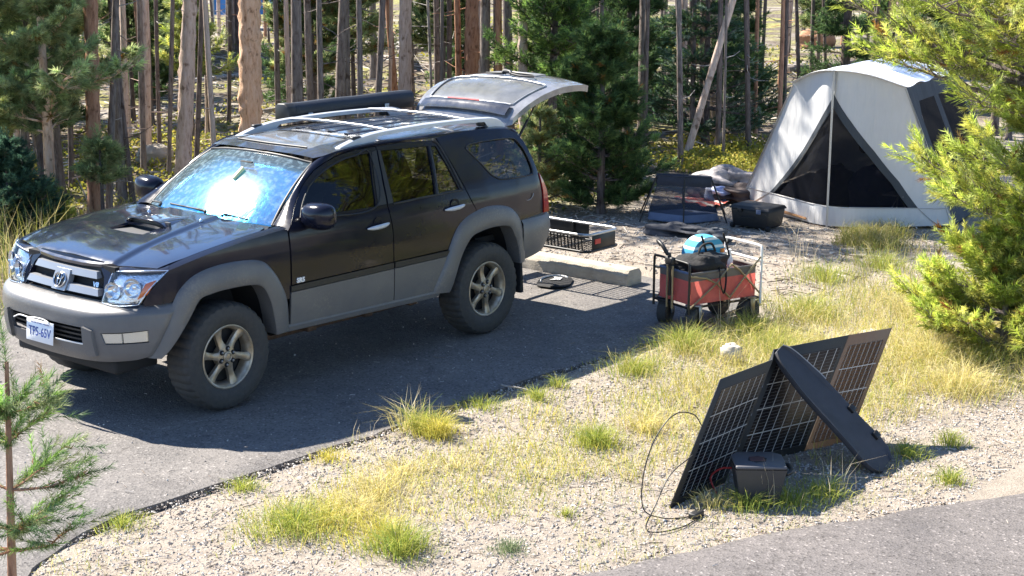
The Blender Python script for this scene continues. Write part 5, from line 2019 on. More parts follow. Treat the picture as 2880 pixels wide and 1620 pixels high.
rl = [(TL, BL, bL), (TR, BR, bR)]
tl2, tm2, tr2 = TL + ta * 2.5 + np.array((0, 0, -.02)), TM + ta * 2.6 + np.array((0, 0, -.03)), TR + ta * 2.45 + np.array((0, 0, -.02))
# roof: arched skin with a small eave at the front
G = []
for s in np.linspace(-.03, 1, 26):
    row = []
    for i in range(0, 41, 2):
        f = topc[i]
        q = i / 40
        bk_ = tl2 * max(0, 1 - 2 * q) + tr2 * max(0, 2 * q - 1) + tm2 * (1 - abs(2 * q - 1))
        p = f * (1 - s) + bk_ * s
        p = p + np.array((0, 0, .012 + .02 * math.sin(PI * min(max(s, 0), 1)) * (1 - abs(2 * q - 1)) - .012 * math.sin(s * 21) * (.4 + abs(2 * q - 1))))
        row.append(tuple(p - TO))
    G.append(row)
rfo = MB().grid(G).build('roof', M['tentroof'], tn, smooth=60)
mb = MB()
mb.tube([tuple(p + np.array((.02, 0, .010)) - TO) for p in topc], .012, 6).build('eave_piping', M['canvas'], rfo, smooth=60)
def wall(T0, T1, B0, B1):
    def fn(u, v):
        u, v = np.asarray(u)[..., None], np.asarray(v)[..., None]
        t, b = T0 * (1 - u) + T1 * u, B0 * (1 - u) + B1 * u
        return b * (1 - v) + t * v - TO
    return fn
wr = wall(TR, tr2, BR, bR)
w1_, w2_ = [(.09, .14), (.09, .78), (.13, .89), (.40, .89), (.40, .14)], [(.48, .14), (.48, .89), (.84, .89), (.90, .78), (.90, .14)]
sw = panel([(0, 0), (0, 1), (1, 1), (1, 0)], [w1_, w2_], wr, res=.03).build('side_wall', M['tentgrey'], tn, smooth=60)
for w_ in (w1_, w2_):
    panel(w_, [], wr, res=.06).build('side_window', M['screen'], sw)
wl = wall(TL, tl2, BL, bL)
panel([(0, 0), (0, 1), (1, 1), (1, 0)], [], wl, res=.06).build('side_wall', M['canvas'], tn, smooth=60)
mb = MB()
mb.grid([[tuple(a - TO), tuple(b - TO)] for a, b in ((bL, tl2), ((bL + bR) / 2 + ta * .5, tm2), (bR, tr2))])
mb.build('back_wall', M['canvas'], tn, smooth=60)
mb = MB()
mb.add([tuple(np.array(p) * (1, 1, 0) + np.array((0, 0, .01)) - TO * (1, 1, 0)) for p in (BL, BM, BR, bR, bL)], [(0, 1, 2, 3, 4)])
mb.build('groundsheet', M['navycloth'], tn)
mb = MB()
e1 = lambda t: tuple(BL * (1 - t) + BM * t - TO + np.array((.03, 0, .03)))
mb.hexa([e1(.10), e1(.80), tuple(np.array(e1(.80)) + (.10, .03, 0)), tuple(np.array(e1(.10)) + (.10, .03, 0)), tuple(np.array(e1(.10)) + (0, 0, .03)), tuple(np.array(e1(.80)) + (0, 0, .02)), tuple(np.array(e1(.80)) + (.10, .03, .015)), tuple(np.array(e1(.10)) + (.10, .03, .02))])
mb.build('sill_mat', mat('sill_mat', (.40, .20, .08), .8, noise=(6, .3)), tn, bevel=.008)
# things glimpsed inside the tent
for nm, lb, loc, r, c, ct in (('sleeping_bag', 'dim blue sleeping bag seen through the tent screen door', (-10.1, .75, .32), (.5, .35, .28), (.10, .11, .20), 'sleeping bag'),
                          ('hanging_towel', 'brown towel hanging inside the tent behind the screen door', (-10.0, .62, 1.0), (.05, .16, .25), (.30, .19, .13), 'towel'),
                          ('kit_bag', 'tan kit bag inside the tent behind the left of the screen door', (-9.9, .25, .30), (.28, .22, .26), (.20, .165, .13), 'bag')):
    o = blob((0, 0, 0), r, len(nm), .8, .15).build(nm, mat(nm, c, .9, noise=(8, .3)), None, smooth=70)
    o.location = (loc[0], loc[1], GZ + loc[2])
    tag(o, lb, ct)
mb = MB()
mb.tube([(0, 0, 0), (.14, .10, .36)], .008, 6)
mb.tube([(.30, .0, 0), (.14, .10, .36)], .008, 6)
mb.tube([(.14, .35, 0), (.14, .10, .36)], .008, 6)
mb.box((.14, .10, .37), (.30, .26, .015))
o = mb.build('camp_stool', M['steel'], None, smooth=50)
o.location = (-9.75, 1.10, GZ)
tag(o, 'small folding stool just inside the right corner of the tent door', 'stool')

# ------------------------------------------------------------ trees
def unit(a):
    return a / (np.linalg.norm(a, axis=-1, keepdims=True) + 1e-9)


def shoots(P, D, L, nn, nlen, w, cols, spread=(.5, 1.25), seed=0):
    """needle brushes: one thin blade per needle. P, D (n,3) foot and axis, L (n) length, cols (n,3)"""
    r = np.random.default_rng(seed)
    n = len(P)
    D = unit(D)
    a = np.where(np.abs(D[:, 2:3]) < .9, np.array([[0, 0, 1.]]), np.array([[1., 0, 0]]))
    E1 = unit(np.cross(D, a))
    E2 = np.cross(D, E1)
    t = r.random((n, nn)) ** .8
    q = r.uniform(0, 2 * PI, (n, nn))
    an = r.uniform(spread[0], spread[1], (n, nn)) * (1 - .45 * t)
    d = D[:, None] * np.cos(an)[..., None] + (E1[:, None] * np.cos(q)[..., None] + E2[:, None] * np.sin(q)[..., None]) * np.sin(an)[..., None]
    base = P[:, None] + D[:, None] * (L[:, None] * t)[..., None]
    ln = nlen * r.uniform(.7, 1.15, (n, nn))
    tip = base + d * ln[..., None]
    tip[..., 2] -= .10 * ln
    side_ = unit(np.cross(d, r.normal(size=(n, nn, 3)))) * (w / 2)
    V = np.stack([base - side_, base + side_, tip + side_ * .25], 2).reshape(-1, 3)
    T = np.arange(len(V)).reshape(-1, 3)
    c = cols[:, None] * r.uniform(.72, 1.22, (n, nn, 1))
    C = np.repeat(c.reshape(-1, 3), 3, axis=0)
    return V, T, C


def wood(lines):
    """limbs as tapered 5-sided tubes"""
    mb = MB()
    for P, r0, r1 in lines:
        n = len(P)
        mb.tube(P, [r0 + (r1 - r0) * i / (n - 1) for i in range(n)], 5)
    return mb


GREEN_S = [(.30, .37, .065), (.40, .47, .08), (.52, .51, .12), (.35, .39, .12)]      # sunny pine
GREEN_D = [(.050, .095, .035), (.070, .125, .045), (.10, .165, .055)]                # dark pine
GREEN_P = [(.27, .34, .14), (.35, .40, .18), (.22, .28, .12), (.42, .43, .20)]       # pale pine
GREEN_B = [(.045, .095, .062), (.060, .120, .075), (.080, .145, .085)]                # blue spruce
RUST = [(.30, .15, .04), (.26, .17, .05)]


def pine(name, label, base, H, r0, bark, pal, h0, h1, blen, nwh, per, nlen, w, nn, seed, group=None, cat='tree', top=True, up_=.25, tw=5, rust=0.0, lean=(0, 0), az=None, trunk_top=None, slen=.13, sub=True):
    r = np.random.default_rng(seed)
    root = empty(name, (*base, 0))
    root.location.z = float(gheight(*base)) - .02
    tag(root, label, cat, group)
    ht = trunk_top or H
    zs_ = np.linspace(0, ht, 14)
    wob = .02 * ht
    ph = r.uniform(0, 6, 4)
    tp = lambda z: np.array((lean[0] * z + wob * .4 * (math.sin(z * .9 + ph[0]) - math.sin(ph[0])), lean[1] * z + wob * .4 * (math.sin(z * .8 + ph[1]) - math.sin(ph[1])), z))
    mb = MB()
    mb.tube([tuple(tp(z)) for z in zs_], [r0 * (1.25 if i == 0 else 1) * (1 - .82 * z / max(H, ht)) + .006 for i, z in enumerate(zs_)], 12)
    mb.build('trunk', bark, root, smooth=60)
    lines, P, D, L, Cc = [], [], [], [], []
    pal = np.array(pal)
    gain = 1.0
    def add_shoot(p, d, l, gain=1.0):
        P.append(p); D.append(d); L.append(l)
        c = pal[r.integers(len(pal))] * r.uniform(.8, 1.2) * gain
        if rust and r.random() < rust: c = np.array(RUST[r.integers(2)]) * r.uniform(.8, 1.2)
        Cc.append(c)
    for i in range(nwh):
        h = h0 + (h1 - h0) * (i + r.uniform(.2, .8)) / nwh
        t = (h - h0) / (h1 - h0 + 1e-6)
        for k in range(per):
            a = r.uniform(0, 2 * PI) if az is None else r.uniform(*az)
            l = blen(t) * r.uniform(.65, 1.12) * (.78 + .42 * math.sin(a * 2 + h * 2.1 + seed) * math.sin(h * 3.3 + seed * 1.7))
            dr = np.array((math.cos(a), math.sin(a), 0))
            s = tp(h)
            pts = []
            dz0 = r.uniform(-.15, .25) + up_ * .4
            nb = 7
            for j in range(nb):
                f = j / (nb - 1)
                pts.append(s + dr * l * f + np.array((0, 0, l * (dz0 * f + up_ * f * f))) + r.normal(size=3) * .02 * l * f)
            lines.append(([tuple(p) for p in pts], max(.004, .022 * l), .0025))
            for j in range(2, nb):
                f = j / (nb - 1)
                d = pts[j] - pts[j - 1]
                add_shoot(pts[j] - unit(d) * slen * .5, d, slen * r.uniform(.8, 1.2))
                if sub and j < nb:
                    for _ in range(tw if j > 2 else tw // 2):
                        sd = unit(np.cross(d, (0, 0, 1))) * r.choice((-1, 1)) * r.uniform(.5, 1.0) + unit(d) * r.uniform(.4, 1.0) + np.array((0, 0, r.uniform(-.15, .45)))
                        sd = unit(sd)
                        ll = l * r.uniform(.14, .34) * (1.15 - .5 * f)
                        q0 = pts[j - 1] + (pts[j] - pts[j - 1]) * r.random()
                        q1 = q0 + sd * ll + np.array((0, 0, .15 * ll))
                        lines.append(([tuple(q0), tuple((q0 + q1) / 2 + r.normal(size=3) * .01), tuple(q1)], .005, .002))
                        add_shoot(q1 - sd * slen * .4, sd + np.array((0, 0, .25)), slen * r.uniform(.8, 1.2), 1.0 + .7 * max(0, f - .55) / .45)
                        if r.random() < .6: add_shoot(q0 + sd * ll * .5, sd, slen)
    if top:
        for _ in range(6):
            z = H * r.uniform(.93, 1.0)
            add_shoot(tp(min(z, ht)), np.array((r.normal() * .3, r.normal() * .3, 1)), slen * 1.3)
    wood(lines).build('branches', bark, root, smooth=60)
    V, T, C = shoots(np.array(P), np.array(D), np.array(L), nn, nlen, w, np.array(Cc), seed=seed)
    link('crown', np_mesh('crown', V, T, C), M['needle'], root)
    return root


cone = lambda a, b=.15: (lambda t: a * (1 - t) + b)
# near pines that show their foliage
pine('lodgepole_pine', 'sunlit bushy lodgepole pine reaching in front of the tent at the right edge', (-5.285, 4.675), 5.4, .085, M['bark_grey'], GREEN_S, .95, 5.2, lambda t: (1.10 + 1.45 * sstep((t - .17) / .14)) * (.85 + .22 * math.sin(t * 13 + 1.0)) * (1 if t < .7 else 1 - (t - .7) * 1.6), 26, 8, .072, .0074, 36, 21, slen=.17, tw=6, up_=.16, rust=.03)
pine('young_pine', 'low young pine beside the straw grass at the right edge', (-5.02, 4.42), 1.05, .03, M['bark_grey'], GREEN_S, .06, 1.0, cone(.82, .14), 10, 8, .070, .008, 38, 22, slen=.16, tw=5, rust=.04)
pine('pine_sapling', 'thin pine sapling with spaced branch tiers in the lower left corner', (3.062, 2.850), 1.40, .020, M['bark_red'], [(.12, .21, .055), (.18, .30, .06), (.10, .17, .07), (.20, .24, .10)], .36, 1.24, lambda t: .50 * (1 - t) ** .9 + .11, 5, 4, .060, .0036, 70, 23, slen=.22, tw=1, up_=.26, lean=(-.029, .035), rust=.04)
pine('bushy_pine', 'dark bushy young pine growing behind the hitch basket', (-8.05, -1.85), 2.2, .05, M['bark_dark'], GREEN_D + [(.13, .20, .06)], .05, 2.15, lambda t: .50 + .16 * (1 - t) - .28 * t ** 3, 15, 8, .08, .0095, 30, 24, slen=.16, tw=4, rust=.02)
pine('bushy_pine', 'taller bushy pine with light green tips rising behind the raised hatch', (-10.5, -4.55), 4.2, .07, M['bark_dark'], [(.09, .16, .045), (.14, .23, .055), (.20, .30, .07), (.07, .12, .045)], 1.0, 4.1, lambda t: .95 - .25 * t, 15, 7, .09, .013, 28, 25, slen=.19, tw=3)
pine('young_pine', 'young yellow-green pine between the hatch and the dark bushy pine', (-7.75, -2.55), 1.25, .03, M['bark_dark'], GREEN_P + [(.30, .29, .07)], .05, 1.2, cone(.42, .12), 10, 5, .07, .009, 24, 26, slen=.13, tw=3, rust=.14)
pine('lodgepole_pine', 'lodgepole with pale foliage clumps on a bare brown trunk at the far left', (-3.14, -5.82), 4.4, .056, M['bark_orange'], GREEN_P, .95, 4.3, lambda t: .80 + .30 * math.sin(t * 11), 15, 5, .095, .012, 46, 27, slen=.10, tw=5, lean=(-.024, .029), rust=.03)
pine('lodgepole_pine', 'pale green pine filling the upper left corner', (-3.05, -6.9), 4.2, .055, M['bark_dark'], [tuple(1.2 * c for c in q) for q in GREEN_P], .95, 4.1, lambda t: 1.0 * (1 - .35 * t), 15, 7, .10, .013, 46, 28, slen=.11, tw=5, rust=.03)
pine('lodgepole_pine', 'pale pine just behind the reddish left trunk', (-4.6, -7.7), 4.0, .05, M['bark_dark'], GREEN_P, 1.1, 3.9, lambda t: .75 - .2 * t, 13, 6, .10, .013, 46, 41, slen=.11, tw=4, rust=.05)
pine('blue_spruce', 'dark blue-green spruce bush low at the left edge', (-2.35, -5.35), 1.15, .035, M['bark_dark'], GREEN_B, .03, 1.1, cone(.60, .12), 12, 8, .050, .008, 36, 29, slen=.15, tw=4)
pine('lodgepole_pine', 'pine with orange-tinged needles hanging behind the roof awning', (-11.2, -10.1), 3.9, .05, M['bark_dark'], GREEN_P + GREEN_D, .75, 3.8, lambda t: .85 * (1 - .35 * t), 13, 6, .10, .013, 42, 30, slen=.12, tw=4, rust=.20)
pine('fir_tree', 'layered dark fir with silvery tips left of the tent', (-13.6, -4.0), 3.6, .06, M['bark_dark'], GREEN_D + GREEN_B + [(.20, .26, .20)], .15, 3.5, cone(.95, .15), 17, 7, .05, .010, 30, 31, slen=.2, tw=4, up_=.05)
pine('fir_tree', 'slim dark fir standing far behind the tent ridge', (-21.0, -5.6), 5.0, .10, M['bark_dark'], GREEN_D, .3, 4.9, cone(.8, .3), 16, 7, .07, .016, 24, 32, slen=.26, tw=3, up_=.0)
pine('fir_tree', 'small dark fir in the shade between the dark pine and the leaning trunk', (-14.2, -5.9), 3.2, .06, M['bark_dark'], GREEN_D, .1, 3.1, cone(.85, .15), 14, 6, .07, .012, 24, 33, slen=.2, tw=3)
pine('small_pine', 'slender young pine tuft between the two big trunks', (-8.9, -10.4), 2.6, .035, M['bark_dark'], GREEN_S + GREEN_P, 1.0, 2.5, cone(.45, .2), 9, 5, .09, .013, 28, 34, slen=.18, tw=3)
pine('small_pine', 'young pine growing close against the reddish left trunk', (-3.52, -5.36), 1.05, .022, M['bark_dark'], GREEN_P, .55, 1.0, cone(.15, .10), 6, 4, .07, .009, 30, 35, slen=.13, tw=2)
pine('small_pine', 'little pine sprig at the foot of the far left trunk', (-2.95, -5.50), .55, .02, M['bark_dark'], GREEN_S, .10, .5, cone(.16, .08), 5, 4, .055, .007, 28, 36, slen=.1, tw=2)
pine('fir_tree', 'dark fir thicket behind the roof between the orange and the slim trunk', (-12.3, -11.6), 2.9, .06, M['bark_dark'], GREEN_D, .1, 2.8, cone(.95, .2), 12, 6, .09, .014, 24, 37, slen=.22, tw=3)
pine('small_pine', 'small light pine to the right of the tallest red trunk', (-14.6, -8.0), 2.0, .03, M['bark_dark'], GREEN_P, .6, 1.9, cone(.42, .18), 7, 5, .09, .013, 22, 38, slen=.18, tw=2)
UND = [('understory_fir', 'dark'), ('understory_pine', 'olive'), ('understory_pine', 'pale')]
und = [pine('understory_fir', 'dark understory fir deep in the stand behind the windscreen', (-8.3, -13.2), 2.6, .04, M['bark_dark'], GREEN_D, .1, 2.5, cone(.75, .15), 12, 6, .10, .017, 20, 71, slen=.22, tw=3, group='understory trees'),
       pine('understory_pine', 'olive understory pine behind the orange trunk', (-10.2, -13.6), 3.4, .04, M['bark_dark'], GREEN_D + GREEN_P, .9, 3.3, lambda t: .8 - .3 * t, 11, 6, .11, .018, 20, 72, slen=.24, tw=3, group='understory trees'),
       pine('understory_pine', 'pale understory pine far behind the reddish left trunk', (-6.3, -11.4), 3.2, .04, M['bark_dark'], GREEN_P, .8, 3.1, lambda t: .75 - .25 * t, 11, 6, .11, .018, 20, 73, slen=.24, tw=3, group='understory trees', rust=.06)]
for i, (k_, b_, lb) in enumerate(((2, (-5.2, -10.2), 'pale understory pine between reddish trunk and dark straight trunk'), (0, (-7.1, -12.3), 'dark understory fir just left of the pale trunk'), (1, (-6.9, -14.6), 'olive understory pine far left of the pale trunk'), (0, (-11.9, -15.2), 'dark understory fir far behind the awning'),
        (2, (-14.6, -12.6), 'pale understory pine left of the slim brown trunk'), (1, (-15.6, -11.2), 'olive understory pine right of the slim brown trunk'), (0, (-17.1, -12.0), 'dark understory fir above the hatch middle'), (1, (-17.6, -9.6), 'olive understory pine above the hatch right end'), (0, (-16.2, -7.4), 'dark understory fir behind the dark bushy pine'),
        (0, (-18.6, -8.6), 'dark understory fir far behind the leaning dead trunk'), (1, (-19.5, -7.6), 'olive understory pine left of the tent ridge'), (0, (-15.4, -4.6), 'dark understory fir against the tent left edge'), (2, (-9.4, -16.2), 'pale understory pine near the camper'), (0, (-21.5, -12.2), 'dark understory fir in the far middle distance'),
        (1, (-24.6, -8.2), 'olive understory pine far behind the tent'), (0, (-4.3, -9.6), 'dark understory fir behind the far left trunk'), (2, (-12.9, -17.2), 'pale understory pine far behind the orange trunk'), (0, (-12.0, -5.4), 'dark understory fir between hatch end and lichen trunk'), (0, (-26.5, -7.4), 'dark understory fir above the tent ridge'), (1, (-22.6, -4.2), 'olive understory pine behind the tent right shoulder'), (0, (-30.0, -7.2), 'dark understory fir at the back of the far clearing'), (1, (-19.0, -2.6), 'olive understory pine just behind the tent back wall'), (2, (-34.0, -11.0), 'pale understory pine in the farthest clearing'))):
    c_ = copy_tree(und[k_])
    c_.location = (*b_, float(gheight(*b_)) - .02)
    c_.rotation_euler = (0, 0, i * 1.7)
    s2 = .85 + .3 * ((i * 37) % 10) / 10
    c_.scale = (s2, s2, s2)
    tag(c_, lb, 'tree', 'understory trees')


def trunk_mesh(H, r0, seed, lean=(0, 0), bend=.05, taper=.45, seg=10, flare=1.35):
    r = np.random.default_rng(seed)
    ph = r.uniform(0, 6, 4)
    zs_ = np.r_[0, .12, np.linspace(.4, H, 12 if seg < 16 else 60)]
    mb = MB()
    pts = [(lean[0] * z + bend * (math.sin(z * .55 + ph[0]) - math.sin(ph[0])), lean[1] * z + bend * (math.sin(z * .6 + ph[1]) - math.sin(ph[1])), z) for z in zs_]
    rad = [r0 * (flare if i == 0 else 1.12 if i == 1 else 1) * (1 - taper * z / H) * (1 + .05 * r.normal()) for i, z in enumerate(zs_)]
    return mb.tube(pts, rad, seg), pts, rad


def stubs(pts, rad, n, seed, ln=(.15, .5), lo=.4, hi=3.0):
    r = np.random.default_rng(seed + 50)
    out = []
    P = np.array(pts)
    for _ in range(n):
        z = r.uniform(lo, min(hi, P[-1, 2]))
        c = np.array([np.interp(z, P[:, 2], P[:, k]) for k in range(3)])
        a = r.uniform(0, 2 * PI)
        l = r.uniform(*ln)
        d = np.array((math.cos(a), math.sin(a), r.uniform(-.35, .35)))
        q = c + d * l * .55 + np.array((0, 0, -.04 * l))
        e = c + d * l + r.normal(size=3) * .08 * l
        out.append(([tuple(c), tuple(q), tuple(e)], .009, .003))
    return out


def px_tree(label, base, r0, bark, lean=(0, 0), H=5.5, seed=1, nst=6, bend=.04, name='pine_tree', stl=(.15, .5), taper=.35):
    root = empty(name, (*base, float(gheight(*base)) - .02))
    tag(root, label, 'tree')
    mb, pts, rad = trunk_mesh(H, r0, seed, lean, bend, taper, 10 if r0 < .06 else 20)
    if r0 >= .06:                                        # flaky relief on the thick ones
        rr_ = np.random.default_rng(seed)
        P0 = np.array(pts)
        nv_ = []
        for q in mb.v:
            c0 = np.array([np.interp(q[2], P0[:, 2], P0[:, k]) for k in range(2)])
            dd_ = np.array(q[:2]) - c0
            nv_.append((*(c0 + dd_ * (1 + .07 * rr_.normal())), q[2]))
        mb.v = nv_
    mb.build('trunk', bark, root, smooth=60)
    for s_ in stubs(pts, rad, nst, seed, stl):
        wood([s_]).build('branch', M['deadwood'] if bark is not M['bark_red'] else bark, root, smooth=60)
    return root


# trunks one can point to
for i, (lb, b_, r_, bk_, ln_2, ns, stl, nm) in enumerate((
    ('thick reddish flaky trunk just behind the bonnet at the left', (-3.75, -5.85), .082, 'bark_red', (-.010, .012), 7, (.1, .35), 'pine_tree'),
    ('slim grey trunk leaning right, touching the reddish left trunk', (-4.02, -5.96), .041, 'bark_grey', (-.055, .066), 4, (.15, .5), 'pine_tree'),
    ('dark straight trunk in the yellow undergrowth left of the windscreen', (-5.18, -7.29), .045, 'bark_dark', (-.022, .027), 4, (.15, .5), 'pine_tree'),
    ('thin trunk leaning left across its neighbours left of the windscreen', (-4.72, -6.41), .034, 'bark_dark', (.026, -.031), 5, (.15, .5), 'pine_tree'),
    ('narrow trunk standing in the brightest yellow undergrowth', (-6.31, -8.27), .040, 'bark_grey', (-.015, .018), 4, (.15, .4), 'pine_tree'),
    ('pale pinkish-brown trunk rising behind the windscreen', (-5.93, -6.99), .100, 'bark_pale', (-.052, .062), 4, (.06, .2), 'pine_tree'),
    ('dark trunk hugging the right side of the pale trunk', (-6.68, -7.63), .036, 'bark_dark', (-.038, .045), 4, (.15, .5), 'pine_tree'),
    ('thin grey trunk hugging the left side of the pale trunk', (-6.44, -7.90), .030, 'bark_grey', (-.029, .034), 4, (.1, .4), 'pine_tree'),
    ('tall thick orange-barked trunk rising behind the car roof', (-7.63, -7.61), .158, 'bark_orange', (-.023, .027), 0, (.1, .2), 'pine_tree'),
    ('thin crooked trunk between the pale and the orange trunk', (-9.79, -10.99), .042, 'bark_dark', (.020, -.024), 5, (.15, .5), 'pine_tree'),
    ('slim brown trunk right of the rolled awning', (-11.85, -8.64), .107, 'bark_pale', (-.011, .014), 6, (.1, .4), 'pine_tree'),
    ('stout red-brown trunk above the middle of the raised hatch', (-12.94, -8.17), .119, 'bark_red', (-.002, .002), 6, (.4, 1.1), 'pine_tree'),
    ('split red trunk leaning against the stout one above the hatch', (-12.89, -8.38), .055, 'bark_red', (.012, -.014), 4, (.4, 1.0), 'pine_tree'),
    ('grey lichen-edged trunk at the left of the leaning dead trunk', (-11.57, -3.08), .042, 'bark_grey', (.011, -.013), 7, (.1, .4), 'pine_tree'),
    ('dead weathered trunk leaning steeply right beside the dark fir', (-12.32, -3.50), .054, 'bark_pale', (-.164, .197), 4, (.1, .4), 'dead_tree'),
    ('very thin straight grey pole trunk before the layered fir', (-12.25, -2.81), .022, 'bark_grey', (.002, -.003), 4, (.1, .3), 'pine_tree'),
    ('dark trunk standing close to the tent left edge', (-13.44, -3.13), .043, 'bark_dark', (.027, -.032), 6, (.1, .4), 'pine_tree'),
    ('slim reddish trunk just left of the tent', (-15.19, -4.07), .033, 'bark_red', (.020, -.024), 3, (.1, .3), 'pine_tree'),
    ('straight dark trunk appearing above the tent left corner', (-16.36, -4.27), .050, 'bark_dark', (.016, -.020), 5, (.1, .4), 'pine_tree'),
    ('brown trunk seen just under the raised hatch corner', (-10.14, -4.73), .067, 'bark_pale', (.009, -.011), 4, (.1, .4), 'pine_tree'),
    ('bent bare grey sapling with curling dead limbs behind the hatch', (-12.52, -8.64), .026, 'deadwood', (.015, -.018), 9, (.5, 1.3), 'dead_tree'),
    ('grey-brown trunk immediately right of the orange trunk', (-10.49, -10.19), .046, 'bark_grey', (.001, -.001), 5, (.1, .4), 'pine_tree'),
    ('dark trunk second to the right of the orange trunk', (-11.01, -10.36), .054, 'bark_dark', (-.013, .016), 5, (.1, .4), 'pine_tree'),
    ('dark trunk third to the right of the orange trunk', (-11.97, -10.91), .044, 'bark_dark', (-.020, .024), 5, (.1, .4), 'pine_tree'),
    ('thin dark trunk hidden in the orange-tinged pine behind the awning', (-12.77, -10.87), .038, 'bark_dark', (.005, -.006), 5, (.1, .4), 'pine_tree'),
    ('thin pale stem just left of the slim brown trunk', (-12.82, -9.94), .033, 'bark_pale', (-.017, .021), 5, (.1, .4), 'pine_tree'),
    ('grey trunk midway between the slim brown and the stout red trunk', (-13.37, -9.32), .056, 'bark_grey', (-.005, .005), 5, (.2, .7), 'pine_tree'),
    ('dim trunk left beside the split red trunk', (-13.93, -9.55), .050, 'bark_dark', (-.003, .004), 5, (.2, .6), 'pine_tree'),
    ('thin brown trunk right beside the stout red trunk', (-13.51, -8.32), .036, 'bark_pale', (0, 0), 5, (.2, .6), 'pine_tree'),
    ('grey trunk second right of the stout red trunk', (-14.04, -8.54), .050, 'bark_grey', (.001, -.001), 5, (.2, .6), 'pine_tree'),
    ('dark trunk behind the crossing of the leaning dead trunk', (-14.24, -4.44), .052, 'bark_dark', (.019, -.023), 5, (.1, .4), 'pine_tree'),
    ('thin dark trunk left behind the leaning dead trunk', (-16.30, -5.98), .038, 'bark_dark', (.025, -.030), 4, (.1, .4), 'pine_tree'),
    ('first thin trunk above the tent front arch', (-20.30, -6.18), .040, 'bark_dark', (.048, -.058), 3, (.1, .4), 'pine_tree'),
    ('second thin trunk above the tent front arch', (-21.07, -6.38), .042, 'bark_grey', (.016, -.019), 3, (.1, .4), 'pine_tree'),
    ('third thin trunk above the tent front arch', (-22.65, -6.90), .036, 'bark_dark', (.045, -.054), 3, (.1, .4), 'pine_tree'),
    ('thin dark trunk at the right end of the yellow undergrowth', (-7.66, -9.64), .032, 'bark_dark', (-.018, .021), 4, (.1, .4), 'pine_tree'),
    ('pale thin trunk just right of the crooked one', (-9.73, -11.06), .031, 'bark_pale', (-.016, .019), 4, (.1, .4), 'pine_tree'),
    ('thin dark trunk just left of the orange trunk', (-11.00, -12.01), .034, 'bark_dark', (-.023, .028), 4, (.1, .4), 'pine_tree'),
    ('dark thin trunk left of the reddish left trunk', (-5.00, -8.06), .034, 'bark_dark', (-.024, .029), 5, (.1, .5), 'pine_tree'),
    ('thin grey trunk at the left edge above the spruce', (-3.76, -7.26), .028, 'bark_grey', (-.029, .035), 5, (.1, .5), 'pine_tree'))):
    px_tree(lb, b_, r_, M[bk_], ln_2, 5.5 if nm == 'pine_tree' else 4.2, i + 1, ns, .03 if r_ < .1 else .012, nm, stl, .22)

# the stand of slender trunks behind: shared meshes, one object each
variants = []
for k in range(9):
    mb, pts, rad = trunk_mesh(5.5, 1.0 * (.045 + .006 * (k % 4)), 60 + k, (rng.normal() * .02, rng.normal() * .02), .05, .35, 8)
    for s_ in stubs(pts, rad, 7, 60 + k, (.12, .55)): mb.tube(s_[0], [s_[1], .006, s_[2]], 4)
    variants.append(mb)
bk_cycle = ['bark_dark', 'bark_dark', 'bark_grey', 'bark_pale', 'bark_dark', 'bark_red', 'bark_grey', 'bark_dark', 'bark_pale']
vmesh = []
for k, mb in enumerate(variants):
    o = mb.build('tmp', M[bk_cycle[k]], None, smooth=60)
    vmesh.append(o.data)
    bpy.data.objects.remove(o)
ZONES = [('slender pine trunk in the crowded stand left of the pale trunk', 'slender trunks left of the pale trunk', 'left'),
         ('slender pine trunk in the stand between the orange trunk and the raised hatch', 'slender trunks behind the car roof', 'mid'),
         ('slender pine trunk in the shaded stand between the raised hatch and the tent', 'slender trunks behind the camp', 'right'),
         ('slender pine trunk in the far clearing behind the tent roof', 'far trunks behind the tent', 'far')]
far_trunks = []
BKW = {'bark_dark': 'dark', 'bark_grey': 'grey', 'bark_pale': 'pale brown', 'bark_red': 'reddish'}
kept = []
cnt = [0, 0, 0, 0]
fwh = np.array((fw.x, fw.y)) / math.hypot(fw.x, fw.y)
rth = np.array((rt.x, rt.y)) / math.hypot(rt.x, rt.y)
cxy = np.array((CAM_POS.x, CAM_POS.y))
tries = 0
while sum(cnt) < 195 and tries < 6000:
    tries += 1
    d = rng.uniform(18.5, 52) if rng.random() < .8 else rng.uniform(17.0, 26)
    s = rng.uniform(-.345, .345)
    p = cxy + fwh * d + rth * d * s
    x, y = p
    if y > -2.2 + .12 * (x + 9) and x > -16: continue
    if s > .13 and d < 23: continue
    if -12 < x < 2 and y > -5.0: continue
    if d < 28 and any(abs(s - q) < .017 for q in (-.263, -.207, -.163, -.066, -.027)): continue
    dens = vnoise(x, y, 5.0, 77)
    if dens < .24: continue
    if s > .20 and rng.random() < .10: continue
    if any((p[0] - q[0]) ** 2 + (p[1] - q[1]) ** 2 < .30 ** 2 for q in kept): continue
    z = 0 if s < -.16 else 1 if s < .02 else 2 if s < .20 else 3
    kept.append((x, y))
    cnt[z] += 1
    k = int(rng.integers(9))
    o = bpy.data.objects.new('pine_tree', vmesh[k])
    COL.objects.link(o)
    sc_ = rng.uniform(.55, 1.15) if rng.random() < .88 else rng.uniform(1.2, 1.7)
    o.scale = (sc_, sc_, 1.0)
    o.location = (x, y, float(gheight(x, y)) - .03)
    o.rotation_euler = (rng.normal() * .02, rng.normal() * .02, rng.uniform(0, 6.28))
    dep = 'in the near ranks' if d < 27 else 'in the middle ranks' if d < 37 else 'far back'
    far_trunks.append((z, BKW[bk_cycle[k]], 'thin' if sc_ < .8 else 'sturdy', dep, s, o))

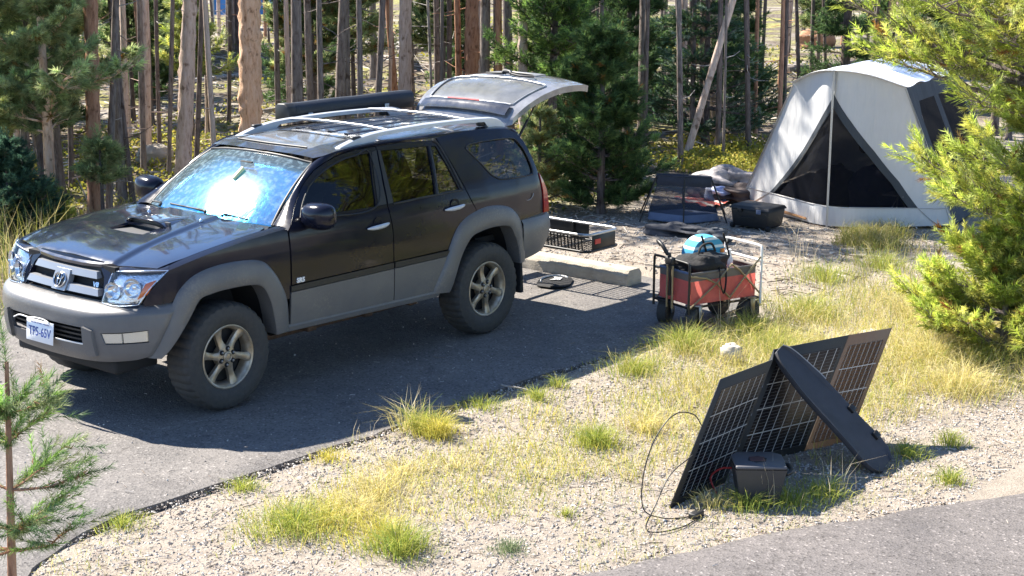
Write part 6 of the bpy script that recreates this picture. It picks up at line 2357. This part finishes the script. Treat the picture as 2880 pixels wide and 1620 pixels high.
ORD = ['first', 'second', 'third', 'fourth', 'fifth', 'sixth', 'seventh', 'eighth', 'ninth', 'tenth', 'eleventh', 'twelfth', 'thirteenth', 'fourteenth', 'fifteenth', 'sixteenth', 'seventeenth', 'eighteenth']
PLACE = ['left of the pale trunk', 'between pale trunk and hatch', 'between hatch and tent', 'behind the tent roof']
seen_ = {}
for z, c_, th, dep, s, o in sorted(far_trunks, key=lambda q: q[4]):
    key = (z, c_, th, dep)
    seen_[key] = seen_.get(key, 0) + 1
    tag(o, '%s %s trunk, %s from left, %s %s' % (th, c_, ORD[seen_[key] - 1], dep, PLACE[z]), 'tree', ZONES[z][1])

# crowns overhead: pines whose trunks stand among the others and whose shade dapples the ground
def crown_mesh(seed, pal):
    r = np.random.default_rng(seed)
    P, D, L, C = [], [], [], []
    lines = []
    for i in range(46):
        h = r.uniform(4.2, 9.5)
        a = r.uniform(0, 2 * PI)
        l = (1.25 - .10 * (h - 4.2)) * r.uniform(.5, 1.1)
        dr = np.array((math.cos(a), math.sin(a), r.uniform(-.1, .35)))
        p0 = np.array((0, 0, h))
        lines.append(([tuple(p0), tuple(p0 + dr * l)], .02, .006))
        for j in range(7):
            f = r.uniform(.35, 1.05)
            P.append(p0 + dr * l * f + r.normal(size=3) * .13)
            D.append(dr + r.normal(size=3) * .6 + np.array((0, 0, .4)))
            L.append(.28)
            C.append(np.array(pal[r.integers(len(pal))]))
    V, T, Cc = shoots(np.array(P), np.array(D), np.array(L), 26, .15, .022, np.array(C), seed=seed)
    return np_mesh('crown', V, T, Cc), lines


cms = [crown_mesh(90 + k, GREEN_D + GREEN_P) for k in range(3)]
wmesh = []
for k, (cm, lines) in enumerate(cms):
    cm.materials.append(M['needle'])
    mb, pts, rad = trunk_mesh(9.3, .085, 95 + k, (0, 0), .03, .75, 9)
    for P, a, b in lines: mb.tube(P, [a, b], 4)
    o = mb.build('tmp', M['bark_grey'], None, smooth=60)
    wmesh.append(o.data)
    bpy.data.objects.remove(o)


def tall(base, k, label, group, rz=0, sc_=1.0):
    root = empty('tall_pine', (*base, float(gheight(*base)) - .03), rz)
    root.scale = (sc_, sc_, sc_)
    tag(root, label, 'tree', group)
    for nm, me in (('trunk', wmesh[k % 3]), ('crown', cms[k % 3][0])):
        o = bpy.data.objects.new(nm, me)
        COL.objects.link(o)
        o.parent = root
    return root


k = 0
for b, lb in (((-7.3, -6.3), 'tall pine standing behind the raised hatch, its crown shading the camp'), ((-9.0, -7.1), 'tall pine right of the stout red trunk, its crown shading the camp'), ((-10.3, -5.6), 'tall pine behind the dark bushy pine'), ((-12.4, -6.9), 'tall pine behind the leaning dead trunk'),
              ((-13.0, -4.75), 'tall pine beside the layered fir'), ((-16.9, -8.2), 'tall pine deep behind the layered fir'), ((-10.0, -12.9), 'tall pine behind the awning'), ((-18.6, -16.0), 'tall pine far behind the hatch'), ((-1.6, -13.6), 'tall pine deep behind the far left trunks'), ((-13.8, -18.6), 'tall pine before the camper')):
    tall(b, k, lb, 'tall pines in the stand', k * 1.3, 1.0)
    k += 1
# pines across the road: their dark line is mirrored in the side windows
for b in ((-13, 16), (-16.5, 12.5), (-20, 17), (-24, 13), (-10.5, 20), (-17, 22), (-28, 17.5), (-22, 25), (-14.5, 27)):
    tall(b, k, 'pine across the road whose outline is mirrored in the side windows of the car', 'pines across the road', k * 1.7, 1.0)
    k += 1

# fallen logs
def log(label, p0, p1, r, m_, seed):
    root = empty('fallen_log', (p0[0], p0[1], float(gheight(*p0)) + r * .5))
    tag(root, label, 'log')
    d = np.array((p1[0] - p0[0], p1[1] - p0[1], float(gheight(*p1)) - float(gheight(*p0))))
    rr = np.random.default_rng(seed)
    n = 9
    pts = [tuple(d * i / (n - 1) + np.array((0, 0, .02 * math.sin(i * 1.3 + seed)))) for i in range(n)]
    MB().tube(pts, [r * (1 - .45 * i / (n - 1)) * (1 + .06 * rr.normal()) for i in range(n)], 9).build('trunk', m_, root, smooth=60)
    for _ in range(4):
        t = rr.uniform(.1, .9)
        q = np.array(d * t)
        e = q + rr.normal(size=3) * .22 + np.array((0, 0, .14))
        wood([([tuple(q), tuple(e)], .011, .004)]).build('branch', m_, root)
    return root


for i, (lb, a, b, r) in enumerate((('bleached fallen log lying behind the bonnet at the left', (-3.0, -5.0), (-5.1, -5.95), .045), ('thin grey log crossing the yellow undergrowth behind the windscreen', (-5.3, -7.6), (-7.9, -8.7), .040),
        ('short bleached log beside the reddish left trunk', (-3.5, -6.2), (-4.9, -7.2), .035), ('grey log lying deep among the left trunks', (-7.2, -11.4), (-10.2, -11.9), .06), ('pale log behind the orange trunk', (-9.6, -12.2), (-12.6, -12.6), .07),
        ('bleached log in the clearing left of the tent', (-13.2, -5.4), (-15.4, -5.2), .05), ('long pale log far behind the tent ridge', (-25.5, -9.5), (-28.8, -9.0), .09), ('pale log lying left of the leaning dead trunk', (-11.9, -4.6), (-13.2, -6.0), .05),
        ('grey log in the far clearing above the tent', (-22.5, -7.7), (-24.8, -7.2), .07), ('dark log near the far left trunk', (-2.9, -6.5), (-4.6, -6.9), .04), ('mossy log behind the awning', (-10.5, -14.2), (-13.4, -14.5), .06), ('bleached log in front of the camper', (-13.5, -18.3), (-17.0, -18.6), .08))):
    log(lb, a, b, r, M['deadwood'] if i % 3 else M['bark_grey'], i)

# ------------------------------------------------------------ far camp things seen between the trunks
cp = empty('camper_trailer', (-17.9, -22.6, .0), math.radians(50))
cp.location.z = float(gheight(-17.9, -22.6))
tag(cp, 'white and grey camper trailer half hidden behind the left trunks', 'camper')
mb = MB()
mb.prism([(-2.6, -1.1, .62), (2.3, -1.1, .62), (2.75, -1.1, 1.1), (2.75, -1.1, 2.3), (2.4, -1.1, 2.75), (-2.6, -1.1, 2.75)], (0, 2.2, 0))
cb_ = mb.build('body', mat('camper_white', (.62, .61, .60), .5, noise=(2, .1)), cp, bevel=.08, seg=3)
for s in (1, -1):
    mb = MB()
    mb.box((0, s * 1.103, .98), (4.9, .012, .34)).build('grey_band', mat('camper_grey', (.22, .21, .21), .5), cp)
    for x, w in ((-1.6, .9), (1.7, .7)):
        mb = MB()
        mb.box((x, s * 1.108, 1.75), (w, .02, .6))
        wn_ = mb.build('window', M['black'], cp, bevel=.01)
        mb = MB()
        mb.box((x, s * 1.120, 1.75), (w - .1, .006, .5)).build('pane', M['tint'], wn_)
    mb = MB()
    mb.box((.2, s * 1.108, 1.55), (.72, .02, 1.75))
    dd = mb.build('door', mat('camper_door', (.55, .54, .54), .5), cp, bevel=.02)
    mb = MB()
    mb.box((.2, s * 1.122, 1.95), (.42, .01, .5)).build('pane', M['black'], dd)
    for x in (-.95, -.15):
        mb = MB()
        mb.lathe([(.10, -.1), (.30, -.1), (.34, 0), (.30, .1), (.10, .1)], 24, 'y', (x - .2, s * 1.0, .34)).build('wheel', M['rubber'], cp, smooth=40)
mb = MB()
mb.box((0, 0, .55), (4.9, 1.9, .14))
mb.build('chassis', M['dark'], cp)
tp_ = empty('blue_tarp', (-27.6, -30.3, 0))
tag(tp_, 'bright blue tarp hung between trunks far behind the car roof', 'tarp')
mb = MB().grid(sheet([(-.9, .8, .35), (.9, -.8, .35), (.9, -.8, 2.5), (-.9, .8, 2.5)], 16, .10, (.6, .7, 0)))
mb.build('sheet', mat('blue_tarp', (.04, .22, .62), .5, bump=(6, .5)), tp_, smooth=60)
for s in (1, -1):
    mb = MB()
    mb.tube([(-.9 * s, .8 * s, 0), (-.9 * s, .8 * s, 2.55)], .03, 6).build('pole', M['steel'], tp_)
ch = empty('camp_chair', (-9.6, -24.8, float(gheight(-9.6, -24.8))), 1.0)
tag(ch, 'red and navy camp chair among the trunks in the far left corner', 'chair')
mb = MB()
mb.grid(sheet([(-.28, -.25, .42), (.28, -.25, .42), (.28, .25, .38), (-.28, .25, .38)], 5)).build('seat', M['navycloth'], ch)
mb = MB()
mb.grid(sheet([(-.28, .25, .38), (.28, .25, .38), (.28, .42, 1.0), (-.28, .42, 1.0)], 5)).build('backrest', mat('chair_red', (.55, .03, .07), .8), ch)
for x in (-.28, .28):
    for y, z in ((-.25, .58), (.30, 1.0)):
        mb = MB()
        mb.tube([(x, y, 0), (x, y * 1.1, z)], .014, 6).build('leg', M['steel'], ch)
tb = empty('picnic_table', (-21.2, -16.6, float(gheight(-21.2, -16.6))), .8)
tag(tb, 'grey picnic table far off between the trunks above the hatch', 'table')
for k_ in range(4):
    mb = MB()
    mb.box((0, -.30 + k_ * .20, .76), (1.9, .18, .045)).build('plank', M['deadwood'], tb)
for y in (-.75, .75):
    mb = MB()
    mb.box((0, y, .45), (1.9, .26, .045)).build('bench', M['deadwood'], tb)
for x in (-.7, .7):
    mb = MB()
    mb.tube([(x, -.65, 0), (x, -.2, .74)], .04, 4)
    mb.tube([(x, .65, 0), (x, .2, .74)], .04, 4)
    mb.box((x, 0, .40), (.06, 1.6, .08))
    mb.build('leg_frame', M['bark_grey'], tb)
def boulder(name, label, loc, r, m_, seed, sink=.25):
    o = blob((0, 0, 0), r, seed, .85, .09, 16, 22).build(name, m_, None, smooth=35)
    rr = np.random.default_rng(seed)
    for v_ in o.data.vertices:
        v_.co *= 1 + .05 * rr.normal()
    o.location = (loc[0], loc[1], float(gheight(*loc)) + r[2] * (1 - sink))
    o.rotation_euler = (0, 0, seed)
    tag(o, label, 'rock')
boulder('boulder', 'red-brown boulder with a pale top far off in the clearing above the tent', (-33.4, -13.1), (.62, .40, .34), M['redrock'], 3)
boulder('rock', 'white cut stone standing in the grass left of the solar panel', (-3.42, 2.87), (.085, .075, .085), M['rock'], 5, .2)
boulder('rock', 'pale stone half hidden by the young pine at the right edge', (-5.62, 4.27), (.075, .06, .05), M['rock'], 6)
boulder('rock', 'flat pale stone in the straw grass above the solar panel', (-4.9, 3.35), (.12, .09, .03), M['rock'], 8)
boulder('boulder', 'grey boulder in the yellow undergrowth left of the pale trunk', (-7.1, -9.0), (.26, .2, .16), M['concrete'], 9)
boulder('boulder', 'grey boulder in the shade left of the tent', (-16.0, -5.1), (.45, .3, .22), M['concrete'], 11)
mb = MB()
mb.tube(crom([(0, 0, .02), (.04, .10, .035), (.0, .22, .03), (-.01, .31, .015)], 16), [.007] * 10 + [.005] * 6, 6)
o = mb.build('stick', M['deadwood'], None, smooth=60)
o.location = (-1.66, 1.98, .0)
tag(o, 'bleached stick lying across the pad edge in the car shadow', 'stick')

# ------------------------------------------------------------ gravel, grass, ground cover
def off_pad(x, y, m_=0.0):
    a = in_poly(pad_edge, x, y) | in_poly(road_edge, x, y)
    return ~a


def pebbles(n, xr, yr, size, pal, seed, fn):
    r = np.random.default_rng(seed)
    x, y = r.uniform(*xr, n), r.uniform(*yr, n)
    k = off_pad(x, y) & fn(x, y)
    x, y = x[k], y[k]
    n = len(x)
    base = np.array([(1, 0, 0), (-1, 0, 0), (0, 1, 0), (0, -1, 0), (0, 0, 1), (0, 0, -1)], float)
    F = np.array([(0, 2, 4), (2, 1, 4), (1, 3, 4), (3, 0, 4), (2, 0, 5), (1, 2, 5), (3, 1, 5), (0, 3, 5)])
    s = size[0] + (size[1] - size[0]) * r.random(n) ** 3.0
    V = base[None] * r.uniform(.65, 1.25, (n, 6, 1)) + r.normal(size=(n, 6, 3)) * .16
    V *= s[:, None, None] * np.array((1, 1, .62))
    a = r.uniform(0, 6.28, n)
    c, sn = np.cos(a)[:, None], np.sin(a)[:, None]
    X = V[..., 0] * c - V[..., 1] * sn * .8
    Y = V[..., 0] * sn + V[..., 1] * c * .8
    V = np.stack([X + x[:, None], Y + y[:, None], V[..., 2] + (gheight(x, y) + s * .18)[:, None]], -1).reshape(-1, 3)
    T = (F[None] + (np.arange(n) * 6)[:, None, None]).reshape(-1, 3)
    pal = np.array(pal)
    col = pal[r.integers(len(pal), size=n)] * r.uniform(.75, 1.2, (n, 1))
    return V, T, np.repeat(col, 6, axis=0)


STONE = [(.40, .37, .33), (.35, .32, .285), (.46, .43, .39), (.34, .28, .23), (.40, .32, .27), (.28, .26, .245), (.17, .16, .155), (.52, .49, .45), (.48, .42, .35)]
parts = [pebbles(74000, (-4.2, 4.2), (1.9, 5.6), (.004, .015), STONE, 1, lambda x, y: y > 1.8),
         pebbles(15000, (-9.6, -4.2), (-2.2, 5.2), (.008, .022), STONE, 2, lambda x, y: y > -2.2)]
Vs, Ts, Cs, o_ = [], [], [], 0
for V, T, C in parts:
    Vs.append(V); Ts.append(T + o_); Cs.append(C); o_ += len(V)
P_ = np.random.default_rng(8)
xs_, ys_ = P_.uniform(-5.2, 3, 420), P_.uniform(-2.3, 1.95, 420)
keep_ = in_poly(pad_edge, xs_, ys_)
xs_, ys_ = xs_[keep_], ys_[keep_]
oc = np.array([(1, 0, 0), (-1, 0, 0), (0, 1, 0), (0, -1, 0), (0, 0, 1), (0, 0, -1)], float)
of = np.array([(0, 2, 4), (2, 1, 4), (1, 3, 4), (3, 0, 4), (2, 0, 5), (1, 2, 5), (3, 1, 5), (0, 3, 5)])
sz_ = P_.uniform(.003, .010, len(xs_))
V = (oc[None] * sz_[:, None, None] * P_.uniform(.6, 1.2, (len(xs_), 6, 1)) + np.stack([xs_, ys_, sz_ * .4], -1)[:, None]).reshape(-1, 3)
Vs.append(V); Ts.append((of[None] + (np.arange(len(xs_)) * 6)[:, None, None]).reshape(-1, 3) + o_); Cs.append(np.repeat(np.array(STONE)[P_.integers(len(STONE), size=len(xs_))], 6, axis=0))
g = link('gravel', np_mesh('gravel', np.vstack(Vs), np.vstack(Ts), np.vstack(Cs)), M['pebble'])
tag(g, 'loose pale gravel strewn beside the pad and round the camp', 'gravel', kind='stuff')


def blades(x, y, h, w, cols, lean, seed, az_=None, z=None):
    """curved tapering blades; lean (n) = how far the tip bows over, as a share of the height"""
    r = np.random.default_rng(seed)
    n = len(x)
    a = r.uniform(0, 2 * PI, n) if az_ is None else az_
    d = np.stack([np.cos(a), np.sin(a), 0 * a], -1)
    b = r.uniform(0, 2 * PI, n)
    s = np.stack([np.cos(b), np.sin(b), 0 * a], -1) * (w / 2)[:, None]
    p0 = np.stack([x, y, (gheight(x, y) if z is None else z) - .004], -1)
    upv = np.array((0, 0, 1.))
    p1 = p0 + upv * (h * .55)[:, None] + d * (h * lean * .25)[:, None]
    hz = np.maximum(h * np.sqrt(np.maximum(1 - np.minimum(lean, 1.4) ** 2 * .45, .05)), .01)
    p2 = p0 + upv * hz[:, None] + d * (h * lean)[:, None]
    V = np.stack([p0 - s, p0 + s, p1 - s * .8, p1 + s * .8, p2], 1).reshape(-1, 3)
    F = np.array([(0, 1, 3), (0, 3, 2), (2, 3, 4)])
    T = (F[None] + (np.arange(n) * 5)[:, None, None]).reshape(-1, 3)
    return V, T, np.repeat(cols, 5, axis=0)


STRAW = np.array([(.62, .53, .20), (.68, .58, .26), (.54, .45, .16), (.62, .57, .23), (.72, .64, .38)])
GRN = np.array([(.30, .35, .06), (.38, .41, .08), (.22, .30, .07), (.46, .45, .10)])
YEL = np.array([(.58, .51, .10), (.50, .48, .09), (.64, .54, .14)])


class Field:
    def __init__(s): s.p = []
    def tuft(s, c, n, rad, h, pal, w=.004, lean=.55, seed=0, jit=.35):
        r = np.random.default_rng(seed + int(abs(c[0]) * 977 + abs(c[1]) * 131))
        q, a = rad * np.abs(r.normal(0, .62, n)), r.uniform(0, 6.28, n)
        k1 = vnoise(c[0] + 3 * np.cos(a), c[1] + 3 * np.sin(a), .9, seed)
        q = q * (.6 + .9 * k1)
        x, y = c[0] + q * np.cos(a), c[1] + q * np.sin(a)
        k = off_pad(x, y) | (r.random(n) < .12)
        x, y, q, a = x[k], y[k], q[k], a[k]
        n = len(x)
        if n == 0: return
        hh = h * r.uniform(1 - jit, 1 + jit, n) * np.clip(1.15 - .45 * q / rad, .35, 1.2)
        s.p.append((x, y, hh, np.full(n, w) * r.uniform(.6, 1.3, n), pal[r.integers(len(pal), size=n)] * r.uniform(.75, 1.2, (n, 1)), np.abs(r.normal(lean, .3, n)), a + r.normal(size=n) * .9))
    def field(s, n, xr, yr, h, pal, w, lean, seed, fn):
        r = np.random.default_rng(seed)
        x, y = r.uniform(*xr, n), r.uniform(*yr, n)
        k = off_pad(x, y) & (fn(x, y) > r.random(n))
        x, y = x[k], y[k]
        n = len(x)
        cl = vnoise(x, y, .5, seed)
        s.p.append((x, y, h * r.uniform(.5, 1.3, n) * (.6 + .8 * cl), np.full(n, w) * r.uniform(.6, 1.3, n), pal[r.integers(len(pal), size=n)] * r.uniform(.75, 1.2, (n, 1)), np.abs(r.normal(lean, .3, n)), r.uniform(0, 6.28, n)))
    def build(s, name, label, seed):
        x, y, h, w, c, l, az_ = [np.concatenate([p[i] for p in s.p]) for i in range(7)]
        V, T, C = blades(x, y, h, w, c, l, seed, az_)
        tag(link(name, np_mesh(name, V, T, C), M['grass']), label, 'grass', kind='stuff')


def ell(cx, cy, rx, ry, rot=0.0, soft=.35):
    c, s = math.cos(rot), math.sin(rot)
    return lambda x, y: np.clip((1 + soft - np.hypot(((x - cx) * c + (y - cy) * s) / rx, (-(x - cx) * s + (y - cy) * c) / ry)) / soft, 0, 1)


green = Field()
for c, n, rad, h, pal in (((1.22, 2.86), 520, .20, .17, GRN), ((1.05, 2.95), 300, .25, .14, YEL), ((1.09, 3.56), 420, .13, .19, GRN), ((1.0, 3.35), 260, .16, .16, YEL), ((-.55, 2.36), 340, .09, .20, YEL), ((-.55, 2.20), 180, .08, .24, GRN), ((-1.1, 3.28), 420, .13, .17, GRN),
        ((1.82, 2.06), 160, .10, .10, GRN), ((.97, 2.13), 180, .10, .09, GRN), ((.27, 2.16), 170, .10, .09, YEL), ((.07, 3.93), 60, .04, .07, GRN), ((-1.93, 5.40), 150, .07, .13, GRN), ((.69, 4.02), 170, .08, .08, np.array([(.18, .24, .12), (.24, .28, .14)])), ((-2.22, 4.97), 150, .08, .15, GRN),
        ((-2.63, 5.08), 140, .07, .14, GRN), ((-3.53, 2.35), 500, .22, .22, GRN), ((-2.7, 2.47), 420, .22, .16, GRN), ((-4.24, 2.52), 420, .20, .22, GRN), ((-1.22, 4.94), 170, .12, .16, GRN), ((-.76, 4.66), 200, .13, .15, GRN), ((-.97, 4.84), 170, .12, .16, GRN), ((-.62, 4.50), 120, .10, .13, STRAW),
        ((-1.66, 2.32), 160, .10, .12, GRN), ((-1.25, 2.15), 200, .16, .10, GRN), ((-2.0, 2.25), 90, .06, .13, GRN), ((-3.9, 3.0), 380, .25, .20, GRN), ((-5.2, 2.55), 420, .28, .24, GRN), ((-6.5, 2.0), 320, .25, .24, GRN), ((-2.15, 4.15), 320, .22, .20, GRN), ((-2.45, 4.35), 260, .20, .18, YEL), ((-3.0, 3.95), 300, .25, .2, GRN),
        ((-4.7, 4.35), 320, .22, .25, GRN), ((-7.4, 2.15), 300, .25, .22, GRN), ((2.62, 2.72), 150, .09, .10, GRN)):
    green.tuft(c, int(n * 1.4), rad * 1.5, h * .82, pal, .0042, .8, 3)
green.field(6500, (-5.0, 2.2), (2.0, 4.6), .12, np.vstack([GRN, YEL, YEL]), .004, .7, 31, lambda x, y: (vnoise(x, y, .38, 23) > .50) * np.maximum(ell(-1.2, 3.2, 1.5, .7)(x, y), ell(.6, 2.95, .9, .45)(x, y)) * .8)
green.field(19000, (-4.0, 2.6), (2.0, 5.4), .065, np.vstack([STRAW, YEL, GRN, GRN]), .0034, .95, 35, lambda x, y: .9 * (vnoise(x, y, .62, 15) > .60) * (.3 + .7 * vnoise(x, y, .2, 16)))
green.field(5200, (-9.3, -8.0), (.9, 2.0), .17, np.vstack([GRN * .6, STRAW * .6]), .005, .8, 32, lambda x, y: ell(-8.75, 1.45, .6, .35)(x, y) * (vnoise(x, y, .25, 9) > .4))
green.field(2600, (-9.6, -5.2), (1.6, 3.4), .20, np.vstack([GRN * .7, STRAW * .8]), .005, .7, 33, lambda x, y: (vnoise(x, y, .6, 5) > .55) * 1.0)
green.build('green_grass', 'short green and yellowish grass tufts growing through the gravel', 5)

straw = Field()
straw.field(34000, (-9.0, -2.2), (2.3, 5.6), .20, np.vstack([STRAW, STRAW * .9, YEL * .8, GRN]), .0042, 1.0, 41, lambda x, y: (.25 + .75 * (vnoise(x, y, .38, 6) > .42)) * np.maximum(ell(-4.9, 3.7, 2.3, 1.1)(x, y), ell(-3.1, 2.9, .8, .5)(x, y)))
straw.field(9000, (-2.6, 1.8), (2.3, 4.4), .13, np.vstack([STRAW, YEL, GRN]), .0042, .95, 42, lambda x, y: (.08 + .92 * (vnoise(x, y, .42, 21) > .48)) * np.maximum(ell(-.6, 3.35, 1.4, .55, -.2)(x, y), np.maximum(ell(.75, 2.85, .75, .35)(x, y), ell(-1.8, 3.1, .9, .6)(x, y))))
for c, n, rad, h in (((.55, 2.86), 420, .22, .16), ((.85, 2.98), 320, .2, .15), ((.2, 2.7), 260, .22, .13), ((-.15, 2.89), 150, .2, .10), ((-1.55, 3.35), 260, .2, .18), ((-5.31, 4.05), 500, .3, .36), ((-4.5, 4.07), 420, .3, .30), ((-3.85, 4.6), 420, .22, .28), ((-5.7, 3.3), 420, .35, .28), ((-3.3, 3.6), 320, .3, .22), ((-4.2, 3.3), 360, .3, .24), ((-.5, 2.10), 60, .08, .28)):
    straw.tuft(c, int(n * 1.4), rad * 1.4, h * .85, STRAW, .0042, 1.0, 7)
for c, n, h in (((-.62, 2.10), 9, .30), ((-.1, 2.04), 4, .16), ((-.25, 2.04), 4, .14), ((-4.15, 2.35), 14, .36), ((-4.5, 2.5), 12, .34), ((-6.9, 1.5), 10, .42), ((-7.3, 1.2), 8, .42), ((-7.6, 1.25), 8, .45), ((-.9, 4.75), 16, .26), ((-1.3, 4.95), 10, .25), ((.9, 3.4), 8, .3)):
    straw.tuft(c, n, .14, h, np.array([(.52, .44, .30), (.60, .52, .38)]), .0055, .25, 9)
straw.field(2600, (-3.6, .3), (-6.2, -2.9), .58, np.vstack([STRAW * .75, GRN * .7]), .008, .35, 43, lambda x, y: ell(-1.35, -3.95, 1.9, .55, 1.0)(x, y))
straw.field(1500, (-5.2, -3.2), (-6.6, -4.4), .22, STRAW * .8, .007, .6, 44, lambda x, y: 1 + 0 * x)
straw.build('dry_grass', 'long dry straw-coloured grass lying over beside the pad', 6)

# low leafy undergrowth on the forest floor
def leaves(n, xr, yr, fn, pal, size, hmax, seed):
    r = np.random.default_rng(seed)
    x, y = r.uniform(*xr, n), r.uniform(*yr, n)
    k = fn(x, y) > r.random(n)
    x, y = x[k], y[k]
    n = len(x)
    cl = vnoise(x, y, .35, seed)
    z = gheight(x, y) + hmax * r.random(n) * (.25 + .75 * cl)
    s = size * r.uniform(.6, 1.4, n)
    a = unit(r.normal(size=(n, 3)) + np.array((0, 0, .3)))
    b = unit(np.cross(a, r.normal(size=(n, 3))))
    c = np.stack([x, y, z], -1)
    a, b = a * s[:, None], b * (s * .6)[:, None]
    V = np.stack([c - a * .5, c + b * .5, c + a * .5, c - b * .5], 1).reshape(-1, 3)
    T = (np.array([(0, 1, 2), (0, 2, 3)])[None] + (np.arange(n) * 4)[:, None, None]).reshape(-1, 3)
    col = np.array(pal)[r.integers(len(pal), size=n)] * r.uniform(.7, 1.2, (n, 1))
    return V, T, np.repeat(col, 4, axis=0)


YG = [(.40, .36, .045), (.32, .33, .05), (.26, .28, .06), (.46, .38, .08)]
DG = [(.10, .13, .04), (.14, .16, .05), (.20, .16, .08), (.30, .22, .12)]
band = lambda x, y: (vnoise(x, y, 1.7, 12) > .45) * (.35 + .65 * vnoise(x, y, .5, 13))
lp = [leaves(30000, (-13, -3), (-14, -5.6), lambda x, y: np.maximum(ell(-7.2, -9.5, 2.6, 1.6, .6)(x, y), np.maximum(ell(-4.0, -6.5, 1.3, .9)(x, y) * .7, .30 * band(x, y))), YG, .05, .20, 51),
      leaves(16000, (-14.5, -11.2), (-4.6, -1.6), lambda x, y: np.maximum(ell(-12.6, -2.7, 1.2, .8)(x, y), .3), YG, .05, .26, 52),
      leaves(26000, (-36, -7), (-32, -5), lambda x, y: band(x, y) * .8, DG + YG, .09, .25, 53),
      leaves(9000, (-9.4, -5.6), (-5.2, -1.9), lambda x, y: .7 * band(x, y), DG + YG[:2], .05, .22, 54)]
Vs, Ts, Cs, o_ = [], [], [], 0
for V, T, C in lp:
    Vs.append(V); Ts.append(T + o_); Cs.append(C); o_ += len(V)
tag(link('undergrowth', np_mesh('undergrowth', np.vstack(Vs), np.vstack(Ts), np.vstack(Cs)), M['leaf']), 'low yellow-green leafy undergrowth covering the forest floor', 'undergrowth', kind='stuff')

# twigs, cones and needle litter
def litter(n, xr, yr, fn, seed, ln=(.05, .35), wd=(.003, .009), pad=False):
    r = np.random.default_rng(seed)
    x, y = r.uniform(*xr, n), r.uniform(*yr, n)
    k = (~off_pad(x, y) if pad else off_pad(x, y)) & (fn(x, y) > r.random(n))
    x, y = x[k], y[k]
    n = len(x)
    a = r.uniform(0, 6.28, n)
    l = r.uniform(*ln, n)
    w = r.uniform(*wd, n)
    d = np.stack([np.cos(a), np.sin(a), r.normal(size=n) * .12], -1) * (l / 2)[:, None]
    s = np.stack([-np.sin(a), np.cos(a), 0 * a], -1) * w[:, None]
    c = np.stack([x, y, (.006 if pad else gheight(x, y)) + w * 1.2 + np.abs(d[:, 2])], -1)
    u_ = np.array((0, 0, 1.)) * w[:, None]
    V = np.stack([c - d - s, c - d + s, c - d + u_ * 1.5, c + d - s, c + d + s, c + d + u_ * 1.5], 1).reshape(-1, 3)
    F = np.array([(0, 1, 4), (0, 4, 3), (1, 2, 5), (1, 5, 4), (2, 0, 3), (2, 3, 5), (0, 2, 1), (3, 4, 5)])
    T = (F[None] + (np.arange(n) * 6)[:, None, None]).reshape(-1, 3)
    pal = np.array([(.34, .30, .26), (.20, .15, .11), (.45, .41, .37), (.14, .10, .08)])
    return V, T, np.repeat(pal[r.integers(4, size=n)] * r.uniform(.7, 1.2, (n, 1)), 6, axis=0)


lp = [litter(9000, (-26, -2.5), (-24, -3), lambda x, y: .8 + 0 * x, 61, (.1, .7), (.005, .014)), litter(2600, (-10, -5.6), (-3.5, 2.2), lambda x, y: .6 + 0 * x, 62, (.03, .22), (.002, .006)), litter(1500, (-5.3, 3.5), (-2.6, 6.6), lambda x, y: .25 + .75 * (np.abs(y - 1.7) < .25), 63, (.02, .06), (.0012, .0022), True),
      litter(5000, (-4.2, 3.2), (2.0, 5.6), lambda x, y: .8 + 0 * x, 64, (.02, .09), (.001, .0028))]
Vs, Ts, Cs, o_ = [], [], [], 0
for V, T, C in lp:
    Vs.append(V); Ts.append(T + o_); Cs.append(C); o_ += len(V)
tag(link('twig_litter', np_mesh('twig_litter', np.vstack(Vs), np.vstack(Ts), np.vstack(Cs)), M['twig']), 'fallen twigs and sticks littering the forest floor', 'twigs', kind='stuff')
